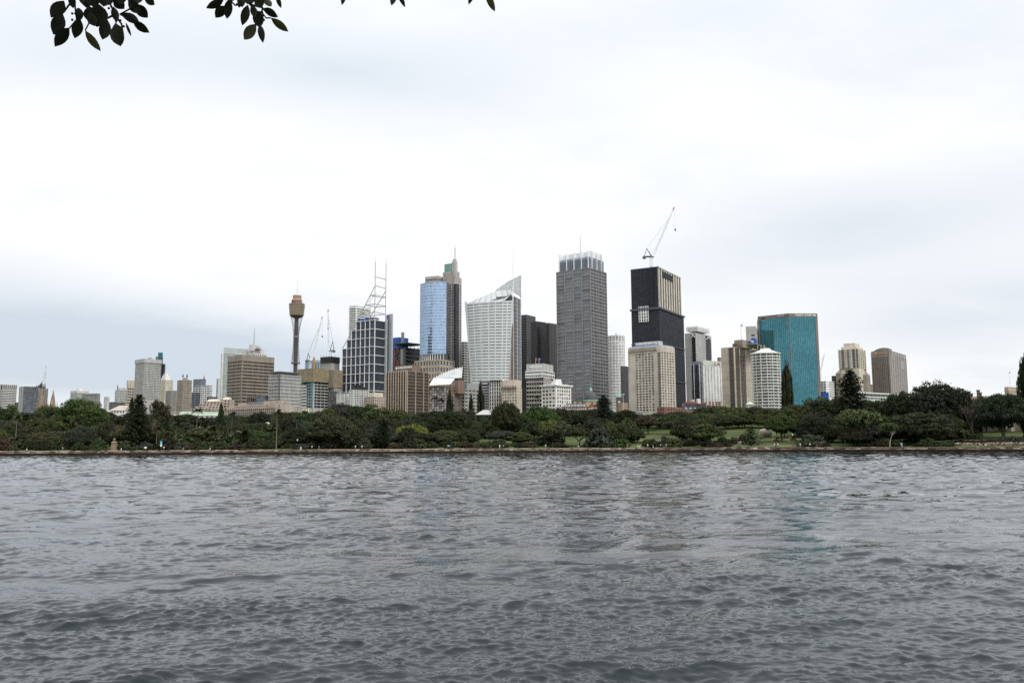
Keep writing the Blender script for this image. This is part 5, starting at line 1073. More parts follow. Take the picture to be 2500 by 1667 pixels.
for p, q in ((Lq, Cq), (Cq, Rq)):
    for f in range(13): A, Bx = p.lerp(q, f/12), p.lerp(q, min(1, (f+1)/12)); b.mb('mesh_crown', mesh_m).bar(tuple(A)+(zA,), tuple(A)+(zB+random.uniform(-.5, 1),), .2); b.mb('mesh_crown', mesh_m).bar(tuple(A)+(zA,), tuple(Bx)+(zB,), .16); b.mb('mesh_crown', mesh_m).bar(tuple(A)+(zB,), tuple(Bx)+(zA,), .16)
    for k in range(6): b.mb('mesh_crown', mesh_m).bar(tuple(p)+(zA+(zB-zA)*k/5,), tuple(q)+(zA+(zB-zA)*k/5,), .2)
b.mb('crown_sheet', mesh_m).prism(inset([Lq, Cq, Rq, Bq], 1.2), zA, zB-1.0); b.finish(thr=4)
b = tower('office_tower', 'dark blue glass block attached to the white windowed hotel', 1688, 1707, 1716, 882, 985, 850, S(nc=4, nr=8, wf=.95, hf=.97, mt=8), S(nc=2, nr=8, wf=.95, hf=.97), bluegrey, g_navy, th=25, fin=False)
posts(b, b.L, b.C, (.28, .98), b.z0, b.z1-3, .3, 'white_fin', white, .3); b.finish()
b = tower('hotel_tower', 'white hotel with small square windows and red roof emblem between blue glass and beige tower', 1713, 1716, 1775, 879, 993, 830, None, S(nc=8, nr=19, wf=.36, hf=.52, mt=15, ml=2), white, g_blind, th=55, fin=False)
u = (b.R-b.C).normalized(); n = Vector((u.y, -u.x)); W = (b.R-b.C).length; zc_ = b.z1-2.9
b.mb('parapet', mat('pale_grey_green_panel', (.50, .52, .48), .7)).fbox(b.C, u, n, .1, W-.1, b.z1-5, b.z1-.05, -.2, .35)
q = b.C+u*(W*.49)+n*.5
b.mb('emblem_disc', redsign).bar((q.x, q.y, zc_), (q.x+n.x*.1, q.y+n.y*.1, zc_), 1.45, 1.45, 20); o = lettering(b, 'M', b.C, b.R, zc_-.75, 1.5, signw, (.46, .52), .75, bold=.03)
lettering(b, 'M', b.C, b.R, zc_-1.2, 2.4, redsign, (.58, .67), .45, bold=.08)
b.finish(thr=4)

# beige tower pair with glass strips, roof canopy
b = tower('office_tower', 'beige concrete tower of broad piers and dark glass strips behind the round balcony tower', 1760, 1791, 1848, 847, 1003, 760, S(nc=1, nr=1, wf=.01, hf=.01), S(nc=1, nr=1, wf=.01, hf=.01), beige, g_brown, th=42, fin=False)
for p, q, segs in ((b.L, b.C, ((.62, .97),)), (b.C, b.R, ((.05, .20), (.25, .45), (.78, .96)))):
    u = (q-p).normalized(); n = Vector((u.y, -u.x)); W = (q-p).length
    for a0, a1 in segs: b.facade(p+u*(W*a0)+n*.45, p+u*(W*a1)+n*.45, b.z0, b.z1-.6, 3, 16, brown2, g_brown, wf=.9, hf=.82, dep=.5)
    rails(b, p, q, [b.z0+(b.z1-b.z0)*j/8 for j in range(9)], .05, 'panel_joint', brown2, .09)
block(b, 'plant_room', brown, 1792, 1812, 1836, 829, 848, 768, 42); block(b, 'plant_room', brown2, 1788, 1800, 1815, 838, 848, 764, 42)
Lq, Cq, Rq, Bq = plan3(1819, 1846, 1890, 838, 752, 30); zc_ = zat(1846, 838, 752); b.mb('roof_canopy', grey).prism([(v.x, v.y) for v in (Lq, Cq, Rq, Bq)], zc_-.5, 0, [(Lq.x, Lq.y, zc_+.2), (Cq.x, Cq.y, zc_+.1), (Rq.x, Rq.y, zc_-2.2), (Bq.x, Bq.y, zc_-2.0)])
for px in (1850, 1858, 1866): mast(b, 'canopy_strut', px, 842, 852, 756, .2, steel_w, .2)
mast(b, 'flagpole', 1810, 791, 829, 764, .2, steel_g, .12); p = pt(1810, 791, 764); b.mb('flag', black).hexa([(p.x, p.y, p.z-2.3), (p.x+.9, p.y, p.z-2.6), (p.x+.9, p.y+.05, p.z-2.6), (p.x, p.y+.05, p.z-2.3), (p.x, p.y, p.z), (p.x+.8, p.y, p.z-.5), (p.x+.8, p.y+.05, p.z-.5), (p.x, p.y+.05, p.z)])
b.finish()
b = tower('office_tower', 'pale grey tower top with dark louvres and blue sign, left of the teal glass tower', 1820, 1846, 1852, 796, 850, 900, S(nc=1, nr=4, wf=.5, hf=.5, mt=18, ml=9), None, lgrey, g_dark, th=20, fin=False)
Lq, Cq, Rq, Bq, z0, z1 = block(b, 'sign_block', bluep, 1831, 1846, 1849, 827, 838, 770, 20); lettering(b, 'lig', Lq, Cq, z0+(z1-z0)*.3, 2.0, signw, (.1, .6), .2, bold=.03); b.finish()
tower('office_block', 'small grey roof block peeping over the white hotel', 1751, 1757, 1763, 872, 885, 880, S(nc=1, nr=2, wf=.6, hf=.4), S(nc=1, nr=2, wf=.6, hf=.4), grey, g_dark, th=40)

# round balcony tower
b = Bld('apartment_tower', 'white rounded apartment tower ringed with balconies under a conical roof', 'building', None, (pt(1879, 990, 700).x, 700)); b.D = 700
c_ = pt(1879, 862, 700); m_ = 700/F; r_ = 36*m_; cx, cy = c_.x, c_.y+r_; zt, zb = zat(1879, 862, 700), zat(1879, 1002, 700); NF = 19; hF = (zt-zb)/NF
b.mb('wall', white).lathe(cx, cy, [(r_-2.2, b.base), (r_-2.2, zt)], 32)
for j in range(NF+1):
    z = zb+hF*j; b.mb('balcony', white).lathe(cx, cy, [(r_-2.3, z-.25), (r_, z-.2), (r_+.15, z+.72), (r_-.05, z+.73), (r_-.1, z+.02), (r_-2.3, z)], 14)
for j in range(NF):
    for i in range(22):
        a = R(188+164*(i+.5)/22); q = Vector((cx+(r_-2.05)*math.cos(a), cy+(r_-2.05)*math.sin(a))); z = zb+hF*(j+.55)
        if i % 6 == 5: continue
        M = Matrix.Translation((q.x-b.off[0], q.y-b.off[1], z-b.off[2])) @ Matrix.Rotation(a+math.pi/2, 4, 'Z') @ Matrix.Diagonal((1.35, .3, hF*.62, 1)); b.win(M, 1.35, hF*.62, g_blind)
for i in range(8): a = R(188+164*i/7); b.mb('balcony_divider', white).bar((cx+(r_-.5)*math.cos(a), cy+(r_-.5)*math.sin(a), zb), (cx+(r_-.5)*math.cos(a), cy+(r_-.5)*math.sin(a), zt), .32, .32)
b.mb('roof_edge', white).lathe(cx, cy, [(r_-2, zt), (r_+.5, zt+.1), (r_+.5, zt+.9)], 14); b.mb('conical_roof', mat('white_roof_sheet', (.74, .73, .70), .6)).lathe(cx, cy, [(r_+.3, zt+.9), (r_*.55, zat(1879, 854, 700)), (r_*.36, zat(1879, 851, 700)), (r_*.35, zat(1879, 847.5, 700))], 14)
b.finish(thr=2)

# teal mirror-glass tower (many sided)
Dk = 900; b = Bld('skyscraper', 'teal mirror glass tower with brown stone frame and white roof lettering', 'building', None, (pt(1925, 960, Dk).x, Dk)); b.D = Dk
v2 = lambda p: Vector((p.x, p.y))
P0, P1, P2 = v2(pt(1849.5, 772, Dk+22)), v2(pt(1925, 765, Dk)), v2(pt(1995, 766, Dk+1.5)); P3, P4, P5 = P2+Vector((6.5, 21)), P2+Vector((4, 56)), P0+Vector((10, 40))
z1, z0 = zat(1925, 765, Dk), zat(1925, 995, Dk); zg = zat(1925, 773.5, Dk); frame = mat('brown_stone_frame', (.20, .165, .15), .7, streak=.1)
poly = [P0, P1, P2, P3, P4, P5]; b.mb('wall', frame).prism(inset(poly, .6), b.base, z1-.3)
for p, q, nc, ml, mr in ((P0, P1, 16, .06, .012), (P1, P2, 15, .02, .085)):
    u = (q-p).normalized(); n = Vector((u.y, -u.x)); W = (q-p).length
    b.facade(p+u*(W*ml), p+u*(W*(1-mr)), z0, zg, nc, 46, mat('dark_teal_mullion', (.02, .055, .065), .4, metal=.4), g_teal, wf=.93, hf=.9, dep=.35, tilt=.002, wname='glass_panel')
    b.mb('stone_frame', frame).fbox(p, u, n, .1, W*ml-.02, z0, z1-.02, -.5, .3); b.mb('stone_frame', frame).fbox(p, u, n, W*(1-mr)+.02, W-.1, z0, z1-.02, -.5, .3); b.mb('stone_frame', frame).fbox(p, u, n, .15, W-.15, zg, z1, -.5, .36)
u = (P3-P2).normalized(); b.mb('side_face', frame).fbox(P2, u, Vector((u.y, -u.x)), .1, (P3-P2).length, b.base, z1-.1, -.4, .2)
zl = z1-(z1-zg)*.78; lettering(b, 'CREDIT SUISSE', P1, P2, zl, 2.15, signw, (.22, .80), .5, bold=.02)
u = (P2-P1).normalized(); n = Vector((u.y, -u.x)); W = (P2-P1).length
for k in range(2): A = P1+u*(W*(.83+.05*k))+n*.5; zz0 = zl; b.mb('sail_logo', signw).hexa([tuple(A)+(zz0+1.9,), tuple(A+u*.5)+(zz0+2.1,), tuple(A+u*.5+n*.1)+(zz0+2.1,), tuple(A+n*.1)+(zz0+1.9,), tuple(A+u*1.2)+(zz0,), tuple(A+u*2.4)+(zz0+.2,), tuple(A+u*2.4+n*.1)+(zz0+.2,), tuple(A+u*1.2+n*.1)+(zz0,)])
lettering(b, 'CREDIT SUISSE', P0, P1, z1-(z1-zg)*.62, 1.0, signw, (.66, .86), .5, bold=.01); u = (P1-P0).normalized(); b.mb('roof_vent', black).fbox(P0, u, Vector((u.y, -u.x)), 4, 9, zg+.5, zg+1.7, 0, .5)
b.finish()
luffing_crane('faint distant crane right of the teal glass tower', 2003, 960, 900, (2013, 862), 2600, w=4, r=.4, back=6, yframe=890, hook=False, cab=steel_g)

tower('apartment_block', 'small white block with dark window rows right of the teal glass tower', 2003, 2016, 2036, 930, 970, 1100, S(nc=2, nr=7, wf=.8, hf=.5), S(nc=4, nr=7, wf=.7, hf=.55, ml=8), white, g_dark, th=52)
tower('office_block', 'dark slim block between the white block and the brown hotel base', 2030, 2036, 2046, 917, 970, 1180, S(nc=2, nr=9, wf=.7, hf=.6), S(nc=2, nr=9, wf=.7, hf=.6), dgrey, g_dark, th=52)
b = tower('site_hoarding', 'blue sheeted scaffold box at the foot of the white block', 2001, 2008, 2023, 957, 975, 980, S(nc=3, nr=3, wf=.98, hf=.98), S(nc=5, nr=3, wf=.98, hf=.98), bluep, bluep, th=52, cat='scaffold')
# cream apartment tower on the brown base
b = tower('hotel_block', 'broad brown block with sloping shoulders and grey window rows behind a pine', 2040, 2052, 2124, 911, 970, 1120, S(nc=2, nr=8, wf=.2, hf=.3), S(nc=12, nr=10, wf=.7, hf=.5, ml=12, mr=10), brown, g_mid, th=55, fin=False, cat='building')
pl = [b.L, b.C, b.R, b.B]; b.mb('sloping_shoulder', brown).prism(inset(pl, .1), b.z1, 0, [(v.x, v.y, zat(2080, 896.5, 1120)) for v in inset(pl, 5.5)]); b.finish()
b = tower('apartment_tower', 'cream apartment tower with dark glass strips above the broad brown block', 2046, 2094, 2113, 851, 898, 1135, S(nc=9, nr=13, wf=.5, hf=.5), S(nc=4, nr=13, wf=.6, hf=.6), cream, g_dark, th=38, fin=False)
posts(b, b.L, b.C, (.22, .5, .78, .95), b.z0, b.z1, 1.1, 'glass_strip', g_mid, .25); posts(b, b.L, b.C, (.02, .33, .39, .62, .67), b.z0, b.z1+.6, .5, 'rib', cream, .7)
block(b, 'roof_storey', cream, 2053, 2090, 2106, 845, 852, 1141, 38); block(b, 'roof_storey', cream, 2059, 2086, 2098, 837, 846, 1144, 38); b.finish()
# arched-top hotel
ar = mat('grey_pink_precast', (.235, .20, .185), .8, streak=.2); ar2 = mat('pale_grey_pink_precast', (.36, .32, .30), .8, streak=.2)
b = tower('hotel_tower', 'grey hotel tower with arched roofline and gold sign at the right end of the skyline', 2126, 2171, 2212, 864, 975, 1150, S(nc=9, nr=20, wf=.6, hf=.52, ml=2, mr=3, mt=6), S(nc=8, nr=20, wf=.66, hf=.5, wall=ar2), ar, g_dark, th=38, fin=False)
u = (b.C-b.L).normalized(); n = Vector((u.y, -u.x)); W = (b.C-b.L).length; NA = 14; zA = b.z1; zP = zat(2160, 848, 1150)
arc_ = [(W*i/NA, zA+(zP-zA)*math.sin(math.pi*(.08+.62*i/NA))**.8) for i in range(NA+1)]
for i in range(NA):
    a0, h0 = arc_[i]; a1, h1 = arc_[i+1]; A, B_ = b.L+u*a0, b.L+u*a1; Cc, D_ = B_-n*14, A-n*14
    b.mb('arched_top', ar).prism([tuple(A), tuple(B_), tuple(Cc), tuple(D_)], zA-.2, 0, [(A.x, A.y, h0), (B_.x, B_.y, h1), (Cc.x, Cc.y, h1), (D_.x, D_.y, h0)])
lettering(b, 'Shangri-La', b.L, b.C, zA+1.2, 1.5, gold2, (.36, .8), .4, bold=.02); q = b.L+u*(W*.28)+n*.4; b.mb('sign_emblem', gold2).bar((q.x, q.y, zA+2.0), (q.x+n.x*.1, q.y+n.y*.1, zA+2.0), 1.3, 1.3, 6)
Lq, Cq, Rq, Bq = inset([b.L, b.C, b.R, b.B], .2); zB = zat(2190, 857, 1165); u2 = (Rq-Cq).normalized(); b.facade(Cq, Rq, b.z1, zB, 6, 1, ar2, g_mid, wf=.7, hf=.85, dep=.4); b.mb('roof_storey', ar2).prism(inset([Lq, Cq, Rq, Bq], .4), b.z1-.3, zB-.3)
nR = Vector((u2.y, -u2.x)); b.mb('dark_panel', g_mid).fbox(Cq, u2, nR, (Rq-Cq).length*.62, (Rq-Cq).length*.82, zat(2190, 896, 1160), zat(2190, 874, 1160), 0, .4); b.finish()
b = tower('terminal_building', 'low white terminal with long flat roofs and glass strips below the arched hotel', 2085, 2098, 2185, 960, 975, 600, S(nc=3, nr=2, wf=.95, hf=.6), S(nc=14, nr=2, wf=.95, hf=.6), white, g_mid, th=55, fin=False)
pl = inset([b.L, b.C, b.R, b.B], -1.5); b.mb('flat_roof', white).prism(pl, b.z1, b.z1+.9); b.finish()
tower('apartment_block', 'sliver of white block between the brown hotel base and the arched hotel', 2122, 2125, 2131, 938, 970, 1250, S(nc=1, nr=6), S(nc=2, nr=6), white, g_dark, th=52)

# mansard roofed brick buildings above the trees
b = Bld('old_building', 'old building with slate mansard roof and two rows of dormers beneath the white hotel', 'building', None, (pt(1695, 1000, 560).x, 560)); b.D = 560
Lq, Cq, Rq, Bq = plan3(1664, 1668, 1728, 1003, 560, 56); z0, z1 = zat(1690, 1003, 560), zat(1690, 984, 560)
b.mb('wall', brick_m).prism([Lq, Cq, Rq, Bq], b.base, z0); top = inset([Lq, Cq, Rq, Bq], 2.0); b.mb('mansard_roof', slate).prism([Lq, Cq, Rq, Bq], z0, 0, [(v.x, v.y, z1) for v in top]); b.mb('parapet', roofred).prism(inset([Lq, Cq, Rq, Bq], 1.8), z1, z1+1.2)
u = (Rq-Cq).normalized(); n = Vector((u.y, -u.x)); W = (Rq-Cq).length
for j in range(2):
    for i in range(5):
        a = W*(i+.6)/5.4; f = .18+.45*j; q = Cq+u*a-n*(2.0*f-.15); zz_ = z0+(z1-z0)*f; b.mb('dormer', white).bar((q.x+n.x*.7, q.y+n.y*.7, zz_+.7), (q.x-n.x*1.2, q.y-n.y*1.2, zz_+.7), .8, .8, 10); b.win(Matrix.Translation((q.x+n.x*.73-b.off[0], q.y+n.y*.73-b.off[1], zz_+.7-b.off[2])) @ Matrix.Rotation(math.atan2(u.y, u.x), 4, 'Z') @ Matrix.Diagonal((.8, .06, .9, 1)), .8, .9, g_dark, 'dormer_window')
block(b, 'roof_plant', lgrey, 1682, 1688, 1697, 975, 985, 566, 50); block(b, 'roof_plant', white, 1700, 1704, 1710, 973, 985, 566, 50); b.finish(thr=2)
b = tower('old_building', 'low red brick building with white dormers right of the slate mansard roof', 1725, 1730, 1768, 989, 1003, 575, S(nc=1, nr=2), S(nc=6, nr=2, wf=.3, hf=.5), brick_m, g_dark, th=56, fin=False); p = pt(1745, 986, 578)
for px in (1733, 1741, 1750, 1757): q = pt(px, 989, 577); b.mb('chimney', brick_m).box(q.x-.6, q.x+.6, q.y-.5, q.y+.5, q.z-1, q.z+2.4)
b.finish()
tower('old_building', 'long low red brick wall building between the beige hotel and the mansard roof', 1604, 1622, 1668, 993, 1006, 540, S(nc=3, nr=1, wf=.3, hf=.4), S(nc=7, nr=1, wf=.3, hf=.4), brick_m, g_dark, th=45)
b = Bld('rotunda', 'small glass domed conservatory at the foot of the beige hotel', 'building', None, (pt(1562, 1008, 545).x, 545)); p = pt(1562, 1012, 545); m_ = 545/F
b.mb('glass_dome', g_mid).lathe(p.x, p.y, [(9*m_, b.base), (9*m_, p.z), (8*m_, p.z+4*m_), (5*m_, p.z+8*m_), (1*m_, p.z+9.6*m_)], 18)
for i in range(9): a = 2*math.pi*i/9; b.mb('dome_rib', white).bar((p.x+9.1*m_*math.cos(a), p.y+9.1*m_*math.sin(a), p.z), (p.x+5.1*m_*math.cos(a), p.y+5.1*m_*math.sin(a), p.z+8*m_), .12)
b.finish()
# green roofed kiosk and the castle
b = Bld('pavilion', 'small pavilion with pale green hipped roof under the beige tower', 'pavilion', None, (pt(1831, 996, 560).x, 560)); p = pt(1831, 988, 560); b.mb('wall', cream).box(p.x-1.9, p.x+1.9, p.y-1.9, p.y+1.9, b.base, p.z+.3); b.mb('hipped_roof', mat('pale_green_roof', (.47, .58, .48))).lathe(p.x, p.y, [(2.9, p.z+.2), (1.6, p.z+1.2), (.15, p.z+2.0)], 8); b.finish()
b = Bld('castle', 'sandstone castle turret with battlements, chimneys and flagpole behind trees at right', 'castle', None, (pt(2469, 960, 400).x, 400)); b.D = 400; st = mat('pale_sandstone', (.42, .35, .27), .9, vary=.2, scale=.4)
Lq, Cq, Rq, Bq = plan3(2452, 2462, 2490, 948, 400, 58); z1 = zat(2462, 948, 400); b.mb('wall', st).prism([Lq, Cq, Rq, Bq], b.base, z1)
for p, q, k in ((Lq, Cq, 3), (Cq, Rq, 6)):
    W = (q-p).length; u = (q-p)/W; n = Vector((u.y, -u.x)); b.mb('string_course', st).fbox(p, u, n, -.1, W+.1, z1-1.3, z1-1.0, -.2, .15)
    for i in range(k): b.mb('merlon', st).fbox(p, u, n, W*(i+.05)/k, W*(i+.62)/k, z1-.01, z1+.75, -.5, 0)
p = pt(2440, 966, 405); b.mb('wall', st).box(p.x-9, p.x+1, p.y, p.y+10, b.base, p.z); p = pt(2389, 966, 405)
for px, yt in ((2366, 955), (2389, 952), (2393, 958)): q = pt(px, 966, 405); b.mb('chimney', brown2).box(q.x-.55, q.x+.55, q.y-.5, q.y+.5, q.z-8, zat(px, yt, 405)); b.mb('chimney', brown2).box(q.x-.75, q.x+.75, q.y-.7, q.y+.7, zat(px, yt+1.2, 405), zat(px, yt, 405)+.05)
q = pt(2385, 974, 408); b.mb('wall', st).box(q.x-8, q.x+4, q.y, q.y+8, b.base, q.z)
mast(b, 'flagpole', 2466, 907, 947, 402, .1, steel_w, .06); q = pt(2466, 907, 402); b.mb('flag', black).hexa([(q.x, q.y, q.z-.9), (q.x-.35, q.y, q.z-1.0), (q.x-.35, q.y+.04, q.z-1.0), (q.x, q.y+.04, q.z-.9), (q.x, q.y, q.z), (q.x-.3, q.y, q.z-.25), (q.x-.3, q.y+.04, q.z-.25), (q.x, q.y+.04, q.z)]); b.finish()
# white tent roofs among the trees
def tent(label, px, py, w, D, h):
    b = Bld('marquee', label, 'marquee', 'white roofs among the garden trees', (pt(px, py, D).x, D)); p = pt(px, py, D); w = w*D/F; h = h*D/F
    b.mb('tent_roof', mat('white_tent_fabric', (.48, .47, .46), .8)).prism([(p.x-w/2, p.y), (p.x+w/2, p.y), (p.x+w/2, p.y+8), (p.x-w/2, p.y+8)], p.z, 0, [(p.x-w*.02, p.y+3.8, p.z+h), (p.x+w*.3, p.y+3.8, p.z+h), (p.x+w*.3, p.y+4.2, p.z+h), (p.x-w*.02, p.y+4.2, p.z+h)])
    for s_ in (-1, 1):
        for d in (.3, 7.7): b.mb('tent_post', dgrey).bar((p.x+s_*w*.48, p.y+d, b.base), (p.x+s_*w*.48, p.y+d, p.z), .1)
    b.finish()
tent('white pitched marquee roof left of the wide fig below the sail topped tower', 1180, 1012, 40, 520, 12)
tent('white marquee roof showing right of the wide fig below the cream hotel', 1258, 1013, 30, 520, 8)
tent('small white shell canopy glimpsed among trees below the long pink building', 647, 1036, 13, 500, 6)

# ------------------------------------------------------------------ trees
def leaf_material():
    mt = bpy.data.materials.new('foliage'); mt.use_nodes = True; t = mt.node_tree; nd = t.nodes; ln = t.links.new; bs = nd['Principled BSDF']
    bs.inputs['Roughness'].default_value = .65; bs.inputs['Specular IOR Level'].default_value = .08
    oi = nd.new('ShaderNodeObjectInfo'); at = nd.new('ShaderNodeAttribute'); at.attribute_name = 'tone'; geo = nd.new('ShaderNodeNewGeometry')
    mr = nd.new('ShaderNodeMapRange'); ln(geo.outputs['Random Per Island'], mr.inputs[0]); mr.inputs[3].default_value = .75; mr.inputs[4].default_value = 1.25
    mu = nd.new('ShaderNodeMath'); mu.operation = 'MULTIPLY'; ln(at.outputs['Fac'], mu.inputs[0]); ln(mr.outputs[0], mu.inputs[1])
    hs = nd.new('ShaderNodeHueSaturation'); ln(oi.outputs['Color'], hs.inputs['Color']); ln(mu.outputs[0], hs.inputs['Value'])
    hm = nd.new('ShaderNodeMapRange'); ln(at.outputs['Fac'], hm.inputs[0]); hm.inputs[1].default_value = .6; hm.inputs[2].default_value = 1.4; hm.inputs[3].default_value = .515; hm.inputs[4].default_value = .485; ln(hm.outputs[0], hs.inputs['Hue'])
    ln(hs.outputs[0], bs.inputs['Base Color']); return mt
LEAF = leaf_material()
BARK = mat('grey_brown_bark', (.075, .06, .048), .95, vary=.3, scale=1.0)
BARKW = mat('pale_gum_bark', (.42, .37, .31), .9, vary=.2, scale=1.0)
BARKB = mat('reddish_twig_bark', (.16, .105, .085), .95, vary=.3, scale=1.0)
def cards(rng, P, Nrm, size, aspect=1.5):
    """leaf-spray quads at points P facing Nrm"""
    n = len(P); Nrm = Nrm/np.linalg.norm(Nrm, axis=1, keepdims=True)
    T = rng.normal(size=(n, 3)); T -= (T*Nrm).sum(1, keepdims=True)*Nrm; T /= np.linalg.norm(T, axis=1, keepdims=True); B = np.cross(Nrm, T)
    a = size[:, None]*T*aspect; b_ = size[:, None]*B
    k1, k2 = rng.uniform(.35, 1, (n, 1)), rng.uniform(.35, 1, (n, 1))
    V = np.stack([P-a, P-b_*k1, P+a, P+b_*k2], 1).reshape(-1, 3); Fc = np.arange(4*n).reshape(n, 4); return V, Fc
def crown_mesh(name, seed, nclump=120, per=72, kind='dome', rc=(.14, .25), card=(.018, .040), inner=300):
    rng = np.random.default_rng(seed); Vs, Fs, Ts, off = [], [], [], 0
    lump = rng.normal(size=(7, 3)); lump /= np.linalg.norm(lump, axis=1, keepdims=True); lamp = rng.uniform(-.16, .2, 7)
    def radius(d): return .80+sum(lamp[k]*np.clip(d @ lump[k], 0, 1)**3 for k in range(7))
    for c in range(nclump):
        while True:
            d = rng.normal(size=3); d /= np.linalg.norm(d)
            if d[2] > -.35: break
        if kind == 'dome':
            r = radius(d)*rng.uniform(.82, 1.04); ctr = np.array([d[0]*r, d[1]*r, .36+d[2]*r*(.62 if d[2] > 0 else .36)])
        elif kind == 'loose':
            r = rng.uniform(.25, 1)**.6*radius(d)*1.05; ctr = np.array([d[0]*r, d[1]*r, .45+d[2]*r*.52])
        elif kind == 'umbrella':
            r = radius(d)*1.05; ctr = np.array([d[0]*r, d[1]*r, .62+abs(d[2])*r*.36+rng.uniform(-.06, .04)])
        elif kind == 'cone':
            z = rng.uniform(0, 1)**1.35; a = rng.uniform(0, 6.28); r = (1-z)**.75*(.92+.2*math.sin(3*a+seed)+rng.uniform(-.12, .1)); ctr = np.array([math.cos(a)*r, math.sin(a)*r, .04+z*.93])
        elif kind == 'column':
            z = rng.uniform(0, 1); a = rng.uniform(0, 6.28); r = .72*min(1, (1-z)*3.2+.12)*(.75+.5*min(1, z*3)); ctr = np.array([math.cos(a)*r, math.sin(a)*r, .02+z*.94])
        elif kind == 'shrub':
            d[2] = abs(d[2]); r = radius(d)*rng.uniform(.75, 1.02); ctr = np.array([d[0]*r, d[1]*r, .06+d[2]*r*.85])
        q = rng.uniform(*rc)*(1.0 if kind not in ('cone', 'column') else .8); n = per
        D = rng.normal(size=(n, 3)); D[:, 2] = np.abs(D[:, 2])*np.where(rng.random(n) < .8, 1, -1); D /= np.linalg.norm(D, axis=1, keepdims=True)
        P = ctr+D*q*rng.uniform(.45, 1.08, (n, 1))*np.array([1, 1, .62 if kind != 'column' else 1.3])
        Nn = D+rng.normal(size=(n, 3))*.55; sz = rng.uniform(*card, n)
        V, Fc = cards(rng, P, Nn, sz); Vs.append(V); Fs.append(Fc+off); off += len(V)
        Ts.append(np.full(len(V), rng.uniform(.68, 1.32)))
    if inner:
        P = rng.normal(size=(inner, 3)); P /= np.linalg.norm(P, axis=1, keepdims=True); P *= rng.uniform(.1, .62, (inner, 1)); 
        if kind in ('cone', 'column'): z = rng.uniform(.05, .85, inner); P[:, 0] *= (1-z)*.9; P[:, 1] *= (1-z)*.9; P[:, 2] = z
        elif kind == 'umbrella': P[:, 2] = .66+P[:, 2]*.15
        else: P[:, 2] = .42+P[:, 2]*.55
        V, Fc = cards(rng, P, rng.normal(size=(inner, 3)), rng.uniform(.07, .12, inner)); Vs.append(V); Fs.append(Fc+off); off += len(V); Ts.append(np.full(len(V), .8))
    V = np.concatenate(Vs); me = mesh_np(name, V, np.concatenate(Fs), LEAF)
    at = me.attributes.new('tone', 'FLOAT', 'POINT'); at.data.foreach_set('value', np.concatenate(Ts).astype(np.float32)); return me
def limb(mb, a, b_, r0, r1, bend=.08, n=3):
    a, b_ = Vector(a), Vector(b_); L = (b_-a).length; pts_ = [a.lerp(b_, i/n)+(Vector((random.uniform(-1, 1), random.uniform(-1, 1), random.uniform(-.3, .3)))*L*bend if 0 < i < n else Vector()) for i in range(n+1)]
    for i in range(n): mb.bar(pts_[i], pts_[i+1], r0+(r1-r0)*i/n, r0+(r1-r0)*(i+1)/n, 6)
    return pts_
def trunk_mesh(name, seed, fork=.30, spread=.55, top=.72, r=.05, nl=6, material=None):
    random.seed(seed); mb = MB(); limb(mb, (0, 0, -.03), (random.uniform(-.04, .04), random.uniform(-.04, .04), fork), r*1.25, r*.85)
    for i in range(5): a = 2*math.pi*i/5+random.uniform(-.3, .3); mb.bar((math.cos(a)*r*2.1, math.sin(a)*r*2.1, -.03), (0, 0, .07), r*.35, r*.7, 5)
    for i in range(nl):
        a = 2*math.pi*i/nl+random.uniform(-.3, .3); s_ = spread*random.uniform(.6, 1.1); e = (math.cos(a)*s_, math.sin(a)*s_, top*random.uniform(.85, 1.1)); P = limb(mb, (0, 0, fork*.92), e, r*.55, r*.16, .1, 4)
        limb(mb, P[2], (e[0]*1.2+random.uniform(-.15, .15), e[1]*1.2+random.uniform(-.15, .15), e[2]*.95), r*.28, r*.08)
    return mb.mesh(name, material or BARK)
def norfolk_mesh(name, seed, tiers=30, flat=False, droop=.0, young=False, broad=False):
    rng = np.random.default_rng(seed); Vs, Fs, Ts, off = [], [], [], 0
    for k in range(tiers):
        z = (.07 if not young else .14)+(.90 if not young else .82)*(k/(tiers-1))**.95
        env = (1-((z-.05)/.97))**.62 if not flat else min(1.0, .8+.2*math.sin(9*z))*(1 if z < .93 else .9)*(.62+.3*abs(math.sin(4*z)))
        if broad: env = min(1.0, ((1-z)*2.3)**.7+.10)*(.86+.14*math.sin(17*z))
        nb = 8 if k < tiers-3 else 5
        for i in range(nb):
            a = 2*math.pi*(i+rng.random()*.7)/nb+k*.9; Lb = env*rng.uniform(.68, 1.08); 
            if Lb < .05: Lb = .07
            m_ = max(4, int(13*Lb)); t = np.linspace(.12, 1, m_)
            up = (.13*t**2-droop*t)*Lb*.45 if not young else (.16*t**2-.02)*Lb
            P = np.stack([np.cos(a)*t*Lb, np.sin(a)*t*Lb, z+up*(.28 if not young else .9)], 1)
            for rep in range(3):
                Q = P+rng.normal(size=P.shape)*np.array([.05, .05, .006 if not young else .012]); Nn = np.tile([0, 0, 1.0], (m_, 1))+rng.normal(size=P.shape)*.6
                V, Fc = cards(rng, Q, Nn, rng.uniform(.035, .075, m_)*(1.15-.3*t), 1.7); V[:, 2] = np.repeat(Q[:, 2], 4)+(V[:, 2]-np.repeat(Q[:, 2], 4))*.30
                Vs.append(V); Fs.append(Fc+off); off += len(V); Ts.append(np.full(len(V), rng.uniform(.75, 1.2)))
    me = mesh_np(name, np.concatenate(Vs), np.concatenate(Fs), LEAF); at = me.attributes.new('tone', 'FLOAT', 'POINT'); at.data.foreach_set('value', np.concatenate(Ts).astype(np.float32)); return me
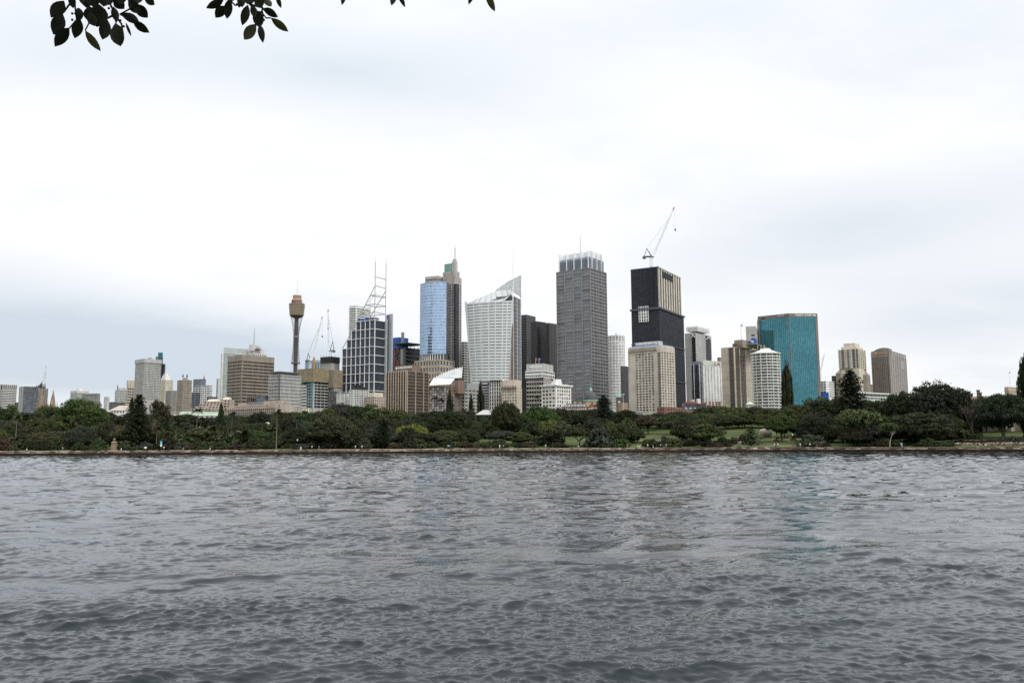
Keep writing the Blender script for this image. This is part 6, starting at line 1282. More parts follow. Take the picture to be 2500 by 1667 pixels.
def pole_mesh(name, r=.06, top=.97, material=None): mb = MB(); mb.bar((0, 0, -.03), (0, 0, top), r, r*.2, 8); return mb.mesh(name, material or BARK)
def palm_meshes(seed, nf=26):
    """fronds in a unit head (radius 1), leaflets as narrow quads along each rib"""
    rng = np.random.default_rng(seed); Vs, Fs, Ts, off = [], [], [], 0
    for i in range(nf):
        a = 2.4*i; el = rng.uniform(-.5, 1.35); L = rng.uniform(.85, 1.1); t = np.linspace(.05, 1, 12); d = np.array([math.cos(a), math.sin(a)])
        r = L*t*math.cos(el*.75); z = L*(t*math.sin(el)-.75*t**2*(.6+.4*math.cos(el))); P = np.stack([d[0]*r, d[1]*r, z], 1)
        for sgn in (1, -1):
            side = np.array([-d[1], d[0], -.35])*sgn; w = .30*np.sin(np.pi*np.clip(t, .05, .97))+.05
            A = P; Bq = P+side*w[:, None]+np.array([d[0], d[1], 0])*.10; wd = np.array([d[0], d[1], .15])*.045
            V = np.stack([A-wd, Bq-wd*.3, Bq+wd*.3, A+wd], 1).reshape(-1, 3); Vs.append(V); Fs.append(np.arange(len(V)).reshape(-1, 4)+off); off += len(V); Ts.append(np.full(len(V), rng.uniform(.75, 1.25)))
    me = mesh_np('palm_head', np.concatenate(Vs), np.concatenate(Fs), LEAF); at = me.attributes.new('tone', 'FLOAT', 'POINT'); at.data.foreach_set('value', np.concatenate(Ts).astype(np.float32)); return me
def bare_meshes(seed, material, fine=True, lean=0.0, depth=5, r0=.028):
    random.seed(seed); mb = MB()
    def grow(p, d, L, r, k):
        e = p+d*L; mb.bar(p, e, r, r*.72, 5 if k > 2 else 4)
        if k == 0: return
        for i in range(3 if k > 1 else 2):
            q = (d+Vector((random.uniform(-1, 1), random.uniform(-1, 1), random.uniform(-.25, .75)))*.62).normalized(); grow(e, q, L*random.uniform(.62, .86), r*.60, k-1)
    grow(Vector((0, 0, -.03)), Vector((lean, 0, 1)).normalized(), .26, r0, depth)
    return mb.mesh('branches', material)
FIGS = [crown_mesh('fig_crown', 100+i) for i in range(6)]
BIGF = [crown_mesh('fig_crown', 150+i, 300, 64, 'dome', (.08, .16), (.010, .022), 700) for i in range(4)]
LOOSE = [crown_mesh('gum_crown', 200+i, 64, 80, 'loose', (.13, .24), (.018, .038), 120) for i in range(4)]
UMB = [crown_mesh('umbrella_crown', 300+i, 80, 46, 'umbrella', (.14, .24), (.028, .05), 80) for i in range(2)]
CONE = [crown_mesh('cone_crown', 400+i, 110, 40, 'cone', (.13, .22), (.03, .06), 160) for i in range(2)]
COL = [crown_mesh('column_crown', 500+i, 60, 40, 'column', (.22, .34), (.05, .10), 100) for i in range(2)]
SHR = [crown_mesh('shrub_crown', 600+i, 60, 40, 'shrub', (.18, .30), (.035, .07), 120) for i in range(4)]
NORF = [norfolk_mesh('pine_crown', 700+i, 34) for i in range(3)]; NBROAD = norfolk_mesh('pine_crown', 712, 36, broad=True); NFLAT = norfolk_mesh('pine_crown', 710, 30, True); NYOUNG = norfolk_mesh('young_pine_crown', 711, 13, young=True)
PALM = [palm_meshes(800+i) for i in range(3)]
BARE = [bare_meshes(900+i, BARKB) for i in range(3)]; BAREG = bare_meshes(910, BARK, depth=5)
GUMT = bare_meshes(920, BARKW, lean=.15, depth=4, r0=.019)
TR_FIG = [trunk_mesh('trunk', 30+i) for i in range(3)]; TR_GUM = [trunk_mesh('trunk', 40+i, .34, .5, .8, .032, 5) for i in range(2)]; TR_UMB = [trunk_mesh('trunk', 50+i, .26, .85, .70, .04, 8) for i in range(2)]; POLE = pole_mesh('trunk'); PALMT = pole_mesh('trunk', .03, 1.0, mat('palm_trunk_bark', (.17, .14, .115), .95))
random.seed(21)
TONE = dict(dark=(.038, .045, .022), deep=(.027, .033, .018), mid=(.047, .063, .025), olive=(.062, .074, .028), lime=(.125, .150, .030), brown=(.062, .048, .032), grey=(.048, .055, .041), yellow=(.17, .15, .05), rust=(.135, .085, .060), green=(.048, .072, .024))
def at_depth(px, offs, py=1075):
    D = 380.0
    for _ in range(12):
        x = slope(px, py)*D; D = D*.4+.6*(shore(x)+offs)
    return slope(px, py)*D, D
COUNT = {}
def pick(lst, key): COUNT[key] = COUNT.get(key, -1)+1; return lst[COUNT[key] % len(lst)]
TREES = []
def tree(kind, px, ytop, w, offs, tone, label=None, row=None, group=None, low=None):
    x, D = at_depth(px, offs); g = ground_z(x, D); h = zat(px, ytop, D)-g; W = w*D/F/2
    if h < .4: h = .4+random.random()*.4
    names = dict(fig='fig_tree', loose='gum_tree', umbrella='umbrella_tree', cone='conifer', column='cypress_tree', shrub='shrub', norfolk='pine_tree', flat='pine_tree', broad='pine_tree', young='young_pine', palm='palm_tree', bush_palm='palm_tree', bare='bare_tree', gum='gum_tree')
    root = link(names[kind], None, None, (x, D, g)); root.rotation_euler.z = random.uniform(0, 6.28) if kind != 'gum' else 0
    cat_ = 'shrub' if kind == 'shrub' else 'palm' if 'palm' in kind else 'tree'
    tag(root, label, cat_, group or ('shrubs along the shore' if kind == 'shrub' else 'palms in the gardens' if 'palm' in kind else 'trees of the waterside gardens'))
    col = tuple(c*random.uniform(.88, 1.12) for c in TONE[tone])+(1,)
    def part(name, me, s, z=0, loc=None):
        o = link(name, me, root); o.scale = s; o.location = loc or (0, 0, z); o.color = col; return o
    if kind == 'fig':
        c0 = low if low is not None else .16; part('crown', pick(FIGS, 'f') if W < 7.5 else pick(BIGF, 'bf'), (W, W, h*(1-c0)*1.045), h*c0); part('trunk', pick(TR_FIG, 't'), (W, W, h))
    elif kind == 'loose':
        part('crown', pick(LOOSE, 'l'), (W, W, h*.80), h*.2); part('trunk', pick(TR_GUM, 'g'), (W*.9, W*.9, h*.95))
    elif kind == 'umbrella':
        part('crown', pick(UMB, 'u'), (W, W, h), 0); part('trunk', pick(TR_UMB, 'ut'), (W, W, h))
    elif kind == 'cone': part('crown', pick(CONE, 'c'), (W, W, h)); part('trunk', POLE, (W*.8, W*.8, h*.9))
    elif kind == 'column': part('crown', pick(COL, 'k'), (W, W, h)); part('trunk', POLE, (W, W, h*.9))
    elif kind == 'shrub': part('crown', pick(SHR, 's'), (W, W, h)); part('stem', POLE, (W*.6, W*.6, h*.5))
    elif kind == 'norfolk': part('crown', pick(NORF, 'n'), (W, W, h)); part('trunk', POLE, (W*.7, W*.7, h))
    elif kind == 'broad': part('crown', NBROAD, (W, W, h)); part('trunk', POLE, (W*.7, W*.7, h))
    elif kind == 'flat': part('crown', NFLAT, (W, W, h)); part('trunk', POLE, (W*.7, W*.7, h))
    elif kind == 'young': part('crown', NYOUNG, (W, W, h)); part('trunk', POLE, (W*.5, W*.5, h))
    elif kind == 'palm': part('fronds', pick(PALM, 'p'), (W, W, W*.9), h-W*.35); part('trunk', PALMT, (9, 9, h-W*.3))
    elif kind == 'bush_palm': part('fronds', pick(PALM, 'p'), (W, W, W*1.1), h-W*.6); part('trunk', PALMT, (14, 14, h-W*.5))
    elif kind == 'bare': part('branches', pick(BARE, 'b') if tone == 'brown' else BAREG, (h*1.0, h*1.0, h*.98))
    elif kind == 'gum':
        part('branches', GUMT, (h*1.0, h*1.0, h*1.05)); part('crown', pick(LOOSE, 'l'), (W, W, h*.5), h*.52)
    TREES.append(dict(o=root, px=px, row=row, kind=kind, tone=tone, label=label, D=D))
    return root
H = tree
# trees one can name
H('fig', 192, 967, 150, 95, 'green', 'huge dome shaped green fig tree left of the tall dark pine', low=.05)
H('norfolk', 336, 961, 80, 20, 'deep', 'tall dark pine standing right of the stone pillar')
H('norfolk', 318, 971, 34, 32, 'deep', 'slimmer dark pine tucked behind the tall pine by the stone pillar')
H('loose', 291, 1030, 44, 30, 'rust', 'sparse reddish brown tree left of the tall dark pine')
H('loose', 368, 1018, 50, 30, 'rust', 'sparse reddish brown tree right of the tall dark pine')
H('loose', 386, 972, 62, 95, 'dark', 'tall loose dark tree in front of the grey gridded tower')
H('cone', 537, 987, 28, 110, 'deep', 'small dark conical tree before the pink terraced building')
H('fig', 815, 1002, 158, 24, 'mid', 'broad green fig dome on the shore below the tan scaffolding', low=.04)
H('fig', 862, 1045, 66, 17, 'dark', 'dark rounded tree leaning against the broad fig dome', low=.02)
H('flat', 937, 1022, 44, 16, 'deep', 'dark flat topped pine between two lime green trees')
H('loose', 906, 1050, 44, 26, 'lime', 'lime green tree left of the dark flat topped pine')
H('umbrella', 1010, 1039, 72, 34, 'lime', 'bright lime green spreading tree right of the flat topped pine')
H('fig', 1100, 996, 140, 60, 'deep', 'wide dark brown green fig mass below the terracotta glass block', low=.03)
H('fig', 1237, 976, 92, 75, 'dark', 'wide layered dark fig before the cream hotel and white marquee')
H('loose', 1318, 980, 80, 95, 'green', 'rounded green tree between the cream hotel and white ornate building')
H('column', 1098, 968, 15, 150, 'deep', 'thin dark cypress before the terracotta glass block')
H('cone', 1150, 966, 24, 155, 'deep', 'small dark conical tree before the grey office block')
H('column', 1174, 952, 17, 158, 'deep', 'taller dark cypress left of the white brown windowed block')
H('broad', 1475, 963, 54, 105, 'deep', 'tall dark pine in front of the green ringed dome')
H('fig', 1530, 997, 74, 120, 'deep', 'round dark fig at the foot of the beige hotel')
H('fig', 1520, 1033, 74, 34, 'dark', 'low rounded brownish tree near the shore below the beige hotel', low=.03)
H('cone', 1464, 1035, 72, 18, 'grey', 'weeping grey green conifer on the lawn below the domed building')
H('umbrella', 1368, 1039, 100, 20, 'dark', 'low spreading umbrella tree with forked trunk on the lawn')
H('umbrella', 1415, 1044, 58, 24, 'dark', 'smaller spreading tree right of the umbrella tree on the lawn')
H('loose', 1342, 1020, 52, 48, 'lime', 'yellow green leafy tree behind the umbrella tree')
H('fig', 1583, 1012, 62, 104, 'brown', 'brownish rounded tree standing on the far lawn below the beige hotel', low=.28)
H('fig', 1642, 1011, 52, 100, 'mid', 'neat rounded green tree with dark trunk on the far lawn', low=.25)
H('fig', 1692, 1014, 72, 60, 'dark', 'dark tall fig right of the far lawn', low=.05)
H('fig', 1672, 1012, 84, 48, 'dark', 'dark clumped fig left of the shrubby seawall tree', low=.02)
H('fig', 1712, 1020, 84, 34, 'mid', 'olive clumped fig directly behind the shrubby seawall tree', low=.02)
H('loose', 1728, 1032, 104, 13, 'mid', 'large leafy shrubby tree with several stems by the seawall')
H('young', 1833, 1046, 84, 11, 'deep', 'small dark young pine with layered branches on the lawn')
H('fig', 1908, 1008, 84, 46, 'mid', 'green tree with bare trunk behind the two short palms', low=.22)
H('bush_palm', 1894, 1066, 22, 11, 'yellow', 'short yellowish palm on the lawn, left of two')
H('bush_palm', 1935, 1064, 24, 12, 'yellow', 'short yellowish palm on the lawn, right of two')
H('shrub', 1985, 1052, 74, 13, 'grey', 'wide grey green bush by the seawall right of the palms')
H('fig', 1985, 1012, 90, 36, 'deep', 'dark rounded tree behind the wide grey bush', low=.04)
H('column', 1927, 912, 27, 190, 'deep', 'tall narrow dark tree before the teal glass tower')
H('broad', 2083, 903, 88, 62, 'deep', 'very tall dark pine before the cream tower and brown block')
H('loose', 2002, 962, 100, 100, 'green', 'bright green leafy tree at the foot of the teal glass tower')
H('umbrella', 2112, 999, 120, 24, 'olive', 'broad olive spreading tree at the foot of the very tall pine')
H('fig', 2090, 1035, 100, 18, 'deep', 'dark tree thicket under the very tall pine', low=.02)
H('gum', 2171, 1028, 56, 7, 'olive', 'small gum with white forked trunk at the seawall')
H('fig', 2200, 949, 118, 78, 'deep', 'dark fig dome below the arched hotel', low=.05)
H('fig', 2296, 926, 200, 84, 'deep', 'enormous dark fig dome, tallest crown right of the arched hotel', low=.05)
H('fig', 2245, 1003, 190, 30, 'dark', 'wide dark fig with pale trunk spreading low over the shore at right', low=.10)
H('bare', 2376, 972, 60, 50, 'grey', 'grey leafless tree between the two great figs at right')
H('loose', 2400, 985, 70, 66, 'grey', 'grey green tree beside the leafless tree at right')
H('fig', 2450, 948, 160, 52, 'deep', 'great dark fig with buttressed trunk on the right hand lawn', low=.16)
H('fig', 2352, 960, 70, 90, 'dark', 'dark fig behind the leafless tree left of the castle chimneys')
H('column', 2518, 902, 44, 62, 'deep', 'dark tall conifer cut by the right edge')
for px, yt, w, of, lb in ((38, 1016, 26, 26, 'slender palm near the left edge, before the banded tower'), (382, 1040, 26, 22, 'slender palm right of the tall dark pine'), (429, 1030, 30, 24, 'palm with bare trunk below the white stepped apartment tower'), (479, 997, 30, 62, 'tall palm before the cream terraced building'),
        (489, 1018, 22, 64, 'shorter palm just right of the tall palm by the cream terraces'), (565, 1006, 24, 66, 'slim palm before the long pink building'), (515, 1040, 30, 40, 'stocky palm in the thicket below the white long building'), (675, 1001, 32, 16, 'very tall thin palm below the grey gridded block'), (724, 1018, 20, 60, 'thin palm behind the lamp post below the needle tower'),
        (1060, 968, 26, 160, 'palm before the terracotta glass block, taller of two'), (1075, 972, 22, 158, 'palm before the terracotta glass block, shorter of two'), (1311, 966, 18, 170, 'lone palm top before the grey banded block'), (590, 1052, 44, 26, 'bushy low palm at the shore below the brown banded tower')):
    H('palm', px, yt, w, of, 'olive', lb)
def slope_offset(px, py):
    for of in np.arange(8, 160, 1.0):
        x_, D_ = at_depth(px, of)
        if px_of((x_, D_, ground_z(x_, D_)))[1] <= py: return of
    return 90
for k, px in enumerate(range(1702, 1884, 17)):
    tree(['fig', 'fig', 'loose'][k % 3], px+random.uniform(-4, 4), random.uniform(1003, 1020), random.uniform(46, 70), slope_offset(px, 1047)+random.uniform(-4, 10), random.choice(['dark', 'mid', 'olive', 'mid']), row='middle', low=.12)
# the rest of the gardens, row by row
SKY_X = [-60, 0, 40, 70, 110, 150, 262, 300, 420, 450, 500, 560, 640, 690, 760, 800, 880, 940, 1040, 1120, 1200, 1290, 1400, 1500, 1580, 1650, 1720, 1760, 1800, 1900, 1960, 2000, 2060, 2120, 2170, 2230, 2330, 2380, 2420, 2560]
SKY_Y = [980, 983, 1000, 1002, 990, 995, 1000, 1012, 1000, 1012, 1017, 1010, 1007, 1004, 1000, 987, 983, 1001, 1004, 992, 1006, 1001, 997, 1003, 1009, 1004, 998, 984, 988, 992, 986, 976, 972, 968, 962, 965, 958, 962, 962, 955]
def sky_y(px): return float(np.interp(px, SKY_X, SKY_Y))
tones = ['deep', 'dark', 'dark', 'dark', 'mid', 'mid', 'olive', 'grey']
px = -45.0
while px < 2550:
    w = random.uniform(58, 108); of = random.uniform(135, 200) if px < 1950 else random.uniform(92, 112)
    if 1540 < px < 1700: of = random.uniform(125, 160)
    tree('fig' if random.random() < .75 else 'loose', px, sky_y(px)+random.uniform(-7, 5)+(10 if px > 2150 else 0), w, of, random.choice(tones), row='far', low=.06)
    px += w*random.uniform(.30, .42)
px = -40.0
while px < 2550:
    w = random.uniform(56, 104)
    if not (1552 < px < 1664 or 1700 < px < 1880 or px > 2350 or 1385 < px < 1440):
        tree(random.choice(['fig', 'fig', 'fig', 'fig', 'loose', 'cone']), px, max(sky_y(px), 990)+random.uniform(14, 32), w, random.uniform(66, 112) if px < 2000 else random.uniform(55, 75), random.choice(tones), row='middle', low=.03)
    px += w*random.uniform(.32, .46)
px = -40.0
while px < 2330:
    w = random.uniform(54, 104); clear = (262 < px < 300 or 1300 < px < 1332 or 1345 < px < 1445 or 1560 < px < 1690 or 1715 < px < 1958 or 2030 < px < 2060)
    if not clear: tree(random.choice(['fig', 'fig', 'fig', 'loose', 'shrub']), px, random.uniform(1030, 1056), w, random.uniform(22, 50), random.choice(tones+['olive', 'dark']), row='front', low=.02)
    px += w*random.uniform(.32, .46)
px = -30.0
while px < 2330:      # low bushes at the foot of the trees
    w = random.uniform(26, 60); clear = (262 < px < 300 or 325 < px < 350 or 1300 < px < 1345 or 1380 < px < 1440 or 1695 < px < 1705 or 1775 < px < 1945 or 2030 < px < 2060 or 1545 < px < 1556)
    if not clear: tree('shrub', px, random.uniform(1062, 1080) if not 1550 < px < 1700 else random.uniform(1060, 1072), w, random.uniform(8, 24), random.choice(['dark', 'mid', 'deep', 'deep', 'olive', 'grey', 'dark', 'brown']), row='shrub')
    px += w*random.uniform(.42, .7)
px = 2335
while px < 2540:      # planting on the right hand lawn
    w = random.uniform(16, 34); tree('shrub', px, random.uniform(1068, 1073) if px < 2420 else random.uniform(1060, 1068), w, 30+random.uniform(-2, 5), 'deep' if px < 2420 else random.choice(['brown', 'grey']), row='lawn'); px += w*.6
for px, yt, w, of, tn in ((1725, 1062, 30, 44, 'deep'), (1765, 1060, 40, 38, 'dark'), (1790, 1064, 30, 34, 'brown'), (1812, 1058, 22, 42, 'grey'), (1700, 1066, 30, 30, 'dark')): tree('shrub', px, yt, w, of, tn, row='lawn')
LM = [(20, 'banded tower'), (78, 'blue grey tower'), (115, 'cathedral spires'), (200, 'white banded block'), (292, 'gabled hall'), (362, 'grey gridded tower'), (415, 'stepped white tower'), (451, 'brown balcony tower'), (505, 'cream terraces'), (560, 'green glass tower'), (620, 'brown banded tower'), (700, 'grey office block'), (745, 'needle tower'), (785, 'tan scaffolding'), (840, 'low gridded blocks'), (890, 'navy grid tower'), (935, 'pink building'), (992, 'brown finned tower'), (1058, 'blue curved tower'), (1105, 'terracotta block'), (1150, 'grey plant block'), (1200, 'sail topped tower'), (1250, 'cream hotel'), (1305, 'charcoal towers'), (1358, 'white ornate building'), (1420, 'grey skyscraper'), (1475, 'domed building'), (1508, 'round white tower'), (1575, 'beige hotel'), (1645, 'black wrapped tower'), (1700, 'mansard roof'), (1740, 'white hotel'), (1800, 'beige pier tower'), (1878, 'balcony tower'), (1935, 'teal tower'), (2000, 'white block'), (2075, 'cream tower'), (2135, 'white terminal'), (2185, 'arched hotel'), (2260, 'open sky'), (2380, 'castle chimneys'), (2470, 'castle turret')]
KN = dict(fig='rounded tree', loose='leafy tree', cone='conical tree', shrub='bush'); TN = dict(dark='dark green', deep='blackish green', mid='mid green', olive='olive', brown='brownish', grey='grey green', lime='lime', green='green', yellow='yellow')
ORD = ['leftmost', 'second from left', 'third from left', 'fourth from left', 'fifth from left', 'sixth from left', 'seventh from left', 'eighth from left', 'ninth from left', 'tenth from left', 'eleventh from left', 'twelfth from left', 'thirteenth from left']
bins = {}
for t in TREES:
    if t['label'] is None:
        lm = min(LM, key=lambda l: abs(l[0]-t['px']))[1]; bins.setdefault((t['row'], lm), []).append(t)
RW = dict(far='far row', middle='middle row', front='front row', shrub='hedge row', lawn='lawn planting')
for (row, lm), ts in bins.items():
    for i, t in enumerate(sorted(ts, key=lambda t: t['px'])):
        t['o']['label'] = f"{TN[t['tone']]} {KN[t['kind']]}, {ORD[min(i, 12)]} in {RW[row]} below the {lm}"

# ------------------------------------------------------------------ seawall, paths, lawn furniture
random.seed(5)
stone_d = mat('wet_dark_stone', (.024, .018, .013), .8, vary=.4, scale=.7, rnd=.4, bump=.6, bscale=3)
stone_m = mat('brown_wall_stone', (.125, .088, .065), .9, vary=.35, scale=.6, rnd=.4, bump=.6, bscale=3)
stone_l = mat('pale_cap_stone', (.36, .29, .23), .9, vary=.3, scale=.5, rnd=.3, bump=.4, bscale=3)
wall_root = tag(link('seawall', None), 'long low sandstone seawall between the water and the gardens', 'wall')
path_pts = []
x = -420.0
while x < 420: path_pts.append((x, shore(x))); x += 4
core = MB()
for (xa, ya), (xb, yb) in zip(path_pts[:-1], path_pts[1:]):
    core.hexa([(xa, ya+.25, -1.5), (xb, yb+.25, -1.5), (xb, yb+2.2, -1.5), (xa, ya+2.2, -1.5), (xa, ya+.25, 1.75), (xb, yb+.25, 1.75), (xb, yb+2.2, 1.75), (xa, ya+2.2, 1.75)])
o = link('wall_core', core.mesh('wall_core', stone_d), wall_root)
courses = [(-.35, .30, stone_d, -.35, .95), (.31, .98, stone_d, -.30, .8), (.99, 1.16, stone_l, -.40, .45), (1.17, 1.62, stone_m, .02, .8), (1.63, 1.95, stone_m, .0, .6)]
blocks = []
for z0, z1, m_, fy, solid in courses:
    x = -400.0
    while x < 300:
        L = random.uniform(1.0, 2.6); y0, y1 = shore(x), shore(x+L); a = math.atan2(y1-y0, L); s_ = math.hypot(L, y1-y0)
        mm_ = m_
        if m_ is stone_l and random.random() < .45: mm_ = stone_m
        if m_ is stone_m and random.random() < .18: mm_ = stone_l
        if m_ is stone_m and x < 60 and z0 > 1.6: mm_ = stone_l if random.random() < .75 else stone_m
        cx, cy = x+L/2, (y0+y1)/2; dj = random.uniform(-.06, .06)
        M = Matrix.Translation((cx, cy+fy+.6+dj, (z0+z1)/2)) @ Matrix.Rotation(a, 4, 'Z') @ Matrix.Rotation(random.gauss(0, .01), 4, 'Y') @ Matrix.Diagonal((s_-.05, 1.2, z1-z0, 1))
        pxx, _ = px_of((cx, cy, 1)); blocks.append((s_*F/cy if -30 < pxx < 2530 else 0, M, mm_)); x += L
blocks.sort(key=lambda t: -t[0])
for _, M, m_ in blocks[:300]: o = bpy.data.objects.new('stone_block', unit_pane(m_)); C.objects.link(o); o.parent = wall_root; o.matrix_local = M
uv = np.array([v.co for v in unit_pane(stone_m).vertices]); uf = np.array([list(p.vertices) for p in unit_pane(stone_m).polygons]); hh = np.concatenate([uv, np.ones((8, 1))], 1)
for m_ in (stone_d, stone_m, stone_l):
    Ms = [np.array(M) for _, M, k in blocks[300:] if k is m_]; V = np.einsum('nij,vj->nvi', np.array(Ms), hh)[..., :3].reshape(-1, 3); Fc = (uf[None]+8*np.arange(len(Ms))[:, None, None]).reshape(-1, 4)
    tag(link('stone_block', mesh_np('stone_blocks', V, Fc, m_), wall_root), kind='stuff')
# promenade path behind the wall
gravel = mat('pale_path', (.30, .26, .21), .95, vary=.2, scale=.5)
def strip(name, fn, x0, x1, w, material, lift=.03, step=3.0):
    mb = MB(); xs = np.arange(x0, x1, step)
    for xa, xb in zip(xs[:-1], xs[1:]):
        ya, yb = fn(xa), fn(xb); mb.quad((xa, ya, ground_z(xa, ya)+lift), (xb, yb, ground_z(xb, yb)+lift), (xb, yb+w, ground_z(xb, yb+w)+lift), (xa, ya+w, ground_z(xa, ya+w)+lift))
    tag(link(name, mb.mesh(name, material)), kind='structure')
strip('promenade_path', lambda x: shore(x)+2.3, -420, 300, 2.2, gravel, .05)
strip('garden_path', lambda x: shore(x)+58+6*math.sin(x*.05), 60, 230, 2.0, gravel, .06)
strip('hill_path', lambda x: shore(x)+47+3*math.sin(x*.03), 165, 300, 2.4, mat('sandy_path', (.42, .32, .23), .95), .06)
strip('slope_path', lambda x: shore(x)+9+(x-98)*.45, 98, 126, 1.6, gravel, .06, 1.0)

# rubble garden wall on the right-hand lawn
gw = tag(link('garden_wall', None), 'low pale rubble garden wall on the lawn at right', 'wall')
for px in np.arange(2326, 2520, 4.3):
    x, D = at_depth(px, 19+(px-2326)*.012); g = ground_z(x, D)
    for k in range(2):
        o = bpy.data.objects.new('stone', unit_pane(stone_l if random.random() < .75 else stone_m)); C.objects.link(o); o.parent = gw
        o.location = (x+random.uniform(-.1, .1), D+random.uniform(-.1, .1), g+.3+.5*k); o.rotation_euler = (random.uniform(-.2, .2), random.uniform(-.2, .2), random.uniform(-.5, .5)); o.scale = (random.uniform(.5, .8), random.uniform(.5, .8), random.uniform(.4, .62))

# boulder sculpture on the lawn
def on_ground(px, py):
    """offset behind the wall at which the slope meets the photograph's row py"""
    for of in np.arange(8, 110, 1.0):
        x_, D_ = at_depth(px, of)
        if px_of((x_, D_, ground_z(x_, D_)))[1] <= py: return of
    return 60
x, D = at_depth(1871, on_ground(1871, 1066)); g = ground_z(x, D); m_ = D/F; rng = np.random.default_rng(3); mb = MB(); nu, nv = 28, 16; z0 = zat(1871, 1065, D); hgt = zat(1871, 1046, D)-z0
for j in range(nv+1):
    for i in range(nu):
        th, ph = 2*math.pi*i/nu, math.pi*j/nv; d = Vector((math.sin(ph)*math.cos(th), math.sin(ph)*math.sin(th), math.cos(ph)))
        r = 1+.10*mnoise.noise(d*1.6)+.05*mnoise.noise(d*4+Vector((3, 0, 0))); sk = .16*d.z
        mb.v.append((x+15.2*m_*r*(abs(d.x)**.86*(1 if d.x > 0 else -1)-sk*.6), D+12*m_*r*d.y, z0+hgt/2+hgt/2*r*(abs(d.z)**.8*(1 if d.z > 0 else -1))))
for j in range(nv):
    for i in range(nu): mb.f.append((j*nu+i, (j+1)*nu+i, (j+1)*nu+(i+1) % nu, j*nu+(i+1) % nu))
bo = tag(link('boulder', mb.mesh('boulder', mat('pale_boulder_stone', (.40, .35, .31), .9, vary=.2, scale=.6, bump=.5, bscale=1.5), (x, D, z0), True), None, (x, D, z0)), 'large pale rounded boulder on the grassy slope behind the young pine', 'boulder')
for k, (px, yt, w) in enumerate(((1800, 1060, 12), (1808, 1063, 9), (1764, 1072, 16), (1815, 1066, 7))):
    x, D = at_depth(px, 34+k*2); g = ground_z(x, D); mb = MB(); random.seed(70+k); s_ = w*D/F/2
    mb.lathe(x, D, [(s_*.95, g-.2), (s_*1.05, g+s_*.4), (s_*.8, g+s_*.9), (s_*.3, g+s_*1.15)], 9)
    mb.v = [(a+random.uniform(-.15, .15)*s_, b_+random.uniform(-.15, .15)*s_, c_+random.uniform(-.1, .1)*s_) for a, b_, c_ in mb.v]
    tag(link('rock', mb.mesh('rock', stone_l if k < 2 else stone_m, (x, D, g)), None, (x, D, g)), ['pale rock at the left shoulder of the young pine', 'small pale rock touching the young pine crown', 'brownish rock in the shrubs left of the young pine', 'tiny rock behind the young pine'][k], 'rock', 'rocks on the lawn')

# stone pillar with urn
x, D = at_depth(279, 8); g = ground_z(x, D); zz = lambda y: zat(279, y, D); m_ = D/F
b = Bld('stone_pillar', 'brown sandstone pillar with urn on the lawn left of the tall dark pine', 'monument', None, (x, D), g+1)
b.mb('plinth', sandst).box(x-6.2*m_, x+6.2*m_, D-6.2*m_, D+6.2*m_, g-.3, zz(1096)); b.mb('shaft', sandst).box(x-4.8*m_, x+4.8*m_, D-4.8*m_, D+4.8*m_, zz(1096), zz(1082)); b.mb('capital', stone_l).lathe(x, D, [(5.2*m_, zz(1082)), (6.6*m_, zz(1080.5)), (6.6*m_, zz(1079)), (4*m_, zz(1077.5))], 16)
b.mb('urn', sandst).lathe(x, D, [(1.6*m_, zz(1077.6)), (1.4*m_, zz(1076)), (3.4*m_, zz(1073.5)), (3.2*m_, zz(1072)), (2*m_, zz(1071)), (2.4*m_, zz(1070.2)), (.5*m_, zz(1068.6))], 14); b.finish()
for i in (-1, 1): pass
# lamp posts, banner, bins, signs
lampn = mat('black_lamp_metal', (.02, .022, .025), .5); opal = mat('opal_glass', (.75, .76, .76), .3)
def lamp(px, yt, offs, label, white_top=True):
    x, D = at_depth(px, offs); g = ground_z(x, D); zt = zat(px, yt, D); b = Bld('street_lamp', label, 'street lamp', 'lamps along the promenade', (x, D), g+1)
    b.mb('post', lampn).bar((x, D, g), (x, D, zt-.9), .09, .06, 8); b.mb('base', lampn).lathe(x, D, [(.2, g), (.2, g+.5), (.1, g+.7)], 10)
    b.mb('lantern', opal if white_top else lampn).lathe(x, D, [(.14, zt-.95), (.26, zt-.75), (.26, zt-.15), (.1, zt)], 10); b.mb('lamp_cap', lampn).lathe(x, D, [(.3, zt-.15), (.28, zt-.08), (.04, zt+.1)], 10); b.finish()
for px, yt, of, lb in ((726, 1071, 7, 'lamp post with white lantern at the shore beneath the needle tower'), (1803, 1070, 8, 'lamp post on the lawn left of the young pine'), (1935, 1058, 14, 'lamp post rising from the right hand yellow palm'), (2203, 1072, 9, 'lamp post right of the white trunked gum'), (2063, 1075, 9, 'lamp post under the very tall pine'), (414, 1076, 7, 'lamp post right of the pale blue banner'), (356, 1080, 8, 'lamp post just right of the tall dark pine trunk'), (1350, 1080, 8, 'lamp post left of the umbrella tree trunk'), (1617, 1074, 9, 'lamp post below the far lawn'), (2474, 1070, 16, 'lamp post on the right hand lawn'), (28, 1088, 6, 'lamp post near the left edge')):
    lamp(px, yt, of, lb, px in (726, 1935))
x, D = at_depth(394, 6); g = ground_z(x, D); b = Bld('banner_sign', 'pale blue and white upright banner sign on dark post by the shore', 'sign', None, (x, D), g+1)
b.mb('post', lampn).bar((x, D, g), (x, D, zat(394, 1076, D)), .07); b.mb('blue_panel', mat('cyan_banner', (.18, .52, .68), .6)).box(x-.4, x+.4, D-.1, D-.04, zat(394, 1085, D), zat(394, 1077, D)); b.mb('white_panel', signw).box(x-.4, x+.4, D-.1, D-.04, zat(394, 1089.5, D), zat(394, 1085.1, D)); b.finish()
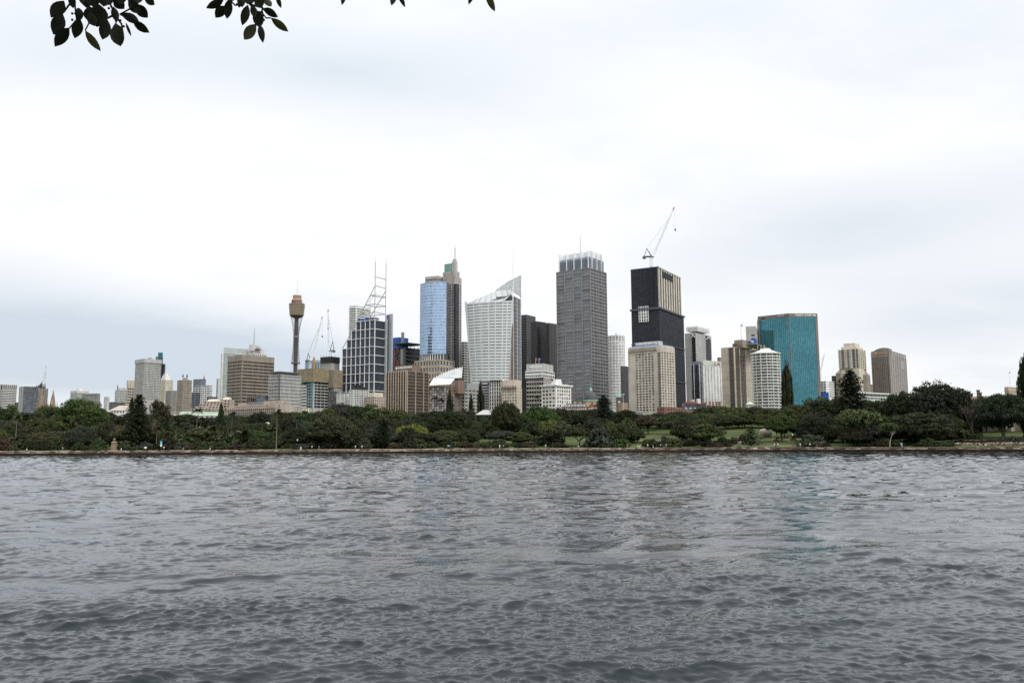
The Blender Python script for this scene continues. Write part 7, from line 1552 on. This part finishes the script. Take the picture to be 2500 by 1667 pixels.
for px, of, lb in ((735, 5, 'pale grey bin beside the lamp post under the needle tower'), (356, 4, 'white notice board right of the tall dark pine')):
    x, D = at_depth(px, of); g = ground_z(x, D); b = Bld('bin' if px == 735 else 'notice_board', lb, 'bin' if px == 735 else 'sign', None, (x, D), g+1)
    if px == 735: b.mb('body', lgrey).lathe(x, D, [(.36, g), (.4, g+.1), (.4, g+1.1), (.3, g+1.2)], 12); b.mb('lid', dgrey).lathe(x, D, [(.42, g+1.2), (.4, g+1.35), (.1, g+1.45)], 12)
    else: b.mb('board', signw).box(x-.5, x+.5, D-.05, D+.02, g+.9, g+1.6); b.mb('post', lampn).bar((x-.4, D, g), (x-.4, D, g+.9), .04); b.mb('post', lampn).bar((x+.4, D, g), (x+.4, D, g+.9), .04)
    b.finish()

# people on the promenade
SKIN = mat('skin', (.42, .26, .18), .6, vary=0); HAIR = mat('dark_hair', (.03, .022, .018), .6, vary=0)
CL = dict(white=(.72, .72, .72), grey=(.25, .26, .28), navy=(.03, .04, .09), black=(.02, .02, .022), red=(.42, .07, .06), pink=(.55, .25, .24), blue=(.12, .25, .45), green=(.12, .40, .22), denim=(.07, .10, .17), tan=(.32, .25, .17))
def cloth(c): return mat('cloth_'+c, CL[c], .85, vary=.1, scale=4)
def body_mesh(pose):
    J = dict(hip=(0, 0, .93), chest=(0, 0, 1.28), neck=(0, 0, 1.47), head=(0, -.02, 1.56), crown=(0, -.01, 1.70))
    if pose == 'stand': lim = dict(lk=(-.10, -.01, .50), lf=(-.11, .02, .06), lt=(-.12, -.14, .03), rk=(.10, -.01, .50), rf=(.11, .02, .06), rt=(.12, -.14, .03), le=(-.25, .02, 1.13), lh=(-.26, -.06, .87), re=(.25, .02, 1.13), rh=(.26, -.06, .87))
    elif pose == 'walk': lim = dict(lk=(-.09, -.20, .52), lf=(-.10, -.34, .08), lt=(-.10, -.50, .08), rk=(.09, .06, .50), rf=(.10, .34, .12), rt=(.10, .22, .04), le=(-.24, .14, 1.14), lh=(-.24, .10, .88), re=(.24, -.10, 1.14), rh=(.22, -.28, .95))
    else:
        J = {k: (v[0], v[1]-(.04 if v[2] > 1 else 0), v[2]-.48) for k, v in J.items()}; lim = dict(lk=(-.12, -.44, .46), lf=(-.12, -.50, .06), lt=(-.12, -.64, .03), rk=(.12, -.44, .46), rf=(.12, -.50, .06), rt=(.12, -.64, .03), le=(-.25, -.08, .70), lh=(-.15, -.32, .55), re=(.25, -.08, .70), rh=(.15, -.32, .55))
    names = list(J)+list(lim)+['ls', 'rs', 'lj', 'rj']; co = dict(J); co.update(lim); cz = co['chest'][2]; hz = co['hip'][2]
    co['ls'], co['rs'] = (-.18, co['chest'][1], cz+.12), (.18, co['chest'][1], cz+.12); co['lj'], co['rj'] = (-.09, 0, hz-.04), (.09, 0, hz-.04)
    E = [('hip', 'chest'), ('chest', 'neck'), ('neck', 'head'), ('head', 'crown'), ('chest', 'ls'), ('ls', 'le'), ('le', 'lh'), ('chest', 'rs'), ('rs', 're'), ('re', 'rh'), ('hip', 'lj'), ('lj', 'lk'), ('lk', 'lf'), ('lf', 'lt'), ('hip', 'rj'), ('rj', 'rk'), ('rk', 'rf'), ('rf', 'rt')]
    rad = dict(hip=.14, chest=.15, neck=.055, head=.095, crown=.085, ls=.07, rs=.07, le=.045, re=.045, lh=.038, rh=.038, lj=.09, rj=.09, lk=.062, rk=.062, lf=.045, rf=.045, lt=.035, rt=.035)
    me = bpy.data.meshes.new('body'); me.from_pydata([co[n] for n in names], [(names.index(a), names.index(b_)) for a, b_ in E], [])
    o = bpy.data.objects.new('body', me); C.objects.link(o); o.modifiers.new('s', 'SKIN'); sv = me.skin_vertices[0].data
    for i, n in enumerate(names): sv[i].radius = (rad[n], rad[n]*(.8 if n in ('chest', 'hip') else 1)); sv[i].use_root = n == 'hip'
    ss = o.modifiers.new('b', 'SUBSURF'); ss.levels = 1; ss.render_levels = 1; bpy.context.view_layer.update()
    res = bpy.data.meshes.new_from_object(o.evaluated_get(bpy.context.evaluated_depsgraph_get())); bpy.data.objects.remove(o)
    res.materials.clear()
    for _ in range(4): res.materials.append(SKIN)
    nz = co['neck'][2]
    for p in res.polygons:
        c_ = p.center; hand = abs(c_.x) > .12 and min((c_-Vector(co['lh'])).length, (c_-Vector(co['rh'])).length) < .12
        if c_.z > nz-.01: p.material_index = 3 if (c_.z > nz+.16 or c_.y > .03) else 0
        elif hand: p.material_index = 0
        elif (pose != 'sit' and c_.z < hz-.0) or (pose == 'sit' and (c_.y < -.16 and c_.z < .56 and abs(c_.x) < .2 or c_.z < hz-.02)): p.material_index = 2
        else: p.material_index = 1
    res.shade_smooth(); return res
BODY = {p: body_mesh(p) for p in ('stand', 'walk', 'sit')}
PEOPLE = [(67, 'sit', 'white', 'tan', 'person in white seated on the seawall near the left edge'), (154, 'stand', 'pink', 'denim', 'person in pink top standing before the big fig at left'), (297, 'sit', 'white', 'grey', 'person in white sitting on grass right of the stone pillar'), (267, 'sit', 'black', 'black', 'person in black sitting left of the stone pillar'), (401, 'walk', 'white', 'denim', 'person in white walking right of the blue banner'),
    (448, 'sit', 'grey', 'tan', 'person in grey sitting below the brown balcony tower'), (514, 'sit', 'white', 'tan', 'person in white sitting below the cream terraces'), (762, 'walk', 'white', 'black', 'person in white walking left of the broad shore fig'), (779, 'walk', 'blue', 'grey', 'person in blue walking before the broad shore fig'), (868, 'walk', 'white', 'tan', 'person in white before the right half of the broad fig, left of two'), (884, 'stand', 'white', 'grey', 'person in white before the right half of the broad fig, right of two'),
    (1094, 'walk', 'white', 'navy', 'person in white with dark trousers below the terracotta glass block'), (1098, 'stand', 'blue', 'navy', 'person in blue beside a walker below the terracotta block'), (1220, 'stand', 'white', 'white', 'person all in white below the sail topped tower'), (1229, 'stand', 'grey', 'denim', 'person in grey below the cream hotel'), (1332, 'stand', 'white', 'tan', 'person in white left of the umbrella tree'), (1412, 'sit', 'white', 'black', 'person in white sitting on the lawn right of the umbrella tree'),
    (1532, 'stand', 'red', 'tan', 'person in red top below the round white tower'), (1557, 'sit', 'white', 'tan', 'person in white sitting on the wall below the beige hotel, left of two'), (1562, 'sit', 'white', 'grey', 'person in white sitting on the wall below the beige hotel, right of two'), (1581, 'stand', 'white', 'tan', 'person in white standing below the brownish lawn tree'), (1594, 'sit', 'blue', 'white', 'person in blue sitting below the far lawn'), (1612, 'walk', 'white', 'navy', 'tall person in white walking below the far lawn'), (1616, 'stand', 'black', 'black', 'person in black beside the tall walker in white'), (1626, 'walk', 'white', 'denim', 'person in white just right of the walkers below the far lawn'),
    (1793, 'sit', 'black', 'tan', 'person in black crouching on the lawn left of the young pine'), (1852, 'sit', 'navy', 'red', 'person in navy sitting right of the young pine trunk'), (1868, 'walk', 'red', 'black', 'person in red on the path right of the young pine'), (1890, 'stand', 'white', 'denim', 'person in white under the left yellow palm'), (1899, 'stand', 'white', 'black', 'person in white just right of the left yellow palm'), (1951, 'walk', 'green', 'denim', 'person in green right of the right hand palm, left of two'), (1954, 'walk', 'white', 'tan', 'person in white close behind the person in green'), (1977, 'stand', 'white', 'black', 'person in white and black before the wide grey bush'), (1994, 'sit', 'red', 'navy', 'person in red sitting before the wide grey bush'),
    (2199, 'walk', 'white', 'denim', 'person in white and blue walking right of the white trunked gum'), (2201, 'stand', 'grey', 'white', 'person in grey beside the walker by the white trunked gum'), (2406, 'sit', 'white', 'black', 'person in white sitting on the seawall at right')]
for px, pose, top, leg, lb in PEOPLE:
    x, D = at_depth(px, 24 if px == 1868 else 2.6 if pose != 'sit' else .9); g = ground_z(x, D)+.06
    o = link('person', BODY[pose], None, (x, D, g if pose != 'sit' else 1.97-.02)); o.rotation_euler.z = random.choice([1.4, -1.4, .3, -.4, 1.1]) if pose == 'walk' else random.uniform(-.6, .6)
    o.scale = (1.04,)*3 if pose != 'sit' else (1.0,)*3
    for i, m_ in enumerate((SKIN, cloth(top), cloth(leg), HAIR)): o.material_slots[i].link = 'OBJECT'; o.material_slots[i].material = m_
    tag(o, lb, 'person', 'people on the promenade')

# ------------------------------------------------------------------ overhanging fig branch above the camera
LEAFN = 4.0
def zc(p): return 100+p[0]*.2806, p[1]*.2806
def zt_(p): return 800+p[0]*.1956, p[1]*.1956
fb = tag(link('fig_tree', None), 'overhanging fig tree whose dark leaves hang into the top edge', 'tree')
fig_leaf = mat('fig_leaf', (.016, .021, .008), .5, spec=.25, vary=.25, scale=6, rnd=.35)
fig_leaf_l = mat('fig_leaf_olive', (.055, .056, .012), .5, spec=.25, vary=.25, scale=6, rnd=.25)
twig_m = mat('fig_twig', (.03, .024, .018), .8)
random.seed(9)
def leaf(p0, p1, wpx, conv, D, light=False):
    a, b_ = conv(p0), conv(p1); k = .2806 if conv is zc else .1956; A = pt(a[0], a[1], D); dz = random.uniform(-.03, .03); B = pt(b_[0], b_[1], D+dz); w = wpx*k*D/F/2*1.05
    ax = B-A; L = ax.length; ax.normalize(); view = (A-EYE).normalized(); side = ax.cross(view).normalized(); n = side.cross(ax).normalized()
    roll = random.uniform(-.45, .45); s2 = side*math.cos(roll)+n*math.sin(roll); n2 = n*math.cos(roll)-side*math.sin(roll); w /= max(.8, math.cos(roll))
    mb = MB(); prof = [(0, .05), (.08, .34), (.22, .76), (.40, 1.0), (.58, .97), (.75, .74), (.88, .40), (.96, .14), (1.0, .015)]; fold = random.uniform(.12, .3); arch = random.uniform(-.06, .06)*L
    sk = random.uniform(-.12, .12)
    for t, h in prof:
        c_ = A+ax*(L*t)+n2*(arch*4*t*(1-t))+s2*(sk*w*math.sin(math.pi*t)); mb.v += [tuple(c_-s2*(w*h)+n2*(w*h*fold)), tuple(c_), tuple(c_+s2*(w*h)+n2*(w*h*fold))]
    nv = len(mb.v); mb.v += [tuple(Vector(v)+n2*.0012) for v in mb.v[:nv]]
    for i in range(len(prof)-1):
        for j in range(2): q = (3*i+j, 3*i+j+1, 3*i+j+4, 3*i+j+3); mb.f.append(q); mb.f.append(tuple(nv+k_ for k_ in q[::-1]))
    link('leaf', mb.mesh('leaf', fig_leaf_l if light else fig_leaf, (0, 0, 0), True), fb)
LV = [((200, 10), (85, 155), 110), ((190, 125), (108, 305), 112), ((245, 245), (120, 408), 98), ((335, 160), (293, 337), 92), ((385, 268), (520, 446), 66, 1), ((490, 30), (488, 238), 155), ((420, 55), (440, 200), 110), ((572, 165), (535, 347), 98), ((645, 205), (692, 404), 116), ((700, 260), (690, 408), 60, 1), ((630, 60), (660, 195), 64),
      ((690, 122), (852, 190), 78), ((800, 188), (944, 287), 72), ((630, 0), (725, 80), 88), ((760, -10), (860, 118), 92), ((820, 40), (930, 156), 92), ((895, -30), (988, 46), 74), ((738, 198), (786, 318), 24), ((262, -40), (280, 76), 62), ((370, -80), (395, 70), 120), ((330, 70), (345, 180), 70), ((560, -90), (545, 60), 120), ((470, -100), (450, 60), 120), ((700, -90), (690, 40), 110), ((600, -60), (590, 50), 80), ((830, -70), (850, 30), 90), ((420, 110), (470, 230), 80)]
LV2 = [((1590, -5), (1436, 74), 68), ((1608, 55), (1518, 157), 84), ((1640, -10), (1618, 167), 74), ((1800, 45), (1750, 225), 74), ((1865, 85), (1905, 245), 96), ((1872, 212), (1768, 348), 92, 1), ((1905, 215), (1932, 376), 58), ((1928, 78), (2062, 152), 64), ((2000, 158), (2152, 278), 66, 1), ((1880, -40), (1920, 70), 92), ((1945, -20), (2002, 60), 58, 1), ((2050, -40), (2090, 74), 40), ((1740, -40), (1750, 66), 70), ((1815, -60), (1800, 40), 80), ((1830, 40), (1860, 150), 60), ((1780, -80), (1790, 30), 90)]
LV3 = [((215, -110), (176, 68), 60), ((840, -110), (796, 72), 76), ((880, -90), (967, 96), 58), ((1830, -120), (1758, 62), 62), ((1985, -110), (2088, 148), 84, 1)]
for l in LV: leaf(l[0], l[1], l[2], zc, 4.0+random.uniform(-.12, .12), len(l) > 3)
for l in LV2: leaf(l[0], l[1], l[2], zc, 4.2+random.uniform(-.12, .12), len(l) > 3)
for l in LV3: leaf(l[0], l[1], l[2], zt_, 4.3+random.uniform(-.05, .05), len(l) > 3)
def twig(pts_, conv, D, r=.006):
    mb = MB(); P = [pt(*conv(p), D) for p in pts_]
    for i in range(len(P)-1): mb.bar(P[i], P[i+1], r*(1-.55*i/len(P)), r*(1-.55*(i+1)/len(P)), 6)
    link('twig', mb.mesh('twig', twig_m), fb)
for t_ in ([(560, -330), (600, -100), (605, 40), (640, 130), (655, 215)], [(560, -330), (330, -120), (292, 0), (300, 90), (310, 175), (245, 250)], [(600, -100), (760, 0), (830, 50), (690, 125)], [(292, 0), (240, 50), (200, 110)], [(640, 130), (700, 210), (710, 260)], [(330, -120), (480, -20), (490, 60), (385, 268)], [(640, 130), (570, 165)], [(690, 125), (800, 190)]): twig(t_, zc, 4.02)
for t_ in ([(1780, -330), (1800, -60), (1815, 40), (1870, 100), (1885, 215)], [(1800, -60), (1650, 10), (1690, 50), (1740, 40)], [(1815, 40), (1930, 70), (1920, 110), (1960, 160), (2000, 158)], [(1800, -60), (1600, 0)], [(1815, 40), (1890, -30), (2050, -60)]): twig(t_, zc, 4.2)
for t_ in ([(200, -900), (215, -110)], [(850, -900), (860, -110)], [(1900, -900), (1900, -130), (1985, -110)], [(1900, -130), (1830, -120)], [(860, -110), (880, -90)], [(860, -110), (840, -110)]): twig(t_, zt_, 4.3)
mb = MB(); P = [pt(-500, -420, 5.2), pt(100, -330, 4.5), pt(260, -100, 4.04), pt(600, -110, 4.2), pt(840, -176, 4.3), pt(1170, -176, 4.3), pt(1400, -220, 4.5)]
P = [pt(-600, -300, 5.0), pt(-100, -180, 4.3), pt(257, -93, 4.02), pt(600, -93, 4.2), pt(840, -170, 4.3), pt(966, -172, 4.3), pt(1172, -172, 4.3)]
for i in range(len(P)-1): mb.bar(P[i], P[i+1], .05*(1-.12*i), .05*(1-.12*(i+1)), 10)
link('limb', mb.mesh('limb', BARK), fb)
for p in ((272, 120), (300, 122), (318, 160), (272, 175), (590, 75), (612, 60), (690, 180), (720, 232), (1725, 58), (1705, 40), (1905, 108), (1935, 134), (1925, 110), (1940, 176), (1830, 30), (320, 85)):
    c_ = pt(*zc(p), 4.0 if p[0] < 1400 else 4.2); mb = MB(); r = 12*.2806*4/F*.95; mb.lathe(c_.x, c_.y, [(r*math.sin(math.pi*k/6)+.0002, c_.z-r*math.cos(math.pi*k/6)) for k in range(7)], 10); link('fig_fruit', mb.mesh('fig_fruit', twig_m, (0, 0, 0), True), fb)

# the tree's own crown and trunk, over and behind the photographer
for k, (cx, cy, cz, rx, rz) in enumerate(((-3.2, 0.4, 7.6, 4.0, 3.4), (1.6, 0.2, 7.7, 3.6, 3.2), (-0.8, -4, 8.0, 5, 4.0))):
    o = link('crown', FIGS[k], fb); o.location = (cx, cy, cz); o.scale = (rx, rx*.85, rz); o.color = (.03, .04, .02, 1)
o = link('trunk', TR_FIG[0], fb); o.location = (-2.2, -4.5, 2.3); o.scale = (5, 5, 8)
